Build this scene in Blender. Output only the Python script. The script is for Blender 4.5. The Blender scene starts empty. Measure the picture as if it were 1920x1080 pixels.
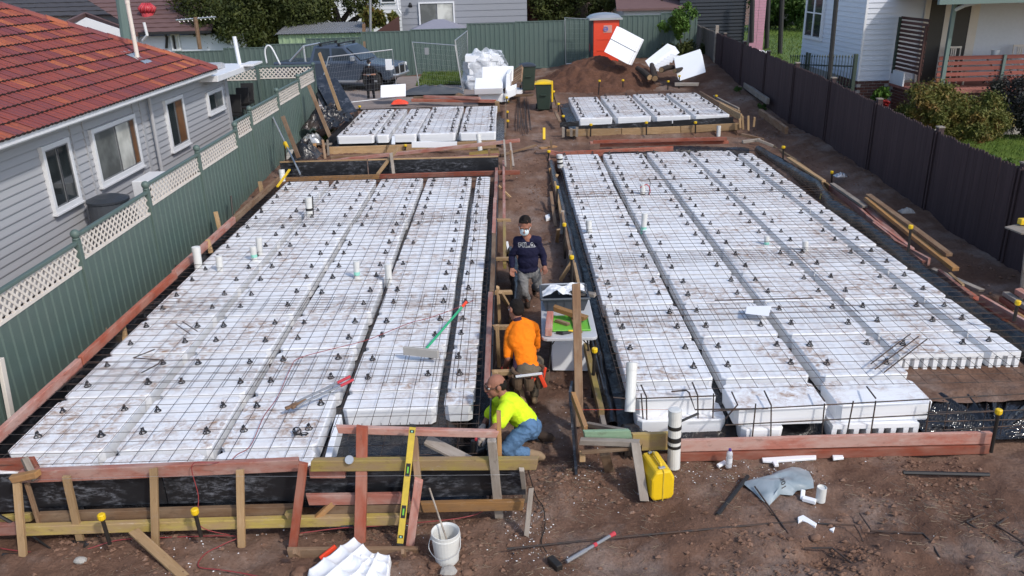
import bpy, math, random
import numpy as np
from mathutils import Vector, Matrix, Quaternion
from mathutils.bvhtree import BVHTree
R = math.radians
sc = bpy.context.scene
col = sc.collection
# ---------------------------------------------------------------- camera, sky, sun, exposure
FPX, PITCH, ROLL, YAW, CAMZ = 1520.7, R(21.308), R(-1.510), R(-0.094), 5.26
fw = Vector((math.sin(YAW)*math.cos(PITCH), math.cos(YAW)*math.cos(PITCH), -math.sin(PITCH)))
rt0 = Vector((math.cos(YAW), -math.sin(YAW), 0)); up0 = rt0.cross(fw)
rt = math.cos(ROLL)*rt0 + math.sin(ROLL)*up0; up = -math.sin(ROLL)*rt0 + math.cos(ROLL)*up0
cd = bpy.data.cameras.new('camera'); cam = bpy.data.objects.new('camera', cd); col.objects.link(cam)
cam.matrix_world = Matrix(((rt.x, up.x, -fw.x, 0), (rt.y, up.y, -fw.y, 0), (rt.z, up.z, -fw.z, CAMZ), (0, 0, 0, 1)))
cd.sensor_width = 36; cd.lens = 36*FPX/1920; cd.clip_start = .1; cd.clip_end = 800
sc.camera = cam
SUN_EL, SUN_AZ = R(43), R(42)           # the sun stands behind the camera's right shoulder
sdir = Vector((math.sin(SUN_AZ)*math.cos(SUN_EL), -math.cos(SUN_AZ)*math.cos(SUN_EL), math.sin(SUN_EL)))
w = bpy.data.worlds.new('World'); sc.world = w; w.use_nodes = True
wn = w.node_tree; sky = wn.nodes.new('ShaderNodeTexSky'); sky.sky_type = 'NISHITA'; sky.sun_disc = False
sky.sun_elevation = SUN_EL; sky.sun_rotation = math.atan2(sdir.x, sdir.y); sky.air_density = 1.0; sky.dust_density = 1.5
bg = wn.nodes['Background']; bg.inputs[1].default_value = .15; wn.links.new(sky.outputs[0], bg.inputs[0])
sl = bpy.data.lights.new('sun', 'SUN'); sl.energy = 1.75; sl.angle = R(3.0); sl.color = (1, .95, .88)
so = bpy.data.objects.new('sun', sl); col.objects.link(so); so.rotation_euler = (-sdir).to_track_quat('-Z', 'Y').to_euler()
sc.view_settings.view_transform = 'Standard'; sc.view_settings.look = 'None'; sc.view_settings.exposure = 0.44
sc.view_settings.gamma = 1; sc.view_settings.use_curve_mapping = False
try: sc.cycles.max_bounces = 6; sc.cycles.transparent_max_bounces = 12
except Exception: pass

# ---------------------------------------------------------------- measuring: a point of the photograph carried to a plane of the place
def ray(x, y): return fw*FPX + rt*(x-960) - up*(y-540)
def G(x, y, z=0.):
    v = ray(x, y); t = (z-CAMZ)/v.z; return Vector((v.x*t, v.y*t, z))
def GY(x, y, Y):
    v = ray(x, y); t = Y/v.y; return Vector((v.x*t, Y, CAMZ+v.z*t))
def GX(x, y, X):
    v = ray(x, y); t = X/v.x; return Vector((X, v.y*t, CAMZ+v.z*t))

# ---------------------------------------------------------------- noise
_rs = np.random.RandomState(7); _tab = _rs.rand(256, 256)
def vnoise(x, y):
    x = np.asarray(x, float); y = np.asarray(y, float)
    xi = np.floor(x).astype(int); yi = np.floor(y).astype(int); fx = x-xi; fy = y-yi
    fx = fx*fx*(3-2*fx); fy = fy*fy*(3-2*fy); m = 255
    a = _tab[xi & m, yi & m]; b = _tab[(xi+1) & m, yi & m]; c = _tab[xi & m, (yi+1) & m]; d = _tab[(xi+1) & m, (yi+1) & m]
    return (a*(1-fx)+b*fx)*(1-fy)+(c*(1-fx)+d*fx)*fy-.5
def fbm(x, y, o=4):
    s = 0; a = 1; f = 1
    for i in range(o): s = s+a*vnoise(x*f+17.3*i, y*f+5.1*i); a *= .5; f *= 2.03
    return s
def sst(a, b, x):
    t = np.clip((np.asarray(x, float)-a)/(b-a), 0, 1); return t*t*(3-2*t)
rnd = random.Random(11)

# ---------------------------------------------------------------- objects
WM = {}
def link(o, parent, M):
    col.objects.link(o)
    if parent is None: o.matrix_world = M
    else:
        o.parent = parent; o.matrix_basis = WM[parent.name].inverted() @ M
    WM[o.name] = M.copy(); return o
def tag(o, label=None, cat=None, group=None, kind=None):
    if label: o['label'] = label
    if cat: o['category'] = cat
    if group: o['group'] = group
    if kind: o['kind'] = kind
    return o
def thing(name, label, cat, loc=(0, 0, 0), rz=0., group=None):
    o = bpy.data.objects.new(name, None); o.empty_display_size = .1
    link(o, None, Matrix.Translation(loc) @ Matrix.Rotation(rz, 4, 'Z')); return tag(o, label, cat, group)
def copy_tree(o, parent=None, M=None):
    c = o.copy(); col.objects.link(c)
    if parent is not None: c.parent = parent
    if M is not None: c.matrix_world = M
    for ch in KIDS.get(o.name, []): copy_tree(ch, c)
    return c
KIDS = {}

class MB:
    def __init__(s): s.v = []; s.f = []; s.m = []; s.mi = 0
    def add(s, vs, fs):
        n = len(s.v); s.v.extend([tuple(v) for v in vs])
        for f in fs: s.f.append([i+n for i in f]); s.m.append(s.mi)
        return s
    def box(s, a, b, M=None):
        (x0, y0, z0), (x1, y1, z1) = a, b
        vs = [Vector(p) for p in ((x0,y0,z0),(x1,y0,z0),(x1,y1,z0),(x0,y1,z0),(x0,y0,z1),(x1,y0,z1),(x1,y1,z1),(x0,y1,z1))]
        if M is not None: vs = [M @ v for v in vs]
        return s.add(vs, [(3,2,1,0),(4,5,6,7),(0,1,5,4),(1,2,6,5),(2,3,7,6),(3,0,4,7)])
    def beam(s, p0, p1, w, h, upv=(0, 0, 1)):
        p0 = Vector(p0); p1 = Vector(p1); M, L = frame(p0, p1, upv)
        return s.box((0, -w/2, -h/2), (L, w/2, h/2), M)
    def tube(s, pts, r, n=6, cap=True):
        pts = [Vector(p) for p in pts]; rr = r if isinstance(r, (list, tuple)) else [r]*len(pts)
        vs = []; fs = []; prev = None
        for i, p in enumerate(pts):
            d = (pts[min(i+1, len(pts)-1)]-pts[max(i-1, 0)]); d = d.normalized() if d.length > 1e-9 else Vector((0, 0, 1))
            if prev is None:
                a = Vector((0, 0, 1)) if abs(d.z) < .9 else Vector((1, 0, 0)); u = d.cross(a).normalized()
            else:
                u = prev-d*prev.dot(d); u = u.normalized() if u.length > 1e-6 else d.orthogonal().normalized()
            prev = u; v = d.cross(u)
            for k in range(n):
                t = 2*math.pi*k/n; vs.append(p+(u*math.cos(t)+v*math.sin(t))*rr[i])
        for i in range(len(pts)-1):
            for k in range(n): fs.append((i*n+k, i*n+(k+1) % n, (i+1)*n+(k+1) % n, (i+1)*n+k))
        if cap: fs.append(tuple(range(n-1, -1, -1))); fs.append(tuple((len(pts)-1)*n+k for k in range(n)))
        return s.add(vs, fs)
    def lathe(s, prof, c=(0, 0, 0), n=16, M=None, cap=True):
        vs = []; fs = []; c = Vector(c)
        for r, z in prof:
            for k in range(n):
                t = 2*math.pi*k/n; p = Vector((r*math.cos(t), r*math.sin(t), z))
                vs.append((M @ p if M is not None else p)+c)
        m = len(prof)
        for i in range(m-1):
            for k in range(n): fs.append((i*n+k, i*n+(k+1) % n, (i+1)*n+(k+1) % n, (i+1)*n+k))
        if cap: fs.append(tuple(range(n-1, -1, -1))); fs.append(tuple((m-1)*n+k for k in range(n)))
        return s.add(vs, fs)
    def ball(s, c, r, nu=10, nv=7, M=None):
        r = Vector(r) if not isinstance(r, (int, float)) else Vector((r, r, r)); c = Vector(c); vs = []; fs = []
        for j in range(nv+1):
            ph = math.pi*j/nv
            for k in range(nu):
                t = 2*math.pi*k/nu; p = Vector((r.x*math.sin(ph)*math.cos(t), r.y*math.sin(ph)*math.sin(t), -r.z*math.cos(ph)))
                vs.append((M @ p if M is not None else p)+c)
        for j in range(nv):
            for k in range(nu): fs.append((j*nu+k, j*nu+(k+1) % nu, (j+1)*nu+(k+1) % nu, (j+1)*nu+k))
        return s.add(vs, fs)
    def prism(s, poly, d, M=None):
        """poly: 2-D outline (x,z), pushed along +y by d"""
        n = len(poly); vs = [Vector((x, 0, z)) for x, z in poly]+[Vector((x, d, z)) for x, z in poly]
        if M is not None: vs = [M @ v for v in vs]
        return s.add(vs, [tuple(range(n)), tuple(range(2*n-1, n-1, -1))]+[(i+n, (i+1) % n+n, (i+1) % n, i) for i in range(n)])
    def quad(s, a, b, c, d): return s.add([a, b, c, d], [(0, 1, 2, 3)])
    def grid(s, fn, nu, nv):
        vs = [fn(i/nu, j/nv) for j in range(nv+1) for i in range(nu+1)]; k = nu+1
        return s.add(vs, [(j*k+i, j*k+i+1, (j+1)*k+i+1, (j+1)*k+i) for j in range(nv) for i in range(nu)])
    def mesh(s, name, mats, smooth=False):
        me = bpy.data.meshes.new(name); me.from_pydata(s.v, [], s.f)
        for m in (mats if isinstance(mats, (list, tuple)) else [mats]): me.materials.append(m)
        if any(s.m): me.polygons.foreach_set('material_index', s.m)
        if smooth: me.polygons.foreach_set('use_smooth', [True]*len(s.f))
        me.update(); return me
    def build(s, name, mats, parent=None, smooth=False, M=None, bevel=0, **k):
        me = s.mesh(name, mats, smooth); o = bpy.data.objects.new(name, me)
        link(o, parent, M if M is not None else Matrix())
        if bevel:
            b = o.modifiers.new('bevel', 'BEVEL'); b.width = bevel; b.segments = 2; b.limit_method = 'ANGLE'; b.angle_limit = R(40)
        if parent is not None: KIDS.setdefault(parent.name, []).append(o)
        return tag(o, **k)
def frame(p0, p1, upv=(0, 0, 1)):
    p0 = Vector(p0); p1 = Vector(p1); d = p1-p0; L = d.length; x = d/L; u = Vector(upv)
    if abs(x.dot(u)) > .97: u = Vector((0, 1, 0)) if abs(x.y) < .9 else Vector((1, 0, 0))
    y = u.cross(x).normalized(); z = x.cross(y)
    return Matrix(((x.x, y.x, z.x, p0.x), (x.y, y.y, z.y, p0.y), (x.z, y.z, z.z, p0.z), (0, 0, 0, 1))), L
def plank(name, p0, p1, w, h, mat, parent=None, upv=(0, 0, 1), jag=.0, **k):
    """a length of timber, its own object with its grain along local x; slightly bowed, ends not quite square"""
    M, L = frame(p0, p1, upv); mb = MB(); n = 5; b = rnd.uniform(-1, 1)*.0025*L; vs = []
    for i in range(n+1):
        t = i/n; o = b*4*t*(1-t); e = rnd.uniform(-.012, .012) if i in (0, n) else 0
        for yy, zz in ((-1, -1), (1, -1), (1, 1), (-1, 1)):
            vs.append((t*L+e*(yy+zz), yy*w/2+o+rnd.uniform(-.0015, .0015), zz*h/2+o*.4))
    fs = [(3, 2, 1, 0), (n*4, n*4+1, n*4+2, n*4+3)]
    for i in range(n):
        for q in range(4): a = i*4+q; c = i*4+(q+1) % 4; fs.append((a, c, c+4, a+4))
    mb.add(vs, fs); return mb.build(name, mat, parent, M=M, bevel=min(w, h)*.1, **k)

# ---------------------------------------------------------------- materials
class Nd:
    def __init__(s, name, rough=.7, metal=0, spec=.5):
        s.m = bpy.data.materials.new(name); s.m.use_nodes = True; s.t = s.m.node_tree; s.b = s.t.nodes['Principled BSDF']
        s.b.inputs['Roughness'].default_value = rough; s.b.inputs['Metallic'].default_value = metal; s.b.inputs['Specular IOR Level'].default_value = spec
    def n(s, k, **a):
        x = s.t.nodes.new('ShaderNode'+k)
        for q, v in a.items():
            if q.startswith('i_'):
                q = q[2:]; x.inputs[int(q) if q.isdigit() else q.replace('_', ' ')].default_value = v
            else: setattr(x, q, v)
        return x
    def l(s, a, b): s.t.links.new(a, b)
    def coord(s, kind='Object', scale=(1, 1, 1), rnd_off=True):
        tc = s.n('TexCoord'); mp = s.n('Mapping'); mp.inputs['Scale'].default_value = scale
        if kind == 'World': g = s.n('NewGeometry'); src = g.outputs['Position']
        else: src = tc.outputs[kind]
        if rnd_off and kind == 'Object':
            oi = s.n('ObjectInfo'); vm = s.n('VectorMath', operation='MULTIPLY_ADD'); cx = s.n('CombineXYZ')
            for q in range(3): s.l(oi.outputs['Random'], cx.inputs[q])
            s.l(cx.outputs[0], vm.inputs[0]); vm.inputs[1].default_value = (37, 91, 53); s.l(src, vm.inputs[2]); src = vm.outputs[0]
        s.l(src, mp.inputs['Vector']); return mp.outputs[0]
    def noise(s, vec, scale, detail=6, rough=.6, dist=0):
        x = s.n('TexNoise'); x.inputs['Scale'].default_value = scale; x.inputs['Detail'].default_value = detail; x.inputs['Roughness'].default_value = rough
        x.inputs['Distortion'].default_value = dist; s.l(vec, x.inputs['Vector']); return x.outputs[0]
    def ramp(s, fac, stops):
        x = s.n('ValToRGB'); e = x.color_ramp.elements
        while len(e) < len(stops): e.new(.5)
        for q, (p, c) in zip(e, stops): q.position = p; q.color = c if len(c) == 4 else (*c, 1)
        s.l(fac, x.inputs[0]); return x.outputs[0]
    def mix(s, fac, a, b, mode='MIX'):
        x = s.n('MixRGB', blend_type=mode)
        for v, q in ((fac, 0), (a, 1), (b, 2)):
            if isinstance(v, (int, float)): x.inputs[q].default_value = v
            elif isinstance(v, (tuple, list)): x.inputs[q].default_value = v if len(v) == 4 else (*v, 1)
            else: s.l(v, x.inputs[q])
        return x.outputs[0]
    def bump(s, h, st=.3, d=.01):
        x = s.n('Bump'); x.inputs['Strength'].default_value = st; x.inputs['Distance'].default_value = d; s.l(h, x.inputs['Height']); s.l(x.outputs[0], s.b.inputs['Normal'])
    def base(s, c):
        if isinstance(c, (tuple, list)): s.b.inputs['Base Color'].default_value = c if len(c) == 4 else (*c, 1)
        else: s.l(c, s.b.inputs['Base Color'])
        return s
def paint(name, c, rough=.5, metal=0, dirt=.25, scale=3., spec=.5, dc=(.12, .08, .055)):
    k = Nd(name, rough, metal, spec); v = k.coord('Object'); n1 = k.noise(v, scale, 7, .65); n2 = k.noise(v, scale*9, 4)
    a = k.mix(k.ramp(n1, [(.35, (0, 0, 0)), (.75, (dirt, dirt, dirt))]), c, dc); b = k.mix(k.ramp(n2, [(.3, (.06,)*3), (.7, (0, 0, 0))]), a, (.02, .02, .02))
    k.base(b); k.bump(n2, .08, .003); return k.m
def wood(name, c1, c2, c3=None, stain=.5, rough=.75, sc_=1.):
    k = Nd(name, rough, 0, .3); v = k.coord('Object', (1.1*sc_, 16*sc_, 16*sc_)); g = k.noise(v, 2.2, 8, .65, .6)
    v2 = k.coord('Object', (.9, 2.2, 2.2)); b = k.noise(v2, 2.4, 5, .6); c = k.mix(k.ramp(g, [(.32, (0,)*3), (.68, (1,)*3)]), c1, c2)
    if c3: c = k.mix(k.ramp(b, [(.40, (0,)*3), (.62, (stain,)*3)]), c, c3)
    v3 = k.coord('Object', (3, 7, 7)); e = k.noise(v3, 2.0, 9, .75); c = k.mix(k.ramp(e, [(.56, (0,)*3), (.72, (.65,)*3)]), c, (.07, .045, .032)); c = k.mix(k.ramp(e, [(.30, (.45,)*3), (.43, (0,)*3)]), c, (.46, .40, .35) if sum(c1) > .5 else tuple(q*1.3 for q in c1))
    oi = k.n('ObjectInfo'); hs = k.n('HueSaturation'); mr = k.n('MapRange'); mr.inputs[3].default_value = .72; mr.inputs[4].default_value = 1.25
    k.l(oi.outputs['Random'], mr.inputs[0]); k.l(mr.outputs[0], hs.inputs['Value']); k.l(c, hs.inputs['Color']); k.base(hs.outputs[0]); k.bump(g, .35, .004); return k.m
M = {}
M['pine'] = wood('pine timber', (.46, .31, .17), (.36, .225, .11), (.24, .16, .09), .35)
M['pink'] = wood('pink stained timber', (.38, .155, .115), (.30, .105, .075), (.42, .30, .26), .7)
M['red'] = wood('red stained timber', (.33, .085, .045), (.26, .06, .035), (.37, .20, .15), .6)
M['yellow_t'] = wood('yellow stained timber', (.40, .32, .075), (.32, .22, .08), (.30, .20, .12), .8)
M['grey_t'] = wood('weathered timber', (.29, .245, .205), (.20, .165, .135), (.36, .32, .28), .6)
M['brown_t'] = wood('old brown timber', (.23, .135, .075), (.15, .085, .05), (.30, .22, .15), .6)
M['amber'] = wood('amber timber', (.40, .21, .075), (.30, .15, .05), (.22, .14, .09), .5)
M['green_t'] = wood('green painted timber', (.20, .30, .19), (.17, .25, .165), (.27, .29, .22), .5)
k = Nd('film faced plywood', .32, 0, .5); v = k.coord('Object', (1, 1, 3)); a = k.noise(v, 7, 10, .8, .3); b = k.noise(v, 1.4, 4)
mm = k.mix(1, k.ramp(a, [(.49, (0,)*3), (.66, (1,)*3)]), k.ramp(b, [(.40, (0,)*3), (.60, (1,)*3)]), 'MULTIPLY'); k.base(k.mix(mm, (.014, .015, .018), (.20, .21, .24))); k.bump(a, .1, .003); M['ply'] = k.m
k = Nd('black plastic sheet', .24, 0, .5); v = k.coord('World'); a = k.noise(v, 6, 5, .6, 1.2); b = k.noise(v, 1.1, 5)
k.base(k.mix(k.ramp(b, [(.5, (0,)*3), (.7, (.75,)*3)]), (.012, .012, .014), (.10, .07, .05))); k.bump(a, .7, .03); M['plastic'] = k.m
k = Nd('shiny black film', .12, 0, .7); v = k.coord('World'); a = k.noise(v, 9, 4, .6, .5); k.base((.012, .012, .014)); k.bump(a, .5, .03); M['film'] = k.m
# foam pods with boot dirt tramped over them
k = Nd('white foam', .6, 0, .35); v = k.coord('World', (1, 1, 1)); a = k.noise(v, 1.15, 6, .62, .4); b = k.noise(v, 9, 8, .7, .6); c = k.noise(v, 120, 2, .5)
st = k.mix(1, k.ramp(a, [(.40, (0,)*3), (.60, (1,)*3)]), k.ramp(b, [(.42, (0,)*3), (.66, (1,)*3)]), 'MULTIPLY')
vs = k.coord('World', (1, 6, 1)); s2 = k.noise(vs, 5, 6, .7); st2 = k.mix(1, st, k.ramp(s2, [(.57, (0,)*3), (.70, (.35,)*3)]), 'SCREEN')
geo = k.n('NewGeometry'); sx = k.n('SeparateXYZ'); k.l(geo.outputs['Normal'], sx.inputs[0]); tp = k.ramp(sx.outputs['Z'], [(.55, (0,)*3), (.9, (1,)*3)])
k.base(k.mix(k.mix(1, st2, tp, 'MULTIPLY'), (.82, .83, .85), (.33, .19, .105))); k.bump(c, .12, .004); M['foam'] = k.m
k = Nd('clean white foam', .6, 0, .35); v = k.coord('Object'); c = k.noise(v, 90, 2); k.base((.83, .84, .86)); k.bump(c, .12, .004); M['foam2'] = k.m
k = Nd('rusty steel bar', .75, .25, .4); v = k.coord('World'); a = k.noise(v, 8, 6); k.base(k.ramp(a, [(.40, (.045, .042, .042)), (.72, (.12, .065, .042))])); M['steel'] = k.m
M['dark_bar'] = paint('dark steel', (.035, .032, .03), .5, .5, .15)
M['chair'] = paint('black chair plastic', (.018, .018, .022), .45, 0, .06)
M['pvc'] = paint('white pipe plastic', (.70, .70, .67), .35, 0, .12, 5)
M['mint'] = paint('mint green print', (.30, .68, .55), .4, 0, .0)
M['black'] = paint('black rubber', (.015, .015, .016), .5, 0, .05)
M['yellow'] = paint('yellow plastic', (.80, .52, .01), .42, 0, .12, 8)
M['yellow2'] = paint('yellow painted metal', (.66, .48, .05), .4, 0, .4, 8)
M['white'] = paint('white paint', (.74, .75, .77), .45, 0, .08)
M['cream'] = paint('cream lattice', (.70, .64, .57), .55, 0, .12)
M['green'] = paint('green sheet steel', (.088, .132, .116), .5, 0, .3, 1.2, dc=(.125, .145, .13))
M['green2'] = paint('pale green steel', (.13, .19, .175), .45, 0, .1)
M['greenlt'] = paint('light green shed steel', (.30, .40, .25), .5, 0, .1)
M['grey'] = paint('grey metal', (.33, .34, .36), .4, .5, .1)
M['galv'] = paint('galvanised steel', (.52, .53, .54), .38, .7, .06)
M['dkgreen'] = paint('dark green plastic', (.022, .042, .030), .5, 0, .12)
M['orange'] = paint('orange plastic', (.80, .065, .022), .45, 0, .05)
M['navyp'] = paint('charcoal panel', (.03, .038, .05), .5, 0, .1)
M['tubg'] = paint('grey tub plastic', (.06, .07, .085), .5, 0, .1)
M['tray'] = paint('lime tray plastic', (.16, .48, .05), .45, 0, .12)
M['pinkred'] = paint('red plastic', (.50, .045, .06), .45, 0, .05); M['leadred'] = paint('red cable', (.28, .035, .04), .5, 0, .3, 9)
M['carpaint'] = paint('slate blue car paint', (.10, .125, .165), .25, .45, .06)
M['tyre'] = paint('tyre rubber', (.016, .016, .016), .8, 0, .1)
M['concrete'] = paint('concrete', (.40, .38, .35), .85, 0, .25, 2)
def glass(name, c, rough=.06):
    k = Nd(name, rough, 0, .6); v = k.coord('Object'); k.base(k.mix(k.ramp(k.noise(v, 1.3, 3), [(.4, (0,)*3), (.6, (1,)*3)]), c, tuple(q*.6 for q in c))); return k.m
M['glass'] = glass('dark window glass', (.035, .042, .045)); M['blind'] = glass('pale window blind', (.62, .62, .57), .35); M['greyblind'] = glass('grey window blind', (.17, .18, .175), .25)
M['brownc'] = glass('brown curtain', (.20, .09, .035), .5)
def clad(name, c, rough=.55): return paint(name, c, rough, 0, .1, 1.2, dc=tuple(q*.75 for q in c))
M['vinyl'] = clad('blue grey cladding', (.395, .40, .42)); M['wboard'] = clad('white weatherboard', (.63, .66, .72)); M['greyclad'] = clad('grey cladding', (.27, .28, .31))
M['dkslat'] = wood('dark stained slats', (.10, .045, .038), (.07, .032, .028), None); M['redslat'] = wood('red brown rail timber', (.27, .09, .07), (.22, .07, .055), None)
M['deck'] = wood('red porch deck', (.36, .15, .12), (.30, .12, .095), None)
k = Nd('brick', .85, 0, .2); oi = k.n('ObjectInfo'); v = k.coord('Object'); a = k.noise(v, 14, 5)
k.base(k.mix(k.ramp(a, [(.3, (0,)*3), (.7, (.5,)*3)]), k.ramp(oi.outputs['Random'], [(0, (.12, .05, .04)), (.5, (.17, .075, .055)), (1, (.10, .055, .05))]), (.07, .04, .035))); k.bump(a, .3, .004); M['brick'] = k.m
M['mortar'] = paint('mortar', (.42, .39, .36), .9, 0, .1)
k = Nd('terracotta tile', .55, 0, .35); oi = k.n('ObjectInfo'); v = k.coord('Object', (1, 6, 1)); a = k.noise(v, 3, 6, .65)
cc = k.ramp(oi.outputs['Random'], [(0, (.17, .042, .042)), (.3, (.27, .060, .040)), (.5, (.22, .052, .040)), (.7, (.16, .045, .052)), (.86, (.33, .085, .038)), (1, (.43, .135, .052))])
k.base(k.mix(k.ramp(a, [(.35, (0,)*3), (.7, (.55,)*3)]), cc, (.14, .048, .05))); k.bump(a, .15, .004); M['tile'] = k.m
M['tile_edge'] = paint('lichened tile edge', (.035, .022, .02), .9, 0, .1)
def roofm(name, c): return paint(name, c, .8, 0, .35, 4, dc=tuple(q*.5 for q in c))
M['roof_brown'] = roofm('brown roof tile', (.15, .085, .08)); M['roof_dark'] = roofm('dark roof tile', (.06, .058, .065))
def fence_wood(name, c1, c2):
    k = Nd(name, .85, 0, .2); v = k.coord('Object', (14, 14, .9)); a = k.noise(v, 1.6, 8, .7); oi = k.n('ObjectInfo'); hs = k.n('HueSaturation'); mr = k.n('MapRange'); mr.inputs[3].default_value = .9; mr.inputs[4].default_value = 1.1
    k.l(oi.outputs['Random'], mr.inputs[0]); k.l(mr.outputs[0], hs.inputs['Value']); k.l(k.mix(k.ramp(a, [(.35, (0,)*3), (.7, (1,)*3)]), c1, c2), hs.inputs['Color']); k.base(hs.outputs[0]); k.bump(a, .4, .005); return k.m
M['paling'] = fence_wood('dark painted paling', (.052, .034, .036), (.075, .05, .052)); M['oldpaling'] = fence_wood('grey weathered paling', (.12, .105, .095), (.20, .18, .165))
def foliage(name, cs, sc_=1.):
    k = Nd(name, .6, 0, .25); v = k.coord('World'); a = k.noise(v, 1.6*sc_, 3); b = k.noise(v, 11*sc_, 3)
    k.base(k.mix(k.ramp(b, [(.35, (0,)*3), (.7, (.5,)*3)]), k.ramp(a, [(.3, cs[0]), (.5, cs[1]), (.7, cs[2])]), cs[0]))
    k.b.inputs['Subsurface Weight'].default_value = 0; return k.m
M['leaf_dark'] = foliage('dark olive leaves', [(.022, .034, .010), (.05, .062, .014), (.088, .098, .022)])
M['leaf_mid'] = foliage('green leaves', [(.03, .06, .012), (.055, .105, .02), (.09, .15, .03)])
M['leaf_lime'] = foliage('bright green leaves', [(.05, .10, .015), (.085, .16, .025), (.13, .22, .035)])
M['leaf_rust'] = foliage('rusty tipped leaves', [(.075, .10, .022), (.14, .13, .03), (.24, .105, .035)], 1.3)
M['leaf_purple'] = foliage('dark purple leaves', [(.02, .025, .018), (.04, .035, .04), (.06, .06, .05)])
M['grass'] = foliage('lawn grass', [(.06, .10, .018), (.10, .155, .024), (.155, .19, .04)], 1.)
M['bark'] = wood('bark', (.06, .045, .035), (.035, .027, .022), None)
def cloth(name, c, rough=.85):
    k = Nd(name, rough, 0, .2); v = k.coord('Object', rnd_off=False); a = k.noise(v, 5, 4, .6); b = k.noise(v, 160, 2); k.base(k.mix(k.ramp(a, [(.35, (.3,)*3), (.7, (0,)*3)]), c, tuple(q*.7 for q in c))); k.bump(k.mix(.35, a, k.noise(v, 22, 5, .65)), .6, .03); return k.m
M['skin'] = cloth('skin', (.36, .19, .13), .55); M['skin2'] = cloth('tanned skin', (.30, .135, .09), .55); M['hair'] = cloth('dark hair', (.014, .011, .010), .9)
M['navy'] = cloth('navy sweatshirt', (.012, .012, .036)); M['greyt'] = cloth('grey trousers', (.21, .205, .20)); M['hivis_o'] = cloth('orange work shirt', (.95, .22, .008)); M['hivis_y'] = cloth('lime work shirt', (.66, .90, .025))
M['jeans'] = cloth('blue jeans', (.10, .19, .33)); M['khaki'] = cloth('olive brown trousers', (.15, .12, .085)); M['boot'] = cloth('tan boots', (.30, .21, .13)); M['darkboot'] = cloth('dark boots', (.05, .035, .028)); M['leather'] = cloth('leather tool belt', (.13, .085, .055)); M['blackc'] = cloth('black clothing', (.013, .013, .016)); M['glove'] = cloth('pale work gloves', (.55, .47, .40)); M['mask'] = cloth('pale blue face mask', (.62, .72, .76)); M['purple'] = cloth('dark side panel', (.04, .02, .035))
# bare soil
k = Nd('brown soil', .95, 0, .15); v = k.coord('World'); a = k.noise(v, .55, 5, .6); b = k.noise(v, 3.2, 8, .65, .3); c = k.noise(v, 26, 6, .7); vo = k.n('TexVoronoi'); vo.inputs['Scale'].default_value = 34; k.l(v, vo.inputs['Vector'])
c0 = k.ramp(a, [(.35, (.145, .080, .054)), (.5, (.205, .120, .084)), (.66, (.27, .175, .130))]); c1 = k.mix(k.ramp(b, [(.35, (.55,)*3), (.62, (0,)*3)]), c0, (.105, .056, .038))
d = k.noise(v, .9, 7, .65); c2 = k.mix(k.ramp(d, [(.50, (0,)*3), (.70, (.7,)*3)]), c1, (.33, .27, .235)); c3 = k.mix(k.ramp(vo.outputs['Distance'], [(.07, (.55,)*3), (.13, (0,)*3)]), c2, (.30, .24, .19)); k.base(k.mix(k.ramp(c, [(.3, (.5,)*3), (.6, (0,)*3)]), c3, (.07, .04, .028)))
mx = k.mix(.5, b, c); k.bump(mx, .9, .05); M['soil'] = k.m
k = Nd('red soil', .95, 0, .15); v = k.coord('World'); b = k.noise(v, 3.5, 8, .7); c = k.noise(v, 22, 6, .7); k.base(k.mix(k.ramp(c, [(.3, (.6,)*3), (.62, (0,)*3)]), k.ramp(b, [(.3, (.095, .047, .031)), (.6, (.16, .080, .053))]), (.06, .03, .02))); k.bump(k.mix(.5, b, c), 1, .06); M['redsoil'] = k.m
k = Nd('soil clods', .95, 0, .15); v = k.coord('World'); b = k.noise(v, 5, 4); k.base(k.ramp(b, [(.3, (.13, .072, .048)), (.6, (.21, .125, .088)), (.75, (.31, .23, .185))])); M['clod'] = k.m
M['straw'] = paint('dry straw', (.36, .28, .20), .9, 0, .3, 2)
k = Nd('clear wrapping film', .15, 0, .6); v = k.coord('Object'); a = k.noise(v, 7, 5, .6, 1); k.base((.80, .82, .86)); k.b.inputs['Alpha'].default_value = .62; k.bump(a, .8, .05); M['wrap'] = k.m
k = Nd('grey blue plastic sack', .35, 0, .5); v = k.coord('Object'); a = k.noise(v, 4, 5, .6, .6); k.base(k.mix(k.ramp(a, [(.35, (0,)*3), (.65, (1,)*3)]), (.20, .25, .28), (.34, .39, .42))); k.bump(a, .5, .02); M['sack'] = k.m
M['sackw'] = paint('pale sack print band', (.48, .54, .57), .4, 0, .1)
k = Nd('clear bottle', .08, 0, .5); k.base((.75, .78, .82)); k.b.inputs['Alpha'].default_value = .55; M['bottle'] = k.m
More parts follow.
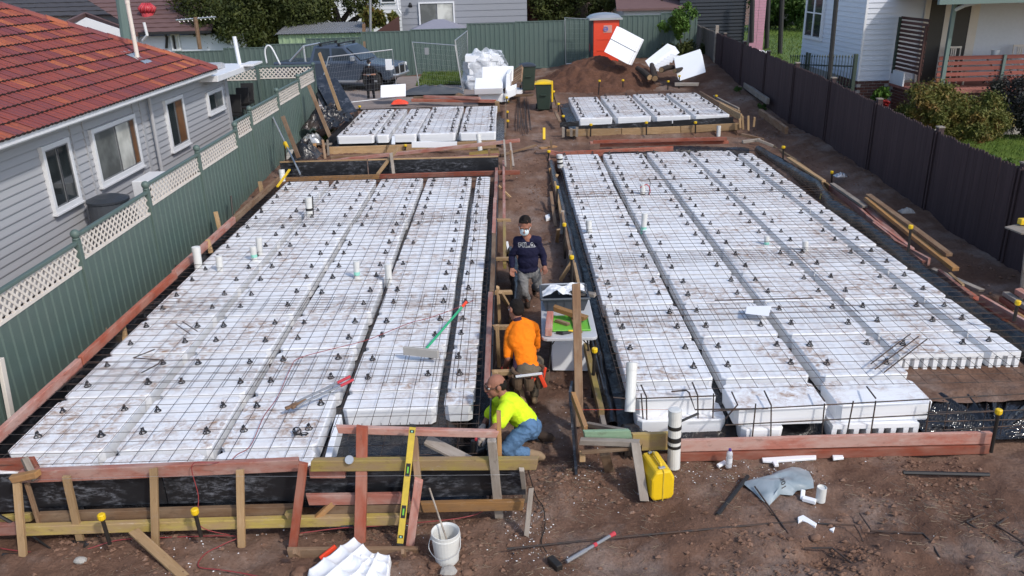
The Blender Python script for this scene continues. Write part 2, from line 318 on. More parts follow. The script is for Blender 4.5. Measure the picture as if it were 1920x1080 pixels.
# ================================================================= GROUND
SLABS = [(-5.72, -.32, 7.1, 20.0, .02), (1.15, 6.9, 7.98, 22.2, .02), (-5.5, -.2, 23.45, 29.2, .55), (1.95, 7.05, 24.75, 30.3, .66)]
def hgt(X, Y, rough=True):
    X = np.asarray(X, float); Y = np.asarray(Y, float)
    h = .45*sst(13, 24, Y)+.45*sst(24, 34, Y)+.2*sst(34, 42, Y)
    h = h-.12*(1-sst(7.6, 9., Y))*(1-sst(-.6, .4, X)) +.45*sst(0., 5., X)*sst(30, 36, Y)*(1-sst(8.6, 9.2, X))+ .22*sst(7.0, 8.5, X)*sst(9, 13, Y)*(1-sst(8.9, 9.6, X))
    if rough:
        site = (1-sst(8.9, 9.3, X))*sst(-6.6, -6.2, X)*(1-sst(39, 40, Y))
        h = h+site*(.10*fbm(X*.8, Y*.8, 4)+.05*fbm(X*4.5, Y*4.5, 3)+.03*fbm(X*14, Y*14, 2))
        # boot scuffed clods and a small dug hollow in the near right corner
        k = sst(2.4, 3.2, X)*(1-sst(6.9, 7.4, Y)); h = h+k*(.05*fbm(X*3.2+9, Y*3.2, 4)+.045*np.abs(fbm(X*7, Y*7, 3)))
        h = h-.16*np.exp(-(((X-2.85)/.20)**2+((Y-6.2)/.16)**2))+.05*np.exp(-(((X-3.25)/.3)**2+((Y-5.95)/.2)**2))
    for x0, x1, y0, y1, z in SLABS:
        m = sst(x0, x0+.15, X)*(1-sst(x1-.15, x1, X))*sst(y0, y0+.15, Y)*(1-sst(y1-.15, y1, Y)); h = h*(1-m)+(z+.03*fbm(X*5, Y*5, 3))*m if rough else h*(1-m)+z*m
    return h
def hz(x, y): return float(hgt(np.array([x]), np.array([y]))[0])
xs = np.concatenate([np.linspace(-150, -14, 20), np.linspace(-13, -6.6, 14), np.arange(-6.4, 9.2, .055), np.linspace(9.4, 20, 20), np.linspace(25, 150, 18)])
ys = np.concatenate([np.arange(2.5, 5.2, .3), np.arange(5.2, 9.4, .05), np.arange(9.4, 14, .1), np.arange(14, 24, .16), np.arange(24, 40, .3), np.linspace(41, 70, 20), np.linspace(80, 260, 12)])
XX, YY = np.meshgrid(xs, ys); ZZ = hgt(XX, YY); V = np.stack([XX, YY, ZZ], -1).reshape(-1, 3); nx, ny = len(xs), len(ys)
ii = (np.arange(ny-1)[:, None]*nx+np.arange(nx-1)[None]).ravel(); F = np.stack([ii, ii+1, ii+1+nx, ii+nx], -1)
me = bpy.data.meshes.new('ground'); me.from_pydata(V.tolist(), [], F.tolist()); me.materials.append(M['soil']); me.polygons.foreach_set('use_smooth', [True]*len(F)); me.update()
o = bpy.data.objects.new('ground', me); link(o, None, Matrix()); tag(o, 'bare brown trampled soil of the building site', 'ground', kind='structure')

# scattered clods, foam crumbs and straw
def scatter(name, mat, spots, size, flat=.6, label=None, n=1):
    V = []; F = []
    for (x, y) in spots:
        s = size*rnd.choice((.35, .5, .5, .7, 1, 1.5)); z = hz(x, y); a = [rnd.uniform(.7, 1.2) for _ in range(6)]; b = len(V); t = rnd.uniform(0, 6.3); c, d = math.cos(t), math.sin(t)
        for (u, v, w_), q in zip(((1, 0, 0), (-1, 0, 0), (0, 1, 0), (0, -1, 0), (0, 0, 1), (0, 0, -1)), a): V.append((x+(u*c-v*d)*s*q, y+(u*d+v*c)*s*q*.8, z+s*.25+w_*s*q*flat))
        F += [[b+i for i in f] for f in ((0, 2, 4), (2, 1, 4), (1, 3, 4), (3, 0, 4), (2, 0, 5), (1, 2, 5), (3, 1, 5), (0, 3, 5))]
    me = bpy.data.meshes.new(name); me.from_pydata(V, [], F); me.materials.append(mat); me.update(); o = bpy.data.objects.new(name, me); link(o, None, Matrix()); tag(o, label, name.split('_')[-1], kind='stuff')
def free(x, y): return not any(a-.05 < x < b+.05 and c-.05 < y < d+.05 for a, b, c, d, _ in SLABS)
def spots(n, x0, x1, y0, y1, dens=None):
    r = []
    while len(r) < n:
        x, y = rnd.uniform(x0, x1), rnd.uniform(y0, y1)
        if free(x, y) and (dens is None or rnd.random() < dens(x, y)): r.append((x, y))
    return r
dn = lambda x, y: float(np.clip(.35+1.6*fbm(np.array([x*1.3]), np.array([y*1.3]), 3)[0], .05, 1))
scatter('soil_clods', M['clod'], spots(2600, -4.8, 5.2, 5.4, 7.9, dn)+spots(900, .1, 1.1, 7, 22, dn)+spots(900, 6.9, 8.6, 9, 30, dn)+spots(500, -5, 8, 22, 25, dn)+spots(500, 2.0, 5, 5.4, 6.7, dn), .024, label='loose brown clods scattered over the bare soil')
scatter('foam_crumbs', M['foam2'], spots(480, -4.6, 5.0, 5.5, 7.9, lambda x, y: dn(x+31, y)**2)+spots(200, -.15, .35, 6.3, 7.2)+spots(150, 1.9, 3.4, 7.45, 7.9)+spots(110, .5, 1.15, 7.2, 9.2)+spots(160, -6.2, 8, 9, 26), .0072, label='white foam crumbs and specks littered over the soil')
V = MB()
for x, y in spots(2300, -4.5, 5.0, 5.5, 7.95, lambda a, b: dn(a+7, b+3)**1.5)+spots(250, .1, 1.1, 7, 14):
    t = rnd.uniform(0, 3.14); l = rnd.uniform(.015, .05); z = hz(x, y)+.006; dx, dy = math.cos(t)*l, math.sin(t)*l; w_ = .0018
    V.add([(x-dx, y-dy, z), (x-dx+w_, y-dy, z+.004), (x+dx+w_, y+dy, z+rnd.uniform(0, .012)), (x+dx, y+dy, z+.002)], [(0, 1, 2, 3)])
V.build('straw', M['straw'], label='short dry straw and wood splinters strewn on the soil', cat='straw', kind='stuff')

# ================================================================= BLACK PLASTIC, PODS, MESH, CHAIRS
def membrane(name, x0, x1, y0, y1, zt, zb, label, bay=None):
    mb = MB(); nu = int((x1-x0)/.09); nv = int((y1-y0)/.12)
    def fn(u, v):
        x = x0+(x1-x0)*u; y = y0+(y1-y0)*v; e = min(x-x0, x1-x, y-y0, y1-y)
        z = zb+(zt-zb)*float(sst(.2, .42, e))
        if bay: z = z+(bay[4]-z)*float(sst(bay[0]-.1, bay[0]+.1, x)*(1-sst(bay[1]-.1, bay[1]+.1, x))*(1-sst(bay[3]-.1, bay[3]+.1, y)))
        return (x, y, z+.05*abs(float(vnoise(x*5, y*5)))*(1-float(sst(.25, .5, e)))+.02*float(vnoise(x*9, y*7)))
    return mb.grid(fn, nu, nv).build(name, M['plastic'], smooth=True, label=label, cat='plastic sheet')
T1, T2, T3, PH = .55, .90, 1.02, .225
membrane('plastic_membrane', -5.70, -.34, 7.12, 19.98, T1-PH-.01, .06, 'black plastic sheet under the foam pods of the left front slab')
membrane('plastic_membrane', 1.17, 6.88, 8.0, 22.18, T1-PH-.01, .06, 'black plastic sheet under the foam pods of the right front slab', bay=(4.75, 7.2, 0, 9.3, .1))
membrane('plastic_membrane', -5.4, -.15, 23.5, 29.1, T2-PH-.01, T2-PH-.1, 'black plastic sheet under the left rear slab')
membrane('plastic_membrane', 1.85, 7.05, 24.8, 30.2, T3-PH-.01, T3-PH-.1, 'black plastic sheet under the right rear slab')
_pm = {}
def pod_mesh(wx, wy, hz_=PH, slots=0):
    key = (round(wx, 2), round(wy, 2), round(hz_, 3), slots)
    if key in _pm: return _pm[key]
    mb = MB(); c = .013; t = .012; y0 = 0
    if slots: y0 = min(.26, wy*.45)
    def block(a, b):
        (ax, ay, az), (bx, by, bz) = a, b; n = 8
        rings = []
        for ins, z in ((t, az), (0, bz-c*1.5), (c*.35, bz-c*.5), (c, bz)):
            k_ = .05 if z > az else .05
            rings.append([(ax+ins+k_, ay+ins, z), (bx-ins-k_, ay+ins, z), (bx-ins, ay+ins+k_, z), (bx-ins, by-ins-k_, z), (bx-ins-k_, by-ins, z), (ax+ins+k_, by-ins, z), (ax+ins, by-ins-k_, z), (ax+ins, ay+ins+k_, z)])
        vs = [p for r in rings for p in r]; fs = [tuple(range(7, -1, -1)), tuple(range(24, 32))]
        for i in range(3):
            for q in range(8): fs.append((i*8+q, i*8+(q+1) % 8, (i+1)*8+(q+1) % 8, (i+1)*8+q))
        mb.add(vs, fs)
    block((0, y0, 0), (wx, wy, hz_))
    if slots:
        mb.box((.004, 0, hz_-.055), (wx-.004, y0+.03, hz_-.001)); tp_ = slots == 7
        n = slots; p = wx/n; mb.box((.03, .26 if tp_ else .085, .0), (wx-.03, y0+.03, hz_-.05))
        for i in range(n+1):
            x = min(max(i*p, .03), wx-.03); mb.prism([(x-(.022 if tp_ else .026), .0), (x+(.022 if tp_ else .026), .0), (x+.032, hz_-.054), (x-.032, hz_-.054)], y0+.03, Matrix.Translation((0, .006, 0)))
    _pm[key] = mb.mesh('foam_pod', M['foam']); return _pm[key]
ORD = ['first', 'second', 'third', 'fourth', 'fifth', 'sixth', 'seventh', 'eighth', 'ninth', 'tenth', 'eleventh', 'twelfth', 'thirteenth']
pod_list = []
def pod(x0, x1, y0, y1, zt, label, group, slots=0, h=PH, jit=True):
    o = bpy.data.objects.new('foam_pod', pod_mesh(x1-x0, y1-y0, h, slots)); j = .012 if jit else 0
    link(o, None, Matrix.Translation((x0+rnd.uniform(-j, j), y0+rnd.uniform(-j, j), zt-h+rnd.uniform(-.006, .004))) @ Matrix.Rotation(rnd.uniform(-.006, .006), 4, 'Z')); tag(o, label, 'foam pod', group); return o
chairs = []
def column(cols, slab, zt, grp):
    for ci, (xl, xr, yn, rows, yend, sl) in enumerate(cols):
        ys_ = []; y = rows; 
        while y-1.223 > yn-.05: y -= 1.223
        edges = [y+1.223*k for k in range(-1, 13)]; k_ = 0
        for e in edges:
            a = max(e, yn); b = min(e+1.15, yend)
            if b-a < .12: continue
            s = sl if k_ == 0 else 0
            pod(xl, xr, a, b, zt, 'white foam pod %s from the near end, %s column, %s slab' % (ORD[k_], ORD[ci], slab), grp, s); k_ += 1
            if b-a > .4:
                for yy in ((a+.32, a+.87) if b-a > .9 else (a+.3,)):
                    for xx in ((xl+.16, xr-.15) if xr-xl > .7 else ((xl+xr)/2-.06,)):
                        if rnd.random() < .97: chairs.append((xx+rnd.uniform(-.03, .03), yy+rnd.uniform(-.04, .04), zt, slab, ('far ' if yy > a+.6 else 'near ')+('right' if xx > (xl+xr)/2 else 'left'), ORD[k_-1], ORD[ci]))
column([(-5.53, -4.48, 7.18, 7.55, 19.75, 0), (-4.36, -3.32, 7.18, 7.55, 19.75, 0), (-3.20, -2.16, 7.18, 7.55, 19.75, 0), (-2.04, -.95, 8.3, 7.55, 19.75, 0), (-.84, -.50, 8.35, 7.55, 19.75, 0)], 'left front', T1, 'foam pods of the left front slab')
column([(1.35, 2.42, 8.84, 8.84, 22.0, 0), (2.54, 3.62, 8.84, 8.84, 22.0, 0), (3.74, 4.82, 8.84, 8.84, 22.05, 0), (4.93, 6.02, 9.36, 8.84, 22.05, 9), (6.14, 6.53, 9.38, 8.84, 21.6, 3)], 'right front', T1, 'foam pods of the right front slab')
column([(-5.05, -3.96, 23.75, 23.75, 28.7, 0), (-3.9, -3.52, 23.75, 23.75, 28.7, 0), (-3.40, -2.72, 23.75, 23.75, 28.75, 0), (-2.66, -1.57, 23.75, 23.75, 28.8, 0), (-1.48, -.40, 23.75, 23.75, 28.8, 0)], 'left rear', T2, 'foam pods of the left rear slab')
column([(2.13, 3.17, 25.0, 25.0, 29.5, 0), (3.30, 4.37, 25.0, 25.0, 29.6, 0), (4.48, 5.57, 25.0, 25.0, 29.8, 0), (5.68, 6.77, 25.0, 25.0, 29.9, 0)], 'right rear', T3, 'foam pods of the right rear slab')
g_ = 'cut foam pods along the near edge of the right front slab'
pod(1.40, 2.36, 8.39, 8.71, T1, 'cut white foam half pod behind the banded white pipe', g_, jit=False)
pod(1.42, 2.46, 8.27, 8.70, T1-PH, 'lower white foam pod under the half pod behind the banded pipe', g_, jit=False)
pod(2.49, 3.57, 8.10, 8.71, T1, 'cut white foam half pod above the red edge board, overhanging a small ribbed piece', g_, jit=False)
pod(2.58, 3.06, 7.99+.05, 8.5, T1-PH-.012, 'small ribbed foam offcut tucked under the overhanging half pod', g_, h=.2, jit=False)
pod(3.68, 4.78, 8.12, 8.71, T1, 'cut white foam half pod beside the open trench with black sheet', g_, jit=False)
pod(3.62, 4.62, 8.06, 8.6, T1-PH-.002, 'white foam pod with cut comb teeth under the half pod by the trench', g_, slots=7, jit=False, h=.215)
# broken foam upright at the cut corner of the left slab
mb = MB(); a = G(610, 780, T1); b = G(580, 865, T1-.2)
mb.beam((-2.06, 8.25, .42), (-2.02, 7.3, .36), .07, .22); mb.build('foam_offcut', M['foam2'], bevel=.01, label='long upright foam strip along the cut corner of the left slab', cat='foam offcut')

# bar chairs: ring foot, four splayed legs and a saddle
mb = MB(); n = 12
mb.tube([(.045*math.cos(2*math.pi*i/n), .045*math.sin(2*math.pi*i/n), .006) for i in range(n+1)], .008, 4, False)
for i in range(4):
    t = i*math.pi/2+.6; mb.beam((.043*math.cos(t), .043*math.sin(t), .006), (.012*math.cos(t), .012*math.sin(t), .062), .016, .007)
mb.box((-.017, -.017, .055), (.017, .017, .074)); mb.box((-.02, -.007, .07), (-.011, .007, .086)); mb.box((.011, -.007, .07), (.02, .007, .086)); chm = mb.mesh('bar_chair', M['chair'])
chairs.sort(key=lambda c: c[1])
for i, (x, y, z, slab, wh, rw, cl) in enumerate(chairs[:285]):
    o = bpy.data.objects.new('bar_chair', chm); s = rnd.uniform(.74, .90); link(o, None, Matrix.Translation((x, y, z+.001)) @ Matrix.Rotation(rnd.uniform(0, 3), 4, 'Z') @ Matrix.Scale(s, 4)); tag(o, 'bar chair at the %s of the %s pod, %s column, %s slab' % (wh, rw, cl, slab), 'bar chair', 'bar chairs on the %s slab' % slab)
mb2 = MB()
for x, y, z, slab, *_ in chairs[285:]:
    T = Matrix.Translation((x, y, z+.001)) @ Matrix.Rotation(rnd.uniform(0, 3), 4, 'Z'); mb2.add([T @ Vector(v) for v in mb.v], mb.f)
mb2.build('bar_chairs', M['chair'], label='many small black bar chairs under the mesh of the rear slabs', cat='bar chairs', kind='stuff')
o = bpy.data.objects.new('bar_chair', chm); link(o, None, Matrix.Translation(G(557, 808, T1+.045)) @ Matrix.Rotation(R(80), 4, 'X')); tag(o, 'black bar chair tipped on its side near the foam strip', 'bar chair', 'loose bar chairs')
o = bpy.data.objects.new('bar_chair', chm); link(o, None, Matrix.Translation(G(570, 812, T1+.02)) @ Matrix.Rotation(R(160), 4, 'X')); tag(o, 'black bar chair fallen upside down beside the tipped one', 'bar chair', 'loose bar chairs')
def mesh_sheet(x0, x1, y0, y1, z, label, laps, xl=(), r=.0036, skip=None):
    mb = MB(); nx_ = int((x1-x0)/.2); ny_ = int((y1-y0)/.2)
    def zz(x, y): return z+.012*float(vnoise(x*.9, y*.9))
    for i in range(nx_+1):
        x = x0+i*.2; n = max(4, int((y1-y0)/.7)); mb.tube([(x+.008*float(vnoise(i*3.1, q)), y0+(y1-y0)*q/n, zz(x, y0+(y1-y0)*q/n)) for q in range(n+1)], r, 4)
    for j in range(ny_+1):
        y = y0+j*.2; n = max(4, int((x1-x0)/.7)); mb.tube([(x0+(x1-x0)*q/n, y+.008*float(vnoise(j*2.7, q+50)), zz(x0+(x1-x0)*q/n, y)+.009) for q in range(n+1)], r, 4)
    for ya, yb in laps:
        y = ya
        while y < yb: mb.tube([(x0+.02, y+.05, z+.017), (x1-.02, y+.05, z+.017)], r, 4); y += .2
        for i in range(nx_+1): mb.tube([(x0+i*.2+.045, ya-.1, z+.012), (x0+i*.2+.045, yb+.1, z+.012)], r, 4)
    for x, ya, yb in xl: mb.tube([(x, ya, z+.02), (x, yb, z+.02)], r*1.5, 4)
    return mb.build('reinforcing_mesh', M['steel'], label=label, cat='steel mesh')
mesh_sheet(-5.62, -.42, 7.2, 19.85, T1+.07, 'square steel mesh laid over the foam pods of the left front slab', [(8.9, 9.5), (11.2, 11.6), (15.6, 16.1)], [(-.72, 8.6, 19.5)])
mesh_sheet(1.25, 6.85, 8.45, 22.1, T1+.07, 'square steel mesh laid over the foam pods of the right front slab', [(10.35, 10.9), (12.9, 13.3), (17.2, 17.6)], [(2.62, 17.5, 20), (3.85, 11, 14), (4.88, 10.5, 13.5)])
mesh_sheet(-5.25, -.3, 23.6, 28.9, T2+.06, 'square steel mesh over the left rear slab', [], r=.0034)
mesh_sheet(2.0, 6.9, 24.85, 30, T3+.06, 'square steel mesh over the right rear slab', [], r=.0034)
# trench cage along the near edge of the right slab
mb = MB(); q = lambda x, y, Y=8.04: GY(x, y, Y)
for a, b in (((1335, 771), (1925, 738)), ((1360, 797), (1925, 768)), ((1345, 832), (1760, 813)), ((1770, 790), (1925, 786)), ((1770, 806), (1925, 797))): mb.tube([q(*a), q(*b)], .008, 5)
mb.tube([GY(1150, 745, 8.34), GY(1180, 748, 8.34), GY(1345, 742, 8.34)], .009, 5)
for x0, y0, x1, y1, yy in ((1202, 738, 1207, 801, 8.32), (1212, 745, 1213, 801, 8.3), (1338, 738, 1336, 798, 8.3), (1308, 741, 1309, 795, 8.3), (1417, 757, 1410, 824, 8.02), (1446, 760, 1445, 826, 8.02), (1546, 757, 1540, 822, 8.02), (1600, 752, 1587, 818, 8.02), (1642, 752, 1632, 817, 8.02), (1744, 753, 1735, 813, 8.02)): mb.tube([GY(x0, y0, yy), GY(x1, y1, yy)], .0085, 5)
for pts in (((1202, 722), (1212, 744)), ((1298, 717), (1308, 741)), ((1372, 735), (1383, 759), (1360, 785)), ((1433, 733), (1446, 760)), ((1531, 731), (1546, 752)), ((1625, 725), (1642, 747))): mb.tube([G(*pts[0], T1+.09)]+[q(*p, 8.03) for p in pts[1:]], .0095, 5)
mb.tube([GY(1259, 734, 8.45), GY(1287, 732, 8.4), GY(1292, 736, 8.36), GY(1303, 768, 8.2), GY(1440, 766, 8.05)], .0095, 6)
for a, b in (((1480, 744), (1600, 790)), ((1370, 800), (1345, 760)), ((1650, 800), (1745, 765))): pass
for x in np.arange(4.9, 7.0, .22): mb.tube([(x, 8.05, T1+.02), (x, 8.04, .16)], .005, 4)
for z in (.2, .32, .44): mb.tube([(4.7, 8.1, z), (6.95, 8.08, z+.01)], .0055, 4)
mb.build('trench_cage', M['steel'], label='rusty bar cage standing along the near edge of the right slab', cat='steel cage')
mb = MB()
for y in (7.3, 7.5, 7.7, 7.95): mb.tube([(-2.3, y, .25), (-.4, y+.02, .24)], .005, 4)
for x in np.arange(-2.1, -.4, .2): mb.tube([(x, 7.2, .26), (x+.02, 8.2, .25)], .005, 4)
for x in np.arange(-1.9, -.35, .11): mb.tube([(x, 8.12, .3), (x+.01, 8.14, .46)], .004, 4)
for z in (.33, .42): mb.tube([(-1.95, 8.13, z), (-.38, 8.15, z)], .005, 4)
mb.build('trench_cage', M['steel'], label='rusty trench mesh lying in the cut out corner before the kneeling man', cat='steel cage')
# ================================================================= TIMBER FORMWORK
UPX, UPY = (1, 0, 0), (0, 1, 0)
fl = thing('formwork', 'timber and black plywood formwork round the left front slab', 'formwork', (-3, 7, 0))
def P2(n, a, b, wd, h, m, par=fl, **k): return plank(n, a, b, wd, h, M[m], par, **k)
X = -5.73
for (y0, y1, m) in ((6.75, 9.6, 'pink'), (9.65, 12.9, 'red'), (12.95, 16.2, 'pink'), (16.25, 19.95, 'brown_t')): P2('edge_board', (X+rnd.uniform(-.02, .02), y0, .62), (X+rnd.uniform(-.02, .02), y1, .62), .07, .13, m)
def panel(n, a, b, z0, z1, th=.018, par=fl, m='ply'):
    a = Vector(a); b = Vector(b); Mx, L = frame(a, b); mb = MB(); mb.box((0, -th/2, z0), (L, th/2, z1)); return mb.build(n, M[m], par, M=Mx, bevel=.002)
for y0, y1 in ((6.95, 9.3), (9.33, 11.7), (11.73, 14.1), (14.13, 16.5), (16.53, 19.9)): panel('plywood_panel', (X-.055, y0, 0), (X-.055, y1, 0), -.05, .53)
f = lambda x, y, Y: GY(x, y, Y)
P2('edge_board', f(40, 892, 7.0), f(562, 870, 7.02), .07, .135, 'pink'); P2('edge_board', f(580, 885, 7.03), f(648, 885, 7.03), .05, .12, 'pink')
P2('edge_board', f(585, 871, 6.95), f(1008, 868, 6.97), .075, .125, 'yellow_t')
for a, b in (((55, 935), (310, 922)), ((312, 922), (566, 912)), ((568, 914), (770, 910)), ((772, 910), (985, 908))): 
    p, q = f(*a, 7.07), f(*b, 7.07); panel('plywood_panel', (p.x, 7.07, 0), (q.x, 7.07, 0), .20, .60)
P2('edge_board', f(75, 970, 6.98), f(560, 955, 6.98), .06, .115, 'brown_t'); P2('edge_board', f(48, 993, 6.88), f(750, 973, 6.9), .07, .11, 'yellow_t')
P2('edge_board', f(576, 936, 6.95), f(768, 933, 6.95), .05, .12, 'pink'); P2('edge_board', f(612, 954, 6.97), f(800, 950, 6.97), .06, .10, 'brown_t'); P2('edge_board', f(790, 950, 6.95), f(982, 946, 6.95), .06, .11, 'amber')
P2('edge_board', f(0, 872, 7.25), f(68, 868, 7.2), .06, .13, 'red'); P2('edge_board', f(0, 950, 7.2), f(62, 943, 7.2), .05, .11, 'brown_t'); P2('edge_board', f(0, 975, 7.1), f(60, 968, 7.1), .05, .1, 'yellow_t'); P2('edge_board', f(-5, 992, 6.95), f(42, 990, 6.95), .06, .13, 'pink')
panel('plywood_panel', (-6.4, 7.12, 0), (-4.55, 7.10, 0), .12, .58)
P2('brace', f(45, 858, 6.98), f(66, 900, 6.9), .06, .07, 'grey_t'); P2('brace', f(22, 898, 6.88), f(72, 888, 6.86), .07, .07, 'amber')
P2('brace', f(50, 905, 6.96), f(75, 985, 6.94), .03, .05, 'brown_t')
for a, b, m in (((31, 893), (35, 1060), 'pine'), ((124, 893), (157, 1008), 'pine'), ((288, 878), (290, 1028), 'pine'), ((450, 880), (452, 1018), 'pine')):
    pt = f(*a, 6.9); g = G(*b, -.11); P2('peg', pt, (g.x, min(g.y, 6.88), -.16) if abs(a[0]-31) > 2 else (g.x, 6.62, -.14), .075, .04, m, upv=UPY)
P2('peg', f(569, 868, 6.83), G(549, 1026, -.1), .085, .05, 'red', upv=UPY)
P2('brace', f(632, 804, 7.18), f(935, 813, 7.20), .06, .075, 'pink'); P2('brace', f(679, 800, 7.10), G(675, 1018, -.08), .115, .05, 'red', upv=UPY)
P2('brace', f(777, 822, 7.10), f(784, 905, 6.80), .065, .05, 'brown_t', upv=UPY); P2('brace', f(785, 900, 6.78), G(769, 1022, -.08), .085, .05, 'pink', upv=UPY)
P2('base_board', G(540, 1036, -.08), G(785, 1034, -.08), .05, .10, 'brown_t')
for x in (556, 757): P2('peg', f(x, 1032, 6.32), f(x, 1042, 6.28), .03, .12, 'brown_t', upv=UPY)
P2('peg', f(922, 825, 6.88), G(936, 968, -.05), .09, .06, 'grey_t', upv=UPY); P2('peg', f(935, 770, 7.3), f(937, 860, 7.1), .045, .06, 'amber', upv=UPY)
P2('peg', f(978, 880, 6.9), G(985, 940, 0), .05, .04, 'grey_t', upv=UPY); P2('brace', f(996, 915, 6.8), G(987, 1003, 0), .05, .04, 'grey_t', upv=UPY)
P2('cross_piece', f(590, 975, 6.9), f(625, 942, 6.95), .05, .06, 'amber'); P2('cross_piece', f(540, 968, 6.86), f(556, 965, 6.84), .08, .10, 'yellow_t')
P2('spreader_board', f(800, 825, 7.25), f(880, 865, 7.1), .16, .03, 'grey_t')
# aisle side of the left slab
for y0, y1, m, dx in ((8.6, 11.6, 'pink', 0), (11.65, 14.6, 'brown_t', .01), (14.65, 17.2, 'pink', 0), (17.25, 20.1, 'pink', .005)): P2('edge_board', (-.345+dx, y0, .64), (-.35+dx, y1, .64), .07, .09, m)
for y0, y1 in ((7.1, 9.9), (9.93, 12.3), (12.33, 14.7), (14.73, 17.1), (17.13, 19.98)): panel('plywood_panel', (-.30, y0, 0), (-.30, y1, 0), .05, .57)
P2('edge_board', (-.15, 16.0, .52), (-.17, 21.0, .62), .06, .10, 'pink'); P2('edge_board', (-.14, 13.4, .45), (-.15, 16.0, .5), .06, .10, 'yellow_t')
for y in (9.15, 10.55, 11.9, 13.5, 15.9): P2('spacer', (-.30, y, .55), (-.02, y+.02, .54), .07, .06, 'pine')
for y in (8.9, 10.3, 11.75): P2('peg', (-.24, y, .70), (-.23, y, .05), .05, .05, 'pine')
P2('peg', (.02, 9.35, .85), (.0, 9.3, .0), .06, .045, 'pine'); P2('brace', (.03, 9.35, .30), (.12, 9.0, .1), .06, .045, 'pine'); P2('brace', f(938, 548, 11.3), G(962, 588, .1), .06, .05, 'pine')
# far end
P2('edge_board', f(535, 337, 19.95), f(712, 331, 19.95), .07, .11, 'amber'); P2('edge_board', f(708, 331, 19.96), f(975, 323, 19.96), .07, .11, 'red')
for a, b in (((528, 330), (690, 326)), ((692, 326), (935, 318))):
    p, q = f(*a, 20.5), f(*b, 20.5); panel('plywood_panel', (p.x, 20.5, 0), (q.x, 20.5, 0), .40, .855); P2('top_rail', (p.x, 20.53, .87), (q.x, 20.53, .87), .04, .03, 'pine')
P2('brace', f(747, 276, 20.9), f(708, 327, 20.0), .09, .045, 'pine'); P2('peg', f(733, 288, 20.45), f(738, 327, 20.1), .08, .05, 'grey_t'); P2('peg', (.02, 20.6, 1.0), (.02, 20.6, .2), .05, .05, 'brown_t')
# right front slab formwork
fr = thing('formwork', 'red and pine timber formwork round the right front slab', 'formwork', (4, 7.95, 0))
Pr = lambda *a, **k: P2(*a, par=fr, **k)
a, b = GY(1275, 835, 7.95), GY(1857, 820, 7.95); Pr('edge_board', a+Vector((0, 0, .0)), b, .045, .15, 'pink'); a, b = GY(1275, 853, 7.94), GY(1857, 839, 7.94); Pr('edge_board', a+Vector((0, 0, -.02)), b+Vector((0, 0, -.015)), .05, .11, 'red')
Pr('edge_board', GY(1185, 828, 8.0), GY(1275, 825, 8.0), .05, .22, 'yellow_t'); Pr('edge_board', GY(1055, 290, 22.25), GY(1262, 280, 22.25), .05, .18, 'red'); Pr('edge_board', GY(1030, 285, 22.3), GY(1060, 291, 22.2), .05, .12, 'pink')
for pts, m in ((((1440, 271), (1492, 303)), 'pine'), (((1490, 303), (1555, 352)), 'pine'), (((1556, 352), (1615, 396)), 'pink'), (((1540, 368), (1598, 410)), 'yellow_t'), (((1592, 378), (1640, 420)), 'pink'), (((1625, 408), (1712, 472)), 'pink'), (((1610, 420), (1742, 491)), 'pink'), (((1760, 512), (1820, 560)), 'pink'), (((1838, 560), (1925, 610)), 'pink'), (((1900, 590), (1935, 612)), 'amber')):
    a, b = [G(x, y, .42) for x, y in pts]; Pr('edge_board', (a.x, a.y, .42), (b.x, b.y, .42), .055, .13, m)
Pr('edge_board', (1.02, 8.5, .3), (1.0, 10.6, .34), .07, .12, 'yellow_t'); Pr('edge_board', (1.03, 8.0, .22), (1.02, 9.1, .25), .06, .1, 'grey_t')
for y0, y1, m in ((10.7, 13.4, 'pine'), (13.5, 16.6, 'brown_t'), (16.7, 19.3, 'pine'), (19.4, 22.3, 'pink')): Pr('edge_board', (1.06, y0, .36), (1.08, y1, .42), .05, .14, m)
for p, q, m in (((1033, 360), (1042, 425), 'brown_t'), ((1047, 430), (1044, 453), 'pine'), ((1055, 395), (1052, 440), 'grey_t'), ((1074, 488), (1051, 525), 'pine'), ((1070, 470), (1066, 510), 'grey_t'), ((1045, 327), (1026, 358), 'pine'), ((1031, 315), (1036, 345), 'amber')):
    a, b = G(*p, .5), G(*q, .12); Pr('brace', a, b, .07, .045, m, upv=UPY)
Pr('cross_piece', G(1012, 278, .62), G(1042, 274, .62), .16, .04, 'amber'); Pr('peg', GY(1033, 262, 22.6), GY(1034, 280, 22.6), .05, .05, 'brown_t')
for a, b in (((-.0, 0), (0, 0)),): pass
panel('plywood_panel', (1.12, 9.1, 0), (1.12, 12, 0), .0, .3, par=fr); panel('plywood_panel', (1.12, 12.1, 0), (1.12, 17, 0), .05, .38, par=fr)
# plastic turned up along the outside of the right slab and the aisle
def drape(label, pts, wd, sag, lump=.05, name='plastic_membrane'):
    pts = [Vector(p) for p in pts]; L = len(pts)-1; mb = MB()
    def fn(u, v):
        t = u*L; i = min(int(t), L-1); p = pts[i].lerp(pts[i+1], t-i); d = (pts[i+1]-pts[i]); s = Vector((d.y, -d.x, 0)).normalized()
        a = v*math.pi; n1 = float(vnoise(t*3.1, v*2)); n2 = float(vnoise(t*9, v*5))
        return p+s*(-math.cos(a)*wd/2+n1*lump)+Vector((0, 0, math.sin(a)*sag+n2*lump*.5-.12*(v > .93)))
    return mb.grid(fn, L*16, 9).build(name, M['plastic'], smooth=True, label=label, cat='plastic sheet')
drape('black plastic turned up along the right side of the right front slab', [G(x, y, .40) for x, y in ((1422, 283), (1465, 308), (1500, 330), (1535, 350), (1556, 385), (1600, 412), (1640, 440), (1700, 490), (1760, 540), (1830, 590), (1905, 640), (1960, 680))], .24, .15)
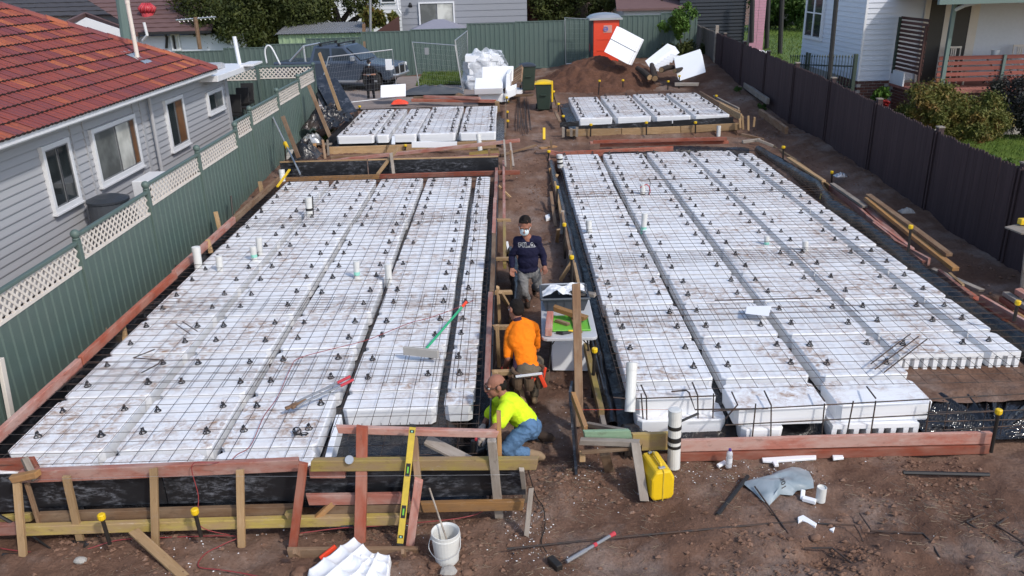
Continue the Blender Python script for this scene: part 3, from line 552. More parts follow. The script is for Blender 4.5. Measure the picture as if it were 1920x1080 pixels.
drape('black plastic bunched over the far edge board of the right front slab', [(2.6, 22.35, .42), (3.6, 22.4, .45), (4.6, 22.45, .48), (5.6, 22.4, .45), (6.6, 22.2, .42)], .5, .14, .07)
drape('black plastic hanging beside the aisle left of the standing man', [(-.02, 10.2, .1), (.02, 11.2, .15), (.06, 12.4, .22), (.05, 13.3, .3), (-.02, 14.0, .32)], .20, .30, .04)
drape('black plastic sheet crumpled by the aisle side of the right slab', [(1.14, 8.45, .08), (1.16, 9.2, .1), (1.18, 10.2, .12), (1.18, 11.5, .16), (1.16, 13, .2), (1.14, 15, .26), (1.12, 18, .32), (1.1, 21.5, .4)], .16, .14, .05)
drape('black plastic puckered by the foot of the leaning white pipe', [(1.18, 8.15, .12), (1.32, 8.2, .16), (1.5, 8.1, .12)], .34, .12, .12)
drape('black plastic rising between the left fence and the left slab formwork', [(-5.95, 8.2, .1), (-5.93, 10, .16), (-5.95, 12, .16), (-5.96, 14, .2), (-5.97, 16.5, .24), (-5.98, 19.5, .3)], .24, .16, .05)
# crinkled sheet shining in the open trench of the right slab
mb = MB(); c0 = GY(1800, 800, 8.4); 
def fn(u, v):
    x = 4.72+2.3*u; y = 8.06+.72*v; a = math.atan2(y-8.1, x-5.55); r = math.hypot(x-5.55, y-8.1)
    return (x, y, .10+.10*v+.17*abs(float(vnoise(a*7, 3.3)))*min(1, r*2)+.10*abs(float(vnoise(a*17+r, r*1.5)))*min(1, r*2))
mb.grid(fn, 140, 50).build('plastic_membrane', M['film'], label='crinkled shiny black sheet in the open trench at the right', cat='plastic sheet')
mb = MB(); mb.grid(lambda u, v: (4.85+2.3*u, 8.62+.8*v, .27+.05*v+.05*float(fbm(u*9, v*4, 3))-.12*float(sst(.25, 0, v))*0), 60, 24).build('trench_soil', M['soil'], smooth=True, label='brown soil bank at the head of the open trench', kind='structure')
# rear slabs formwork
f3 = thing('formwork', 'pale pine formwork round the right rear slab', 'formwork', (4.5, 24.7, .6)); P3 = lambda *a, **k: P2(*a, par=f3, **k)
for a, b in (((1062, 249), (1165, 247)), ((1166, 247), (1275, 243)), ((1276, 243), (1388, 237))): P3('edge_board', GY(*a, 24.75), GY(*b, 24.75), .06, .21, 'pine')
for a, b, m in (((1312, 176), (1350, 198), 'brown_t'), ((1350, 198), (1390, 220), 'pine'), ((1338, 184), (1385, 208), 'grey_t'), ((1345, 194), (1386, 214), 'pine')): P3('edge_board', G(*a, .95), G(*b, .95), .06, .2, m)
for a, b in (((1392, 217), (1393, 243)), ((1403, 217), (1403, 244)), ((1387, 222), (1388, 240)), ((1415, 220), (1413, 238))): P3('peg', GY(*a, 24.5), GY(*b, 24.5), .06, .05, 'pine')
for a, b in (((1056, 239), (1056, 258)), ((1071, 241), (1071, 256)), ((1082, 238), (1081, 256))): P3('peg', GY(*a, 24.6), GY(*b, 24.6), .08, .05, 'grey_t')
P3('edge_board', G(1039, 178, .95), G(1044, 196, .95), .05, .14, 'brown_t'); P3('brace', G(1041, 208, .9), G(1050, 228, .8), .09, .05, 'brown_t')
panel('plywood_panel', GY(1050, 237, 24.9), GY(1086, 234, 24.9), -.03, .12, par=f3)
for a, b in (((1080, 236), (1260, 226)), ((1262, 226), (1375, 219))): p_, q_ = GY(*a, 24.84), GY(*b, 24.84); panel('plywood_panel', (p_.x, 24.84, p_.z), (q_.x, 24.84, q_.z), -.2, .0, par=f3)
f4 = thing('formwork', 'pale pine formwork round the left rear slab', 'formwork', (-3, 23.5, .5)); P4 = lambda *a, **k: P2(*a, par=f4, **k)
for a, b in (((618, 283), (725, 280)), ((726, 280), (800, 277)), ((801, 277), (930, 270))): P4('edge_board', GY(*a, 23.5), GY(*b, 23.5), .06, .24, 'pine')
P4('peg', GY(590, 270, 23.2), GY(592, 303, 23.0), .09, .06, 'amber'); P4('peg', GY(605, 262, 23.2), GY(610, 300, 23.0), .07, .05, 'brown_t'); P4('peg', GY(614, 262, 23.3), GY(616, 292, 23.2), .06, .05, 'grey_t'); P4('cross_piece', GY(585, 270, 23.3), GY(622, 270, 23.3), .05, .06, 'grey_t')
panel('plywood_panel', (-5.3, 23.7, 0), (-5.35, 29.1, 0), .55, .85, par=f4); P4('edge_board', (-.12, 23.8, .8), (-.1, 28.9, .9), .05, .12, 'brown_t'); P4('peg', GY(932, 190, 28.9), GY(933, 210, 28.9), .16, .05, 'pine')

# loose timber lying about: every stick a thing of its own
LT = [
 ('pink board lying on the bank between the amber timber and the draped plastic', 'pink', (1640, 418, .45), (1735, 492, .4), .12, .06, ''), ('grey board lying behind the pink boards at the right bank', 'grey_t', (1560, 345, .55), (1622, 388, .52), .11, .05, ''), ('pine board lying low along the bank near the far slab corner', 'pine', (1478, 296, .6), (1545, 340, .56), .1, .05, ''), ('weathered board lying across the bank below the amber timber', 'grey_t', (1748, 505, .38), (1840, 545, .36), .1, .05, ''), ('red board lying close to the right margin beside the plastic', 'red', (1800, 540, .36), (1885, 600, .33), .12, .06, ''), ('short broken pine stick lying on the bank by the fence', 'pine', (1690, 420, .5), (1722, 430, .5), .05, .04, ''),
 ('pine plank lying on the soil with its end under the front formwork', 'pine', (250, 995, .10), (345, 1082, -.10), .10, .03, 'pine plank'),
 ('top red timber of the stack beyond the right front slab', 'red', (1112, 266, .78), (1362, 260, .78), .10, .09, ''), ('bottom red timber of the stack beyond the right front slab', 'red', (1125, 272, .66), (1365, 266, .66), .12, .09, ''), ('shorter pink timber sticking out left of the red stack', 'pink', (1106, 268, .68), (1160, 265, .68), .09, .07, ''),
 ('long amber timber lying nearest the slab by the dark paling fence', 'amber', (1625, 372, .62), (1792, 505, .42), .12, .07, ''), ('brown timber lying beside the amber one by the paling fence', 'brown_t', (1628, 366, .66), (1780, 478, .52), .12, .06, ''), ('pink timber slanting under the amber timber by the paling fence', 'pink', (1618, 384, .46), (1700, 462, .42), .12, .06, ''),
 ('thin pine batten between the two yellow capped pegs at the right', 'pine', (1780, 512, .4), (1806, 535, .38), .05, .03, ''),
 ('pink timber end at the right edge of the picture, farthest of its stack', 'pink', (1908, 545, .55), (1960, 575, .5), .13, .08, ''), ('weathered timber end in the middle of the stack at the right edge', 'grey_t', (1885, 550, .45), (1950, 592, .42), .1, .07, ''), ('red timber end nearest in the stack at the right edge', 'red', (1880, 560, .36), (1940, 600, .34), .12, .08, ''),
 ('red timber crossing the gap in front of the left rear slab', 'pink', (640, 300, .66), (975, 263, .98), .09, .09, ''), ('short pink timber under the white foam board by the rear slab', 'pink', (600, 304, .52), (730, 290, .55), .10, .07, ''), ('lower pink timber lying behind the black plywood', 'pink', (790, 300, .55), (935, 290, .6), .09, .08, ''), ('yellowish board lying under the crossing red timber', 'yellow_t', (880, 292, .6), (935, 283, .68), .05, .18, ''), ('brown board lying behind the white peg near the left ply', 'brown_t', (620, 296, .48), (790, 286, .5), .06, .1, ''),
 ('dark brown timber slanting beside the slender standing pegs', 'brown_t', (938, 291, .5), (1005, 272, .55), .08, .06, ''),
 ('weathered timber lying along the far edge of the left rear slab', 'brown_t', (775, 183, 1.0), (1000, 178, 1.05), .12, .08, ''), ('long red timber on the stack beyond the left rear slab', 'red', (772, 188, .98), (930, 190, 1.0), .14, .1, ''), ('pink timber uppermost on the stack beyond the left rear slab', 'pink', (795, 181, 1.1), (900, 184, 1.12), .12, .08, ''),
 ('small pine offcut leaning on the outer board beside the aisle', 'pine', (935, 348, .62), (957, 370, .35), .06, .04, ''),
 ('brown peg lying at an angle near the right front corner', 'brown_t', (1390, 252, .72), (1432, 262, .62), .08, .07, ''), ('grey timber ending at a dark peg right of the far slab corner', 'grey_t', (1420, 262, .75), (1450, 274, .6), .07, .07, ''), ('grey board lying across the far right corner of the right slab', 'grey_t', (1392, 266, .7), (1425, 262, .72), .07, .08, ''),
 ('long grey sleeper at the foot of the dark paling fence', 'grey_t', (1395, 158, 1.15), (1440, 190, 1.1), .1, .2, ''), ('brown sleeper at the foot of the dark paling fence', 'brown_t', (1425, 210, .95), (1475, 245, .85), .1, .2, ''), ('broken grey batten lying behind the right rear slab', 'grey_t', (1265, 158, 1.22), (1310, 158, 1.22), .1, .12, '')]
for lb, m, a, b, wd, h, c in LT: plank('timber', G(*a), G(*b), wd, h, M[m], label=lb, cat=c or 'timber')
ST = [  # sticks seen standing: pixel, depth
 ('grey weathered peg leaning on the green fence by the soil heap', 'brown_t', (530, 218, 20.9), (560, 296, 20.2), .10, .05), ('rough pine plank leaning on the green fence near the black plywood', 'brown_t', (579, 160, 25.5), (619, 257, 24.2), .11, .05), ('long pale timber leaning against the black plywood stack', 'pine', (599, 100, 27.3), (637, 207, 25.6), .10, .05),
 ('brown peg standing against the green fence behind the red edge board', 'brown_t', (185, 580, 11.9), (196, 628, 11.6), .10, .05), ('pine peg nailed to the red edge board below the second fence post', 'pine', (228, 603, 11.05), (236, 640, 10.9), .075, .05), ('pine peg on the red edge board left of the white pipe', 'pine', (389, 449, 14.6), (396, 475, 14.5), .08, .05), ('pine peg rising behind the red edge board near the black rod', 'pine', (404, 397, 16.3), (412, 430, 16.1), .08, .05), ('pine peg at the far end of the red edge board', 'pine', (487, 340, 18.9), (494, 376, 18.6), .09, .05),
 ('slim pale peg standing at the far mouth of the aisle', 'grey_t', (945, 262, 21.2), (948, 312, 20.3), .05, .04), ('second slim pale peg at the aisle mouth, on a dark foot', 'grey_t', (957, 268, 21.6), (963, 312, 20.6), .05, .05),
 ('small brown peg in the cleared soil beside the aisle', 'brown_t', (917, 280, 21.3), (918, 298, 21.3), .06, .04), ('tall weathered post leaning over the work table', 'brown_t', (1080, 532, 9.15), (1086, 800, 8.55), .10, .05)]
for lb, m, a, b, wd, h in ST: plank('timber_peg', GY(*a), GY(*b), wd, h, M[m], upv=UPY, label=lb, cat='timber peg')
# leaning black plywood sheets
for lb, a, b, wd, m in (('black plywood sheet leaning in the middle of the stack by the green fence', (597, 143), (632, 205), .42, 'ply'), ('wide black plywood sheet leaning rightmost in the stack', (618, 150), (655, 212), .50, 'ply'), ('narrow dark plywood strip leaning leftmost in the stack', (585, 148), (622, 215), .26, 'ply')):
    plank('plywood_sheet', GY(*a, 28.5), GY(*b, 26.2), wd, .018, M[m], upv=(.25, -.8, .4), label=lb, cat='plywood')
for i, (x, y) in enumerate(((604, 222), (625, 212))):
    mb = MB(); c = GY(x, y, 25.2+i*.6)
    mb.grid(lambda u, v: c+Vector(((u-.5)*1.1, (v-.5)*1.1, .45*math.sin(u*3.14)*math.sin(v*3.14)*(1+.8*float(vnoise(u*7+i, v*7)))-.2+.12*float(vnoise(u*16, v*16)))), 22, 22).build('plastic_membrane', M['plastic'], label=('black plastic heaped below the leaning plywood' if i else 'black plastic heaped beside the rough plank by the fence'), cat='plastic sheet')
mb = MB(); c = GY(571, 276, 22.3); mb.grid(lambda u, v: c+Vector(((u-.5)*.8, (v-.5)*.8, .5*math.sin(u*3.14)*math.sin(v*3.14)*(1+.8*float(vnoise(u*7+4, v*7)))-.25)), 18, 18).build('plastic_membrane', M['plastic'], label='black plastic bundle in the corner by the green fence', cat='plastic sheet')
# little saw-horse frame at the aisle mouth of the right slab
th = thing('trestle', 'rough timber trestle frame beside the yellow case', 'trestle', (1.0, 7.5, 0)); Pt = lambda *a, **k: P2(*a, par=th, **k)
Pt('rail', GY(1087, 827, 7.55), GY(1197, 831, 7.5), .07, .065, 'grey_t'); Pt('rail', GY(1095, 815, 7.62), GY(1182, 813, 7.6), .05, .10, 'green_t'); Pt('rail', GY(1090, 848, 7.5), GY(1180, 841, 7.5), .04, .035, 'brown_t'); Pt('rail', GY(1098, 795, 8.0), GY(1170, 808, 7.65), .05, .05, 'grey_t')
Pt('leg', GY(1191, 829, 7.48), G(1208, 938, 0), .095, .05, 'grey_t', upv=UPY); Pt('leg', GY(1134, 850, 7.62), G(1142, 880, 0), .11, .06, 'brown_t', upv=UPY); Pt('leg', GY(1092, 850, 7.55), GY(1092, 864, 7.55), .06, .05, 'pine', upv=UPY); Pt('brace', GY(1075, 742, 8.45), GY(1098, 805, 7.75), .10, .05, 'amber', upv=UPY)
mb = MB(); a, b = GY(1066, 735, 8.6), G(1078, 890, 0.); mb.add([a, a+Vector((.05, .28, 0)), b+Vector((.05, .5, 0)), b, a+Vector((.03, 0, 0)), a+Vector((.08, .28, 0)), b+Vector((.08, .5, 0)), b+Vector((.03, 0, 0))], [(0, 1, 2, 3), (7, 6, 5, 4), (0, 4, 5, 1), (1, 5, 6, 2), (2, 6, 7, 3), (3, 7, 4, 0)]); mb.build('plywood_panel', M['ply'], th)
# ================================================================= PIPES, PEGS, TOOLS
def pipe(label, top, base, r=.05, bands=(), mint=None, cap=True, elbow=False):
    top, base = Vector(top), Vector(base); t = thing('pvc_pipe', label, 'pipe', base); mb = MB(); d = (top-base); mb.tube([base, top], r, 18); mb.tube([top-d.normalized()*.09, top-d.normalized()*.004], r*1.06, 18, cap=False); 
    if cap: mb.tube([top-d.normalized()*.002, top+d.normalized()*.006], [r*1.05, r*.7], 18)
    mb.build('pipe', M['pvc'], t, smooth=False)
    for b in bands: p = base.lerp(top, b[0]); q = base.lerp(top, b[1]); m2 = MB(); m2.tube([p, q], r*1.05, 18); m2.build('tape_band', M['black'], t)
    if mint: p = base.lerp(top, mint[0]); q = base.lerp(top, mint[1]); m2 = MB(); m2.tube([p, q], r*1.02, 18); m2.build('printed_band', M['mint'], t)
    return t
def pp(label, x0, y0, x1, y1, z=T1-.1, **k):
    b = G(x1, y1, z); return pipe(label, GY(x0, y0, b.y), b, **k)
pp('white pipe standing at the edge of the left slab nearest the green fence', 367, 463, 373, 506, .5, r=.07); pp('white pipe right of the one nearest the green fence', 410, 480, 414, 518, r=.055); pp('white pipe beside the mint banded pipe in the left slab', 485, 445, 488, 486, r=.055); pp('white pipe with mint band left of centre in the left slab', 474, 462, 479, 498, r=.055, mint=(.45, .6))
pp('white pipe with black band and dark rod in the far left slab', 578, 370, 581, 414, r=.07, bands=((.45, .55),)); pp('short white pipe with a mint ring in the middle of the left slab', 668, 490, 670, 532, r=.05, mint=(.4, .55)); pp('white pipe standing right of the mint ringed pipe in the left slab', 727, 495, 730, 538, r=.055)
pp('white pipe at the aisle edge of the right front slab', 1104, 413, 1105, 444, r=.055); pp('tall white pipe with mint foot in the right front slab', 1209, 400, 1206, 438, r=.055, mint=(0, .35)); pp('low white pipe with mint band in the middle of the right slab', 1438, 443, 1437, 468, r=.045, mint=(.4, .6)); pp('white pipe between two columns at the right of the right slab', 1510, 452, 1510, 480, r=.05)
pp('white pipe with black collar and red wires in the right slab', 1205, 345, 1205, 372, r=.06, bands=((.05, .35),)); pp('white capped pipe with black bands at the far left corner of the right slab', 1049, 290, 1051, 314, .5, r=.075, bands=((.3, .42), (.62, .75)))
pipe('leaning white pipe with elbow at the near left corner of the right slab', GY(1185, 680, 8.55), GY(1181, 772, 8.28), .062)
pipe('thick white pipe with three black tape bands before the red board', GY(1266, 768, 7.82), G(1263, 876, 0), .072, bands=((.36, .41), (.47, .55), (.68, .74)))
pipe('white pipe standing behind the black plywood of the left slab', GY(897, 252, 22.6), GY(902, 296, 22.4), .065); pipe('white pipe with black ring at the near right of the right rear slab', GY(1348, 236, 24.55), GY(1347, 256, 24.5), .06, bands=((.85, .98),)); pipe('white pipe standing by the left fence at the far slab corner', GY(528, 318, 19.75), GY(530, 340, 19.7), .07); pipe('white striped pipe end by the stacked foam pods', GY(947, 176, 29.4), GY(949, 190, 29.4), .07, bands=((.3, .4), (.6, .7)))
def peg(label, top, base, r=.016, cap=.036, m='dark_bar'):
    top, base = Vector(top), Vector(base); t = thing('steel_peg', label, 'steel peg', base); mb = MB(); mb.tube([base, top], r, 8); mb.build('rod', M[m], t); c = MB(); c.lathe([(cap*.8, -.045), (cap, -.03), (cap, .012), (cap*.75, .02)], top, 10); c.build('cap', M['yellow'], t)
PG = [('peg with yellow cap leaning by the lower yellow board, left one', 190, 967, 6.62, 206, 1020), ('peg with yellow cap left of the pine peg in the middle front', 365, 957, 6.66, 377, 1006),
 ('peg with yellow cap at the right end of the red board', 1873, 770, 7.85, 1858, 848), ('peg with yellow cap beside the draped plastic at the right', 1708, 424, 12.7, 1703, 472), ('peg with yellow cap near the stack at the right edge', 1909, 566, 9.9, 1901, 602), ('peg with yellow cap on the bank by the paling fence', 1560, 322, 18.9, 1559, 350), ('peg with yellow cap at the upper right side of the slab', 1469, 275, 21.0, 1468, 302),
 ('black peg with yellow cap under the table corner', 1115, 655, 9.35, 1111, 745), ('black peg with yellow cap left of the right slab, beside two braces', 1072, 481, 12.4, 1072, 535), ('black peg with yellow cap by the grey brace at the aisle', 1058, 420, 14.4, 1059, 485), ('thin peg with yellow cap in the aisle side of the far slab', 1045, 350, 17.5, 1044, 392), ('thin peg with yellow cap at the far left corner of the right slab', 1029, 283, 21.9, 1028, 335),
 ('black peg with yellow cap at the front board of the right rear slab, left one', 1108, 233, 24.6, 1107, 256), ('black peg with pale cap in the middle of the right rear front board', 1212, 229, 24.6, 1212, 253), ('black peg with cap right of the middle of the right rear front board', 1304, 229, 24.6, 1304, 250), ('tall peg with yellow cap before the soil mound', 1124, 151, 30.9, 1122, 178), ('peg with yellow cap right of the tall one before the mound', 1168, 150, 30.9, 1168, 164), ('peg with yellow cap behind the right rear slab', 1253, 152, 30.9, 1252, 168), ('peg with yellow cap below the tilted foam bundle', 1274, 142, 31.2, 1273, 166), ('peg with yellow cap at the right side of the right rear slab', 1343, 179, 28.5, 1343, 194),
 ('peg with yellow cap by the bin, left side of the right rear slab', 1038, 171, 28.8, 1038, 186), ('peg with yellow cap halfway down the left side of the right rear slab', 1047, 194, 26.9, 1047, 210), ('peg with yellow cap at the near left corner of the right rear slab', 1056, 217, 25.6, 1056, 235), ('short yellow capped peg at the pine board of the left rear slab', 760, 272, 23.4, 760, 282), ('yellow capped peg in the left side of the left rear slab', 631, 233, 25.5, 631, 246), ('yellow capped peg in the black heap by the left rear slab', 674, 199, 28.7, 675, 208), ('yellow capped peg at the far right corner of the left rear slab', 950, 182, 29.0, 950, 196), ('yellow capped peg halfway along the right side of the left rear slab', 951, 209, 27.5, 951, 222), ('yellow capped peg lower on the right side of the left rear slab', 952, 226, 26.2, 952, 240), ('tall peg with yellow cap by the rake at the left fence', 534, 269, 22.2, 536, 305)]
for lb, x0, y0, Y, x1, y1 in PG: peg(lb, GY(x0, y0, Y), GY(x1, y1, Y), r=.02 if Y < 9 else .022, cap=.038 if Y < 20 else .05)
mb = MB(); mb.beam(GY(1020, 240, 24.4), GY(1020, 262, 24.2), .08, .08, UPY); mb.build('marker_peg', M['yellow'], label='thick yellow marker peg standing in the middle of the aisle', cat='marker peg', bevel=.01)
for lb, a, b in (('black rod standing behind the red edge board near the fence', GY(433, 367, 17.5), GY(437, 408, 17.3)), ('short black rod standing at the edge board by the white pipe', GY(330, 497, 14), GY(331, 510, 13.9))):
    mb = MB(); mb.tube([a, b], .022, 8); mb.build('steel_rod', M['dark_bar'], label=lb, cat='steel rod')
for lb, pts, r, m in (
 ('black flat bar lying between the yellow case and the plastic sack', [G(1402, 893, .02), G(1345, 966, .02)], .024, 'black'), ('long black bar lying on the soil at the right', [G(1693, 886, .02), G(1855, 890, .02)], .022, 'black'),
 ('thin rusty bar lying right across the foreground soil', [G(950, 1029, .03), G(1130, 1010, .03), G(1440, 982, .02), G(1495, 978, .02)], .010, 'steel'), ('bent rusty bar with hooked end at the right of the sack', [G(1525, 981, .03), G(1602, 985, .05), G(1612, 1000, .05), G(1618, 1015, .02)], .009, 'steel'), ('rusty bent bar crossing the small hollow', [G(1632, 995, .03), G(1730, 1000, .05), G(1745, 1015, .04), G(1762, 1045, .02)], .009, 'steel'), ('hooked rusty bar lying at the far right foreground', [G(1845, 963, .04), G(1812, 979, .05), G(1870, 1016, .04), G(1857, 1025, .04)], .010, 'steel'), ('rusty bar bent like an elbow at the right margin', [G(1890, 970, .04), G(1868, 985, .05), G(1920, 1018, .04)], .010, 'steel'), ('rusty bent bar at the bottom of the picture right of centre', [G(1508, 1028, .03), G(1560, 1027, .05), G(1625, 1078, .02)], .010, 'steel'),
 ('thin rusty bar leaning under the corner of the plastic sack', [G(1415, 912, .06), G(1478, 1000, .02)], .009, 'steel'), ('short rusty bar by the bent bar in the soil', [G(1612, 963, .03), G(1632, 992, .03)], .008, 'steel'), ('thin rusty bar at the right margin of the soil', [G(1895, 1052, .03), G(1925, 1030, .05)], .010, 'steel'),
 ('zigzag rusty bar lying on the left slab mesh', [G(290, 655, T1+.1), G(250, 671, T1+.1), G(302, 675, T1+.1), G(296, 683, T1+.1), G(265, 699, T1+.1)], .008, 'steel'), ('short rusty bar laid on the left slab mesh, upper one', [G(330, 608, T1+.1), G(356, 626, T1+.1)], .007, 'steel'), ('short rusty bar laid on the left slab mesh, lower one', [G(342, 603, T1+.1), G(370, 621, T1+.1)], .007, 'steel'),
 ('rusty bar laid slanting on the right slab mesh, topmost of three', [G(1707, 626, T1+.1), G(1633, 682, T1+.1)], .009, 'steel'), ('rusty bar laid slanting on the right slab mesh, middle of three', [G(1722, 631, T1+.1), G(1641, 692, T1+.1)], .009, 'steel'), ('rusty bar laid slanting on the right slab mesh, lowest of three', [G(1738, 636, T1+.1), G(1658, 698, T1+.1)], .009, 'steel'),
 ('straight rusty bar lying across the far right slab mesh', [G(1198, 338, T1+.1), G(1355, 333, T1+.1)], .009, 'steel'), ('straight rusty bar lying across the middle of the right slab mesh', [G(1340, 563, T1+.1), G(1525, 559, T1+.1)], .009, 'steel'),
 ('bent black conduit at the left foreground by the pine peg', [G(-5, 965, .2), G(40, 990, .0), G(110, 1040, -.09), G(5, 1040, -.09)], .018, 'black'), ('black flexible conduit behind the banded pipe', [GY(1276, 790, 7.95), GY(1285, 786, 8.0), GY(1310, 775, 8.05)], .015, 'black')):
    mb = MB(); mb.tube(pts, r, 6); mb.build('steel_bar' if m == 'steel' else 'black_bar', M[m], label=lb, cat='steel bar' if m == 'steel' else 'bar')
# reinforcing bars lying in the far aisle
for i in range(11):
    x = 968+i*2.4; mb = MB(); mb.tube([G(x+rnd.uniform(-6, 4), 183+rnd.uniform(-3, 4), .86), G(x+rnd.uniform(-3, 8), 235+rnd.uniform(-4, 14), .64)], .012, 5); mb.build('steel_bar', M['steel'], label='rusty bar in the bundle lying in the far aisle', cat='steel bar', group='rusty bars lying in the far aisle')
def wire(name, pts, r, m, label, cat):
    pts = [Vector(p) for p in pts]; out = []
    for i in range(len(pts)-1):
        p0, p1, p2, p3 = pts[max(i-1, 0)], pts[i], pts[i+1], pts[min(i+2, len(pts)-1)]
        for s in range(6):
            t = s/6; out.append(.5*((2*p1)+(p2-p0)*t+(2*p0-5*p1+4*p2-p3)*t*t+(3*p1-p0-3*p2+p3)*t**3))
    out.append(pts[-1]); mb = MB(); mb.tube(out, r, 5); mb.build(name, M[m], smooth=True, label=label, cat=cat)
z = T1+.1
wire('extension_cord', [G(x, y, z) for x, y in ((888, 563), (850, 580), (802, 597), (770, 605), (720, 625), (680, 640), (620, 655), (560, 672), (545, 690), (520, 745), (495, 780), (470, 835), (445, 852), (430, 864))]+[GY(400, 868, 6.95), GY(360, 872, 6.9), GY(372, 930, 6.88), GY(374, 985, 6.8), G(430, 1003, -.08)], .005, 'leadred', 'thin red and black lead trailing over the left slab to the front', 'lead')
wire('extension_cord', [G(x, y, -.085) for x, y in ((0, 1028), (60, 1035), (150, 1032), (220, 1013), (300, 1008), (440, 1005), (420, 1020), (385, 1038), (372, 1062), (410, 1068), (450, 1074), (490, 1082))], .006, 'leadred', 'red lead snaking over the soil at the lower left', 'lead')
wire('extension_cord', [G(x, y, .0) for x, y in ((560, 1000), (640, 990), (720, 985), (880, 968), (930, 935), (985, 880))], .006, 'leadred', 'red lead running behind the white bucket', 'lead')
wire('extension_cord', [G(x, y, .02) for x, y in ((990, 880), (1005, 930), (1018, 950), (1022, 985), (1015, 1015), (1025, 1036))], .006, 'dark_bar', 'dark lead curling by the end of the front formwork', 'lead')
wire('wire', [GY(1200, 352, 17.6), GY(1213, 346, 17.6), GY(1219, 358, 17.6), GY(1214, 372, 17.6)], .010, 'pinkred', 'red wire looping out of the black collared pipe', 'wire'); wire('wire', [GY(1216, 333, 17.6), GY(1219, 345, 17.6), GY(1215, 368, 17.6)], .008, 'black', 'black wire standing beside the red looped wire', 'wire')
wire('rod', [GY(586, 368, 16.6), GY(588, 413, 16.6)], .014, 'dark_bar', 'dark thin rod standing against the banded pipe in the left slab', 'rod')
wire('string_line', [GY(60, 900, 6.8), GY(300, 893, 6.8), GY(600, 893, 6.8), GY(960, 890, 6.8)], .0012, 'galv', 'thin builder string stretched before the front formwork', 'string line')
wire('string_line', [GY(1085, 768, 8.3), GY(1200, 768, 8.3), GY(1260, 768, 8.0)], .0018, 'orange', 'thin orange string line by the leaning white pipe', 'string line')
# screed rake
t = thing('screed_rake', 'screed rake with green handle and broad grey head on the mesh', 'rake', G(790, 660, T1+.1)); a = G(866, 576, T1+.42); b = G(797, 656, T1+.14); mb = MB(); mb.tube([b, a], .017, 8); mb.build('handle', paint('green handle', (.03, .36, .17), .4, 0, .05), t); mb = MB(); mb.tube([a, a+(a-b).normalized()*.12], .021, 8); mb.build('grip', M['orange'], t); mb = MB(); mb.beam(G(757, 657, T1+.14), G(822, 664, T1+.14), .05, .11); mb.build('head', M['concrete'], t, bevel=.006)
# bolt cutter
t = thing('bolt_cutter', 'long handled bolt cutter with red grips lying on the mesh', 'bolt cutter', G(600, 735, T1+.1)); z = T1+.12
for a, b in (((550, 760), (656, 706)), ((556, 764), (662, 712))):
    mb = MB(); p, q = G(*a, z), G(*b, z); mb.tube([p, p.lerp(q, .15)+Vector((0, 0, .02)), p.lerp(q, .78)], .014, 8); mb.build('handle', M['grey'], t); mb = MB(); mb.tube([p.lerp(q, .76), q], .019, 8); mb.build('grip', M['pinkred'], t)
mb = MB(); p = G(545, 764, z); q = G(572, 749, z); mb.beam(p, q, .075, .04); mb.beam(p+Vector((-.0, .02, 0)), p+Vector((-.06, -.02, 0)), .05, .03); mb.build('jaw', M['brown_t'], t, bevel=.012)
# spirit level
t = thing('spirit_level', 'long yellow spirit level leaning across the front formwork', 'spirit level', G(758, 1020, -.05)); p, q = GY(774, 797, 6.98), G(750, 1021, -.02); Mx, L = frame(p, q, (0, -1, 0)); mb = MB(); mb.box((0, -.032, -.014), (L, .032, .014)); mb.build('body', M['yellow2'], t, M=Mx, bevel=.004)
for c, l in ((.05, .03), (.37, .13), (.72, .13), (.93, .03)):
    m2 = MB(); m2.box((L*c-l/2, -.022, .0145), (L*c+l/2, .022, .018)); m2.build('vial_window', M['black'], t, M=Mx, bevel=.004); m2 = MB(); m2.box((L*c-l*.25, -.008, .0185), (L*c+l*.25, .008, .022)); m2.build('vial', M['mint'] if l < .1 else M['tray'], t, M=Mx)
for c in (.004, .996):
    m2 = MB(); m2.box((L*c-.012, -.033, -.016), (L*c+.012, .033, .016)); m2.build('end_cap', M['black'], t, M=Mx)
# bucket
b = G(838, 1042, -.02); b.z = hz(b.x, b.y)-.01; t = thing('bucket', 'white plastic bucket with a stirring stick on the soil', 'bucket', b); mb = MB(); mb.lathe([(.112, 0), (.135, .27), (.137, .272), (.137, .30), (.143, .302), (.143, .318), (.137, .32), (.138, .36), (.133, .362), (.12, .34), (.105, .03), (0, .03)], b, 28, cap=False); mb.lathe([(.112, 0), (0, 0)], b, 28, cap=False); mb.build('pail', M['pvc'], t, smooth=False)
mb = MB(); mb.lathe([(.114, .16), (0, .165)], b, 20, cap=False); mb.build('contents', M['concrete'], t); mb = MB(); mb.tube([b+Vector((.03, 0, .16)), GY(805, 915, b.y+.1)], .009, 6); mb.build('mixing_stick', M['grey_t'], label='thin stick standing in the white bucket', cat='stick')
wire('bucket_handle', [b+Vector((-.143, 0, .3)), b+Vector((-.16, -.06, .2)), b+Vector((-.05, -.15, .14)), b+Vector((.12, -.1, .18)), b+Vector((.143, 0, .3))], .004, 'galv', None, None); o = col.objects[-1]; o = bpy.data.objects['bucket_handle']; o.parent = t; o.matrix_basis = WM[t.name].inverted()
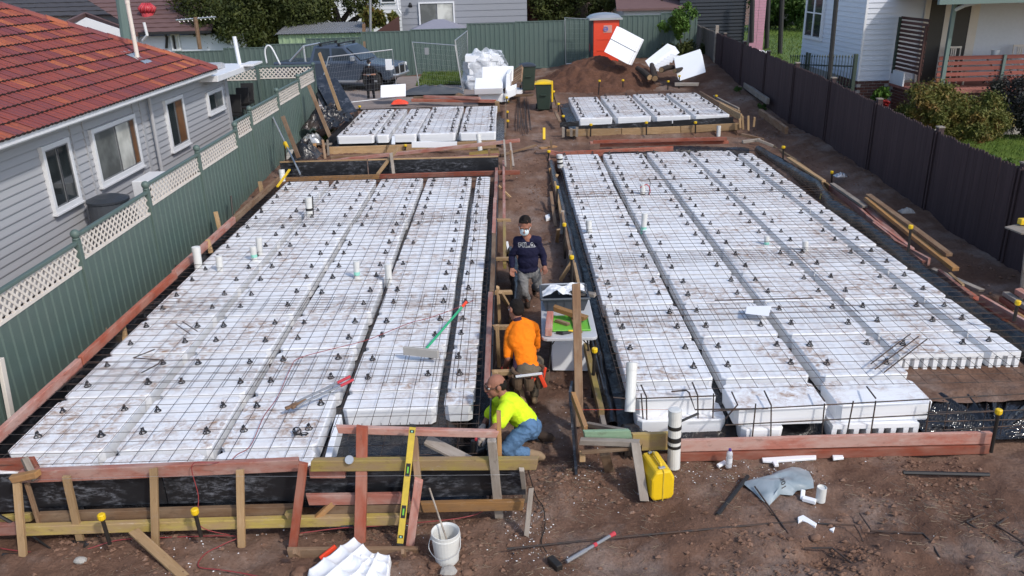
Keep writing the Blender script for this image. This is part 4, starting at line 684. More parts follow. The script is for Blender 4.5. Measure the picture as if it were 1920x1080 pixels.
# yellow instrument case
c = G(1238, 932, 0.0); t = thing('instrument_case', 'bright yellow hard case standing on the soil by the trestle', 'case', c, R(12)); Mx = WM[t.name]; mb = MB(); mb.prism([(-.13, .05), (-.10, .0), (.10, .0), (.13, .05), (.13, .26), (.08, .36), (-.08, .36), (-.13, .26)], .40, Matrix.Translation((0, -.06, 0))); mb.build('shell', M['yellow'], t, M=Mx, bevel=.025); mb = MB(); mb.prism([(-.006, -.004), (.006, -.004), (.006, .366), (-.006, .366)], .412, Matrix.Translation((0, -.066, 0))); mb.build('seam', M['yellow2'], t, M=Mx, bevel=.003)
mb = MB(); mb.tube([(0, .02, .36), (0, .03, .40), (0, .25, .40), (0, .26, .36)], .014, 8); mb.build('handle', M['yellow'], t, M=Mx, smooth=True)
for y in (.0, .29):
    m2 = MB(); m2.box((-.035, y-.018, .362), (.035, y+.018, .378)); m2.build('latch', M['galv'], t, M=Mx, bevel=.004)
# sledge hammer
t = thing('sledgehammer', 'sledgehammer with pink banded handle lying on the soil', 'sledgehammer', G(1080, 1040, 0)); p, q = G(1062, 1053, .06), G(1152, 1000, .05); mb = MB(); mb.tube([p, p.lerp(q, .4), p.lerp(q, .41), q], [.02, .022, .016, .017], 8); mb.build('handle', M['grey'], t); mb = MB(); mb.tube([q, q.lerp(p, .1)], [.026, .018], 8); mb.build('grip', M['pinkred'], t); mb = MB(); mb.tube([p.lerp(q, .55), p.lerp(q, .61)], .022, 8); mb.build('band', M['pinkred'], t); mb = MB(); mb.beam(G(1031, 1047, .05), G(1050, 1066, .05), .07, .07); mb.build('head', M['dark_bar'], t, bevel=.01)
# water bottle
b = G(1366, 876, .0); t = thing('water_bottle', 'clear plastic water bottle standing by the red edge board', 'bottle', b); mb = MB(); mb.lathe([(.034, 0), (.036, .02), (.036, .13), (.033, .15), (.036, .16), (.034, .19), (.014, .22)], b, 14); mb.build('body', M['bottle'], t, smooth=True); mb = MB(); mb.lathe([(.0365, .07), (.0365, .13)], b, 14, cap=False); mb.build('wrapper', M['white'], t); mb = MB(); mb.lathe([(.017, .215), (.017, .24)], b, 10); mb.build('cap', paint('purple cap', (.10, .05, .25), .4, 0, 0), t)
# white scraps
def scrap(lb, pts, h=.03, z=.0):
    mb = MB(); n = len(pts); v = [G(x, y, z) for x, y in pts]; mb.add(v+[p+Vector((0, 0, h)) for p in v], [tuple(range(n)), tuple(range(2*n-1, n-1, -1))]+[(i, i+n, (i+1) % n+n, (i+1) % n) for i in range(n)]); mb.build('foam_scrap', M['foam2'], label=lb, cat='foam scrap', bevel=.006)
scrap('long white foam scrap with a stub lying along the red board', [(1428, 862), (1530, 856), (1530, 863), (1458, 868), (1460, 876), (1452, 876), (1448, 869), (1430, 868)]); scrap('small white foam scrap right of the long one', [(1560, 857), (1580, 857), (1582, 862), (1562, 864)]); scrap('white foam scrap leaning at the foot of the bottle', [(1343, 874), (1358, 866), (1362, 871), (1348, 878)])
scrap('white foam scrap with a notch lying on the near soil', [(1495, 975), (1505, 971), (1531, 987), (1528, 993), (1503, 981), (1496, 986)], .04); scrap('tiny white foam scrap below the notched one', [(1554, 996), (1565, 992), (1562, 1001)]); scrap('little white foam lump beside the aisle', [(1022, 410), (1030, 407), (1032, 414), (1024, 417)], .08, .1); scrap('white foam sliver standing on the aisle left edge', [(948, 462), (953, 461), (955, 474), (951, 476)], .1, .25)
scrap('white foam scraps heaped by the far bundle of bars', [(955, 175), (970, 170), (985, 171), (975, 178), (962, 182)], .12, .95); scrap('pale slab of foam lying on the far mesh', [(734, 271), (735, 257), (740, 257), (741, 271)], .03, .92)
mb = MB(); a = G(1504, 937, 0); b_ = G(1508, 918, .02); mb.beam(a, GY(1506, 918, a.y+.06), .045, .03); mb.beam(a+Vector((0, 0, .02)), G(1530, 941, .02), .06, .045); mb.build('foam_scrap', M['foam2'], label='white L shaped foam corner standing beside the tube', cat='foam scrap', bevel=.008)
b = G(1538, 939, .0); mb = MB(); mb.lathe([(.05, 0), (.05, .17), (.046, .172), (.044, .155), (0, .155)], b, 20, cap=False); mb.build('cardboard_tube', M['pvc'], label='short off white tube standing beside the foam corner', cat='tube')
mb = MB(); mb.add([G(1400, 574, T1+.13), G(1447, 573, T1+.16), G(1441, 593, T1+.13), G(1397, 588, T1+.11), G(1400, 574, T1+.10), G(1447, 573, T1+.13), G(1441, 593, T1+.10), G(1397, 588, T1+.08)], [(3, 2, 1, 0), (4, 5, 6, 7), (0, 1, 5, 4), (1, 2, 6, 5), (2, 3, 7, 6), (3, 0, 4, 7)]); mb.build('foam_offcut', M['foam2'], label='loose white foam sheet lying on the right slab mesh', cat='foam offcut', bevel=.004)
# crumpled printed sack
outl = [(1391, 905), (1402, 901), (1440, 894), (1455, 884), (1487, 875), (1500, 877), (1517, 884), (1525, 900), (1526, 915), (1510, 918), (1494, 920), (1486, 929), (1463, 927), (1455, 935), (1442, 948), (1425, 935), (1412, 922)]
pts3 = [G(x, y, .02) for x, y in outl]; cx = sum((p for p in pts3), Vector())/len(pts3); sk = MB(); rings = 7; n = len(pts3); vs = []
for r_ in range(rings+1):
    f_ = 1-r_/rings
    for i, p in enumerate(pts3):
        q_ = cx.lerp(p, f_); hgt_ = .015+.075*math.sin(min(1, (1-f_)*1.5)*1.57)*(.55+.9*abs(float(vnoise(q_.x*5, q_.y*6)))) if r_ else .0
        vs.append(q_+Vector((0, 0, hgt_+.03*float(vnoise(q_.x*14, q_.y*14))*(r_ > 0))))
fs = [(r_*n+i, r_*n+(i+1) % n, (r_+1)*n+(i+1) % n, (r_+1)*n+i) for r_ in range(rings) for i in range(n)]
sk.add(vs, fs); sack = sk.build('plastic_sack', M['sack'], smooth=True, label='crumpled grey blue plastic sack with black print on the soil', cat='plastic sack')
def text_on(txt, target, origin, xdir, ydir, size, mat, name, parent, off=.004, dirn=None, spacing=1.):
    cu = bpy.data.curves.new(name, 'FONT'); cu.body = txt; cu.size = size; cu.align_x = 'CENTER'; cu.align_y = 'CENTER'; cu.space_character = spacing; cu.offset = size*.012
    to = bpy.data.objects.new(name+'_tmp', cu); col.objects.link(to); dg = bpy.context.evaluated_depsgraph_get(); me = bpy.data.meshes.new_from_object(to.evaluated_get(dg)); bpy.data.objects.remove(to)
    project(me, target, origin, xdir, ydir, off, dirn); me.materials.clear(); me.materials.append(mat); o = bpy.data.objects.new(name, me); link(o, parent, Matrix()); return o
def project(me, target, origin, xdir, ydir, off, dirn=None):
    xd = Vector(xdir).normalized(); yd = Vector(ydir).normalized(); nd = (Vector(dirn) if dirn else xd.cross(yd)).normalized(); dg = bpy.context.evaluated_depsgraph_get(); bv = BVHTree.FromObject(target, dg); iv = target.matrix_world.inverted()
    for v in me.vertices:
        p = Vector(origin)+xd*v.co.x+yd*v.co.y; h = bv.ray_cast(iv @ (p+nd*.6), iv.to_3x3() @ -nd); q = target.matrix_world @ h[0] if h[0] is not None else p
        v.co = q+nd*off
bpy.context.view_layer.update()
o = G(1467, 904, .1); d_ = (G(1477, 918, .1)-G(1467, 892, .1)).normalized(); e_ = (G(1482, 900, .1)-G(1458, 908, .1)).normalized()
text_on('59/01', sack, o, d_, e_, .078, M['black'], 'lettering', sack, .006, (0, 0, 1))
# foreground foam pieces cut by the frame, with an orange level beneath
for lb, cs_, h in (('broken white foam pod piece in front, left one with hollows', ((572, 1080), (668, 1012), (706, 1046), (640, 1120)), .15), ('broken white foam pod piece in front, right one', ((650, 1064), (688, 1040), (734, 1044), (726, 1120)), .13)):
    c4 = [G(x, y, .02) for x, y in cs_]; mb = MB(); N_ = 36
    def fn(u, v):
        p = c4[0].lerp(c4[1], u).lerp(c4[3].lerp(c4[2], u), v); e = min(u, 1-u, v, 1-v); q_ = abs(math.sin(u*3.14*3))**.5*abs(math.sin(v*3.14*2))**.5
        return p+Vector((0, 0, -.1+(h+.04-.05*q_+.012*float(vnoise(u*9, v*9)))*float(sst(0, .05, e))))
    mb.grid(fn, N_, N_).build('foam_offcut', M['foam2'], smooth=True, label=lb, cat='foam offcut')
mb = MB(); mb.beam(G(600, 1048, -.02), G(630, 1024, .05), .03, .05); mb.build('level_tool', M['orange'], label='red orange tool poking out under the white foam piece', cat='tool', bevel=.01)
mb = MB(); mb.beam(G(620, 980, .0), G(665, 978, .02), .14, .02); mb.build('trowel', M['ply'], label='black plywood scrap leaning under the front formwork', cat='plywood scrap') 
for lb, a, b, wd in (('small black plywood scrap leaning on the pine peg', (148, 990), (176, 972), .07), ('black plywood scrap lying on the soil at the left', (128, 1020), (165, 1022), .1), ('small black plywood scrap hung at the yellow board', (325, 982), (345, 968), .09)):
    mb = MB(); mb.beam(G(*a, .0 if 'hung' in lb or 'leaning' in lb else -.1), G(*b, .08 if 'hung' in lb or 'leaning' in lb else -.08), wd, .018); mb.build('plywood_scrap', M['ply'], label=lb, cat='plywood scrap')
for lb, x, y, r_ in (('grey concrete lump beside the black scrap', 149, 1044, .055), ('pale stone lying below the white bucket', 842, 1064, .07), ('brown stone right of the bucket foot', 875, 1062, .05), ('brown clod stone by the base board', 812, 1052, .05), ('orange brick piece at the lower left', 560, 1062, .08), ('round stone near the bent bars', 1528, 1013, .045)):
    c = G(x, y, 0); c.z = hz(c.x, c.y)+r_*.3; mb = MB(); mb.ball(c, (r_*1.2, r_, r_*.7), 9, 6); mb.v = [tuple(Vector(v)+Vector((1, 1, 1))*.35*r_*float(vnoise(v[0]*23, v[1]*19+v[2]*11))) for v in mb.v]; mb.build('stone', M['concrete'] if 'grey' in lb or 'pale' in lb else M['clod'], label=lb, cat='stone')
# tape measure on the front board, drill at the gloves
t = thing('tape_measure', 'round white tape measure on the yellow front board', 'tape measure', GY(655, 862, 6.93)); mb = MB(); mb.lathe([(.042, -.012), (.045, -.008), (.045, .008), (.042, .012)], GY(655, 862, 6.90), 18, Matrix.Rotation(R(60), 3, 'X')); mb.build('case', M['galv'], t); mb = MB(); mb.beam(GY(652, 858, 6.95), GY(648, 838, 7.0), .03, .012, UPY); mb.build('strap', M['black'], t)
t = thing('drill', 'black power drill with red trim in the kneeling man\'s hands', 'drill', GY(895, 850, 7.7)); mb = MB(); mb.beam(GY(884, 858, 7.7), GY(912, 845, 7.7), .07, .09); mb.build('body', M['black'], t, bevel=.02); mb = MB(); mb.beam(GY(890, 822, 7.72), GY(900, 824, 7.72), .05, .04); mb.build('trim', M['pinkred'], t, bevel=.01); mb = MB(); mb.tube([GY(888, 826, 7.72), GY(886, 858, 7.7)], .03, 8); mb.build('grip', M['black'], t)
# white foam board on the rear timbers
mb = MB(); mb.beam(GY(772, 271, 23.1), GY(857, 271, 23.1), .05, .17); mb.build('foam_board', M['foam2'], label='thin white foam board laid on the timbers before the left rear slab', cat='foam board', bevel=.006)
# long handled rake leaning on the fence
t = thing('long_rake', 'white handled pole with yellow clamp leaning on the green fence', 'pole', GY(562, 326, 19.9)); a, b = GY(505, 207, 22.5), GY(563, 327, 19.9); mb = MB(); mb.tube([a, b], .024, 8); mb.build('pole', M['galv'], t); mb = MB(); p = a.lerp(b, .56); mb.tube([a.lerp(b, .53), a.lerp(b, .60)], .05, 8); mb.build('clamp', M['yellow'], t); mb = MB(); mb.beam(a, a+Vector((.0, .02, .12)), .05, .05); mb.build('end_piece', M['black'], t)
mb = MB(); p, q = G(520, 350, .75), G(543, 318, .95); mb.beam(p, q, .05, .03); mb.build('level_tool', M['yellow'], label='yellow level standing by the white pipe at the far left corner', cat='tool')
m = MB(); m.beam(GX(0, 672, -6.28), GX(24, 796, -6.28), .09, .05, UPX); m.build('pale_post', M['cream'], label='pale flat post standing against the green fence at the left margin', cat='post', bevel=.006)
# ================================================================= FENCES
def ribbed(x0, x1, z0, z1, pitch=.2, d=.014):
    """corrugated sheet along local x, ribs standing out along -y"""
    n = max(1, int((x1-x0)/pitch)); pr = []
    for i in range(n):
        x = x0+(x1-x0)*i/n; p = (x1-x0)/n; pr += [(x, 0), (x+p*.55, 0), (x+p*.65, -d), (x+p*.9, -d)]
    pr.append((x1, 0)); vs = [(x, y, z0) for x, y in pr]+[(x, y, z1) for x, y in pr]; m = len(pr)
    return vs, [(i, i+1, i+1+m, i+m) for i in range(m-1)]
def lattice(mb, x0, x1, z0, z1, step=.098, wd=.036, y=0):
    for sg in (1, -1):
        c = (x0-z1) if sg == 1 else (x0+z0); end = (x1-z0) if sg == 1 else (x1+z1)
        while c < end:     # x - sg*z = c
            pts = []
            for z in (z0, z1):
                x = c+sg*z
                if x0 <= x <= x1: pts.append((x, z))
            for x in (x0, x1):
                z = (x-c)*sg
                if z0 < z < z1: pts.append((x, z))
            if len(pts) >= 2 and (Vector(pts[0])-Vector(pts[1])).length > .02:
                a, b = pts[:2]; mb.beam((a[0], y+.004*sg, a[1]), (b[0], y+.004*sg, b[1]), .007, wd, (0, 1, 0)) if False else mb.beam((a[0], y+.004*sg, a[1]), (b[0], y+.004*sg, b[1]), wd, .007, (0, 1, 0))
            c += step*1.414
def lattice_fence(label, bays, posts, mats=('green', 'cream')):
    """bays: (p0, p1, z_bottom, z_top) ; posts: (x, y, zb, zt)"""
    p0 = Vector(bays[0][0]); t = thing('lattice_fence', label, 'fence', (p0.x, p0.y, bays[0][2]))
    for a, b, zb, zt in bays:
        Mx, L = frame((a[0], a[1], 0), (b[0], b[1], 0)); m = MB(); m.add(*ribbed(.04, L-.04, zb, zt-.42)); m.build('panel', M[mats[0]], t, M=Mx)
        m = MB(); m.box((.0, -.035, zt-.05), (L, .035, zt)); m.build('top_rail', M[mats[0]], t, M=Mx, bevel=.008)
        m = MB(); lattice(m, .06, L-.06, zt-.38, zt-.055); m.box((.05, -.02, zt-.42), (L-.05, .02, zt-.38)); m.build('lattice', M[mats[1]], t, M=Mx)
    for x, y, zb, zt in posts:
        m = MB(); m.box((x-.045, y-.045, zb), (x+.045, y+.045, zt)); po = m.build('post', M[mats[0]], t, bevel=.006); m = MB(); m.lathe([(.055, zt), (.055, zt+.02), (.03, zt+.03)], (x, y, 0), 10); m.ball((x, y, zt+.085), .07, 14, 9); m.build('finial', M[mats[0]], po, smooth=True)
FX = -6.4; py_ = [6.35, 8.88, 11.41, 13.95, 16.53, 19.05, 20.29, 22.9, 25.4, 27.6]; pz_ = [1.72, 1.72, 1.90, 2.0, 2.12, 2.16, 2.34, 2.43, 2.52, 2.64]
lattice_fence('long green steel fence with cream lattice top along the left house', [((FX, py_[i]), (FX, py_[i+1]), -.1 if i < 3 else .15, pz_[min(i+1, 9)]-.17) for i in range(9)], [(FX, y, -.1, z-.15) for y, z in zip(py_, pz_)])
a, b, c = GY(385, 130, 28), GY(481, 117, 28), GY(589, 112, 28)
lattice_fence('short green fence with cream lattice across the rear yard of the left house', [((-9.9, 28.02), (b.x, 28.02), .6, GY(481, 126, 28).z), ((b.x, 28.02), (-6.45, 28.02), .6, GY(520, 123, 28).z)], [(b.x, 28, .5, b.z-.09)])
bf = thing('steel_fence', 'green corrugated steel fence across the back of the site', 'fence', (0, 38, 1)); BY = 38.
tp = [(330, 98), (440, 91), (570, 80), (575, 75), (677, 66), (680, 60), (770, 57), (875, 51), (878, 45), (1060, 37), (1105, 33), (1240, 26), (1300, 20)]
def bft(px):
    for (x0, y0), (x1, y1) in zip(tp, tp[1:]):
        if x0 <= px <= x1: return y0+(y1-y0)*(px-x0)/(x1-x0+1e-6)
    return tp[-1][1]
edges = [330, 420, 500, 574, 678, 770, 876, 967, 1060, 1150, 1240, 1310]
for i in range(len(edges)-1):
    p, q = GY(edges[i], bft(edges[i]+2), BY), GY(edges[i+1], bft(edges[i+1]-2), BY); zt = (p.z+q.z)/2; Mx, L = frame((p.x, BY, 0), (q.x, BY, 0)); m = MB(); m.add(*ribbed(.03, L-.03, zt-2.0, zt-.02, .21, .022)); m.box((0, -.03, zt-.04), (L, .03, zt)); m.box((0, -.03, zt-2.05), (L, .03, zt-1.98)); m.build('panel', M['green'], bf, M=Mx); m = MB(); m.box((-.03, -.045, zt-2.1), (.03, .04, zt+.01)); m.build('post', M['green'], bf, M=Mx)
# dark paling fence, palings nailed one by one
RX = 8.7; prof = [(9.0, 1.84), (13.55, 1.94), (16.5, 2.03), (19.3, 2.17), (22.2, 2.31), (25.3, 2.41), (35.2, 2.71), (41, 2.85)]
def ftop(y):
    for (a, za), (b, zb) in zip(prof, prof[1:]):
        if a <= y <= b: return za+(zb-za)*(y-a)/(b-a)
    return prof[-1][1]
pf = thing('paling_fence', 'long dark stained paling fence along the right side of the site', 'fence', (RX, 12, 0)); pm_ = MB(); pm_.add([(0, -.0535, 0), (.016, -.0535, 0), (.016, .0535, 0), (0, .0535, 0), (0, -.0535, .975), (.016, -.0535, .975), (.016, .0535, .975), (0, .0535, .975), (0, -.025, 1), (.016, -.025, 1), (.016, .025, 1), (0, .025, 1)], [(3, 2, 1, 0), (0, 1, 5, 4), (1, 2, 6, 5), (2, 3, 7, 6), (3, 0, 4, 7), (4, 5, 9, 8), (5, 6, 10, 9), (6, 7, 11, 10), (7, 4, 8, 11), (8, 9, 10, 11)])
pme = pm_.mesh('paling', M['paling']); pme2 = pm_.mesh('paling', M['oldpaling'])
def palings(par, y0, y1, me, base=1.8, skew=0):
    y = y0
    while y < y1:
        zt = ftop(y)+rnd.uniform(-.025, .02); o = bpy.data.objects.new('paling', me); link(o, par, Matrix.Translation((RX+rnd.uniform(-.0025, .0025), y, zt-base)) @ Matrix.Rotation(rnd.uniform(-.004, .004), 4, 'X') @ Matrix.Diagonal((1, rnd.uniform(.975, .995), base, 1))); y += .107
palings(pf, 11.3, 35.1, pme)
for z in (.45, 1.5): 
    m = MB(); 
    for (a, za), (b, zb) in zip(prof[:6], prof[1:7]): m.beam((RX+.05, a, za-1.85+z), (RX+.05, b, zb-1.85+z), .05, .09)
    m.build('rail', M['paling'], pf)
y = 10.65
while y < 35:
    m = MB(); m.box((RX-.035, y-.075, ftop(y)-2.1), (RX-.014, y-.035, ftop(y)-.02)); m.box((RX-.035, y+.035, ftop(y)-2.1), (RX-.014, y+.075, ftop(y)-.02)); m.box((RX+.02, y-.06, ftop(y)-2.1), (RX+.13, y+.06, ftop(y)+.06)); m.build('post', M['paling'], pf); m = MB(); m.box((RX+.01, y-.075, ftop(y)+.06), (RX+.14, y+.075, ftop(y)+.085)); m.build('post_cap', M['grey_t'], pf); y += 2.92
gf = thing('paling_fence', 'grey weathered paling fence at the far right corner', 'fence', (RX, 36, 1)); palings(gf, 35.3, 40.5, pme2, 2.0); m = MB(); m.box((RX-.04, 35.12, .6), (RX+.09, 35.26, 2.98)); m.build('post', M['grey_t'], gf)
# ================================================================= LEFT HOUSE
lh = thing('house', 'blue grey clad house with red tiled roof behind the left fence', 'house', (-9, 18, .2)); WX = -8.5
m = MB(); m.box((-16, 6, .1), (WX-.03, 25.1, 2.95)); m.build('wall', M['vinyl'], lh)
bh = .148; nb = 17; bm_ = MB(); bm_.add([(0, 0, 0), (0, 1, 0), (.036, 1, .012), (.036, 0, .012), (.038, 0, .03), (.038, 1, .03), (.016, 0, bh), (.016, 1, bh)], [(0, 3, 2, 1), (3, 4, 5, 2), (4, 6, 7, 5), (6, 0, 1, 7)]); bme = bm_.mesh('weatherboard', M['vinyl'])
def boards(par, n, z0, y0, y1, X_, me):
    for i in range(n):
        o = bpy.data.objects.new('weatherboard', me); link(o, par, Matrix.Translation((X_-.03, y0, z0+i*bh)) @ Matrix.Diagonal((1, y1-y0, 1, 1)))
boards(lh, nb, .42, 7, 25.12, WX, bme)
for y in (15.78, 16.28, 18.62, 19.0, 25.05):
    m = MB(); w2 = .02 if y < 17 else .05; m.box((WX-.02, y-w2, .4), (WX+.022, y+w2, 2.93)); m.build('cover_strip', M['vinyl'], lh)
m = MB(); m.box((WX-.03, 24.9, .35), (WX+.03, 25.16, 2.9)); m.build('corner_board', M['vinyl'], lh, bevel=.01)
def win(y0, y1, z0, z1, panes, X_=WX, par=lh, fwd=.07):
    t = MB(); 
    for a, b, c, d in ((y0-.09, y1+.09, z1, z1+.09), (y0-.09, y1+.09, z0-.09, z0), (y0-.09, y0, z0, z1), (y1, y1+.09, z0, z1)): t.box((X_-.01, a, c), (X_+fwd, b, d))
    wn_ = t.build('window', M['white'], par, bevel=.006); t = MB(); t.box((X_-.01, y0-.12, z0-.125), (X_+fwd+.03, y1+.12, z0-.092)); t.build('sill', M['white'], wn_)
    for f0, f1, mt in panes:
        t = MB(); a, b = y0+(y1-y0)*f0, y0+(y1-y0)*f1; t.box((X_+.01, a+.02, z0+.02), (X_+.038, b-.02, z1-.02)); t.build('pane', M[mt], wn_)
        t = MB(); t.box((X_+.0385, a-.012, z0), (X_+.055, a+.022, z1)); t.box((X_+.0385, b-.022, z0), (X_+.055, b+.012, z1)); t.box((X_+.0385, a+.022, z0), (X_+.053, b-.022, z0+.025)); t.box((X_+.0385, a+.022, z1-.025), (X_+.053, b-.022, z1)); t.build('sash', M['grey'], wn_)
win(14.68, 15.5, 1.36, 2.43, ((0, .5, 'glass'), (.5, 1, 'glass'))); win(16.55, 18.45, 1.40, 2.40, ((0, .5, 'greyblind'), (.5, .86, 'blind'), (.86, 1, 'brownc'))); win(20.38, 21.38, 1.34, 2.42, ((0, .5, 'glass'), (.5, 1, 'brownc'))); win(23.32, 24.45, 1.78, 2.22, ((0, .5, 'glass'), (.5, 1, 'greyblind')))
m = MB(); m.tube([(WX+.09, 19.35, 2.9), (WX+.09, 19.35, .5)], .045, 10); m.build('downpipe', M['vinyl'], lh)
GXE, TS, EZ = -8.02, .53, 2.96
m = MB(); m.prism([(0, 0), (.13, 0), (.13, .03), (.125, .11), (.135, .13), (.12, .135), (.11, .02), (.0, .02)], 17.3, Matrix.Translation((GXE-.12, 5.8, EZ-.10))); m.build('gutter', M['white'], lh)
m = MB(); m.box((WX-.3, 5.8, EZ-.10), (GXE-.12, 23.1, EZ-.08)); m.box((GXE-.135, 5.8, EZ-.16), (GXE-.121, 23.1, EZ+.06)); m.build('eave', M['white'], lh)
NL = math.hypot(1, TS); cs, sn = 1/NL, TS/NL; HY = 23.05
m = MB(); m.add([(GXE, 4, EZ), (GXE, HY, EZ), (GXE-6, HY-6, EZ+6*TS-.02), (GXE-6, 4, EZ+6*TS-.02), (GXE-12, HY, EZ)], [(0, 1, 2, 3), (1, 4, 2)]); m.build('roof_deck', M['tile_edge'], lh)
tm = MB(); W_, Lt = .30, .36; pr = [(0, .014), (.03, .030), (.075, .016), (.15, .006), (.19, .024), (.225, .024), (.262, .010), (.30, .010)]
vs = []; 
for u, lift in ((0, .040), (Lt, .0)):
    for dz in (-.045, 0): vs += [(x, u, z+lift+dz) for x, z in pr]
n_ = len(pr); fs = [(i+n_, i+1+n_, i+1+3*n_, i+3*n_) for i in range(n_-1)]; tm.add(vs, fs); tm.mi = 1; tm.add([vs[i] for i in range(2*n_)], [(i, i+1, i+1+n_, i+n_) for i in range(n_-1)]); tme = tm.mesh('roof_tile', [M['tile'], M['tile_edge']])
Rt = Matrix(((0, -cs, sn, 0), (1, 0, 0, 0), (0, sn, cs, 0), (0, 0, 0, 1)))    # local x -> world y, local y -> up the slope
tiles = []
for c in range(17):
    u = c*.345-.05; s = u*cs; yy = HY-max(s, 0)-.32-(c % 2)*.15; k_ = 0
    while yy > 9.0:
        tiles.append((Matrix.Translation((GXE-s, yy, EZ+u*sn+.012)) @ Rt, yy)); yy -= .30
def scr(p):
    d = Vector(p)-Vector((0, 0, CAMZ)); z = d.dot(fw); return 960+FPX*d.dot(rt)/z, 540-FPX*d.dot(up)/z
vis = []; hid = []
for T, yy in tiles:
    x, y = scr(T.translation); (vis if -40 < x < 420 and -30 < y < 320 else hid).append((T, (T.translation-Vector((0, 0, CAMZ))).length))
vis.sort(key=lambda a: a[1])
for T, _ in vis[:300]:
    o = bpy.data.objects.new('roof_tile', tme); link(o, lh, T @ Matrix.Translation((0, 0, rnd.uniform(-.003, .003))) @ Matrix.Rotation(rnd.uniform(-.006, .006), 4, 'Z'))
m = MB()
for T, _ in vis[300:]+[h for h in hid if h[1] < 22]:
    m.mi = 0; m.add([T @ Vector(v) for v in vs], fs)
    m.mi = 1; m.add([T @ Vector(v) for v in vs[:2*n_]], [(i, i+1, i+1+n_, i+n_) for i in range(n_-1)])
o = m.build('roof_tiles', [M['tile'], M['tile_edge']], lh); o['kind'] = 'stuff'
rc = MB(); prev = None
for i in range(20):
    s0, s1 = i*.31, i*.31+.36; a = Vector((GXE-s0, HY-s0, EZ+s0*TS+.05)); b = Vector((GXE-s1, HY-s1, EZ+s1*TS+.07)); rc = MB(); Mx, L = frame(a, b); rc.prism([(-.13, -.05), (-.09, .025), (0, .055), (.09, .025), (.13, -.05)], L, Matrix(((0, 1, 0, 0), (1, 0, 0, 0), (0, 0, 1, 0), (0, 0, 0, 1)))); rc.build('hip_tile', M['tile'], lh, M=Mx)
a = GX(263, 133, -8.9); fp = None
u0 = 1.0/cs; q0 = Vector((GXE-1.0, GX(262, 130, GXE-1.0).y, EZ+1.0*TS)); m = MB(); m.tube([q0, q0+Vector((0, 0, 1.32))], .05, 12); m.tube([q0+Vector((0, 0, 1.28)), q0+Vector((0, 0, 1.36))], .058, 12); m.build('vent_pipe', M['cream'], lh); m = MB(); m.grid(lambda u, v: q0+Vector(((.30-.62*v)*cs, -.24+.46*u, -(.30-.62*v)*sn+.06+.02*float(vnoise(u*9, v*9)))), 8, 10); m.build('flashing', M['galv'], lh, smooth=True)
m = MB(); m.box((-9.7, 23.0, 2.62), (-8.0, 26.5, 2.78)); m.build('porch_roof', M['white'], lh, bevel=.01); p = GY(452, 138, 26.3); m = MB(); m.tube([(p.x, 26.3, 2.7), (p.x-.05, 26.3, 3.6)], .06, 10); m.build('white_vent', M['white'], lh); m = MB(); m.box((-8.1, 25.4, 2.78), (-7.7, 26.4, 2.84)); m.build('bracket', M['white'], lh)
wire('clothes_hoist', [(-8.2, 28.6, 2.55), (-8.2, 28.6, 3.0), (-8.0, 28.6, 3.1), (-7.75, 28.6, 2.5)], .03, 'white', 'bent white tube behind the rear lattice fence', 'pipe')
# yard behind the lattice: rain tank, air conditioner, chairs
t = thing('rain_tank', 'dark round tank with lid against the left house', 'tank', (-7.95, 14.4, 0)); m = MB(); m.lathe([(.36, .2), (.38, .95), (.36, .97)], (-7.95, 15.6, .28), 22); m.build('body', M['tubg'], t, smooth=False); m = MB(); m.lathe([(.40, .96), (.40, 1.0), (.25, 1.06), (.06, 1.09)], (-7.95, 15.6, .28), 22); m.build('lid', M['navyp'], t)
c = GX(285, 330, -7.6); t = thing('air_conditioner', 'pale air conditioner unit behind the second fence post', 'air conditioner', c); m = MB(); m.box((-7.85, c.y-.45, c.z-.75), (-7.45, c.y+.45, c.z)); m.build('case', M['white'], t, bevel=.015); m = MB(); m.box((-7.60, c.y-.50, c.z-.5), (-7.46, c.y-.455, c.z-.1)); m.build('grille', M['black'], t)
for i, (x, y, Yd) in enumerate(((440, 205, 26.2), (455, 192, 26.8), (464, 183, 27.2))):
    t = thing('garden_chair', 'black garden chair %s by the rear corner of the left house' % ('nearest', 'in the middle', 'farthest')[i], 'chair', GY(x, y+25, Yd)); p = GY(x, y, Yd); m = MB(); m.beam(p+Vector((0, .15, .45)), p+Vector((0, 0, -.1)), .42, .03, UPY); m.build('backrest', M['black'], t, bevel=.01); m = MB(); m.box((p.x-.22, p.y-.45, p.z-.16), (p.x+.22, p.y, p.z-.1)); m.build('seat', M['black'], t)
    for dx in (-.2, .2):
        for dy in (-.42, -.02):
            m = MB(); m.tube([(p.x+dx, p.y+dy, p.z-.14), (p.x+dx*1.1, p.y+dy, p.z-.58)], .014, 6); m.build('leg', M['black'], t)
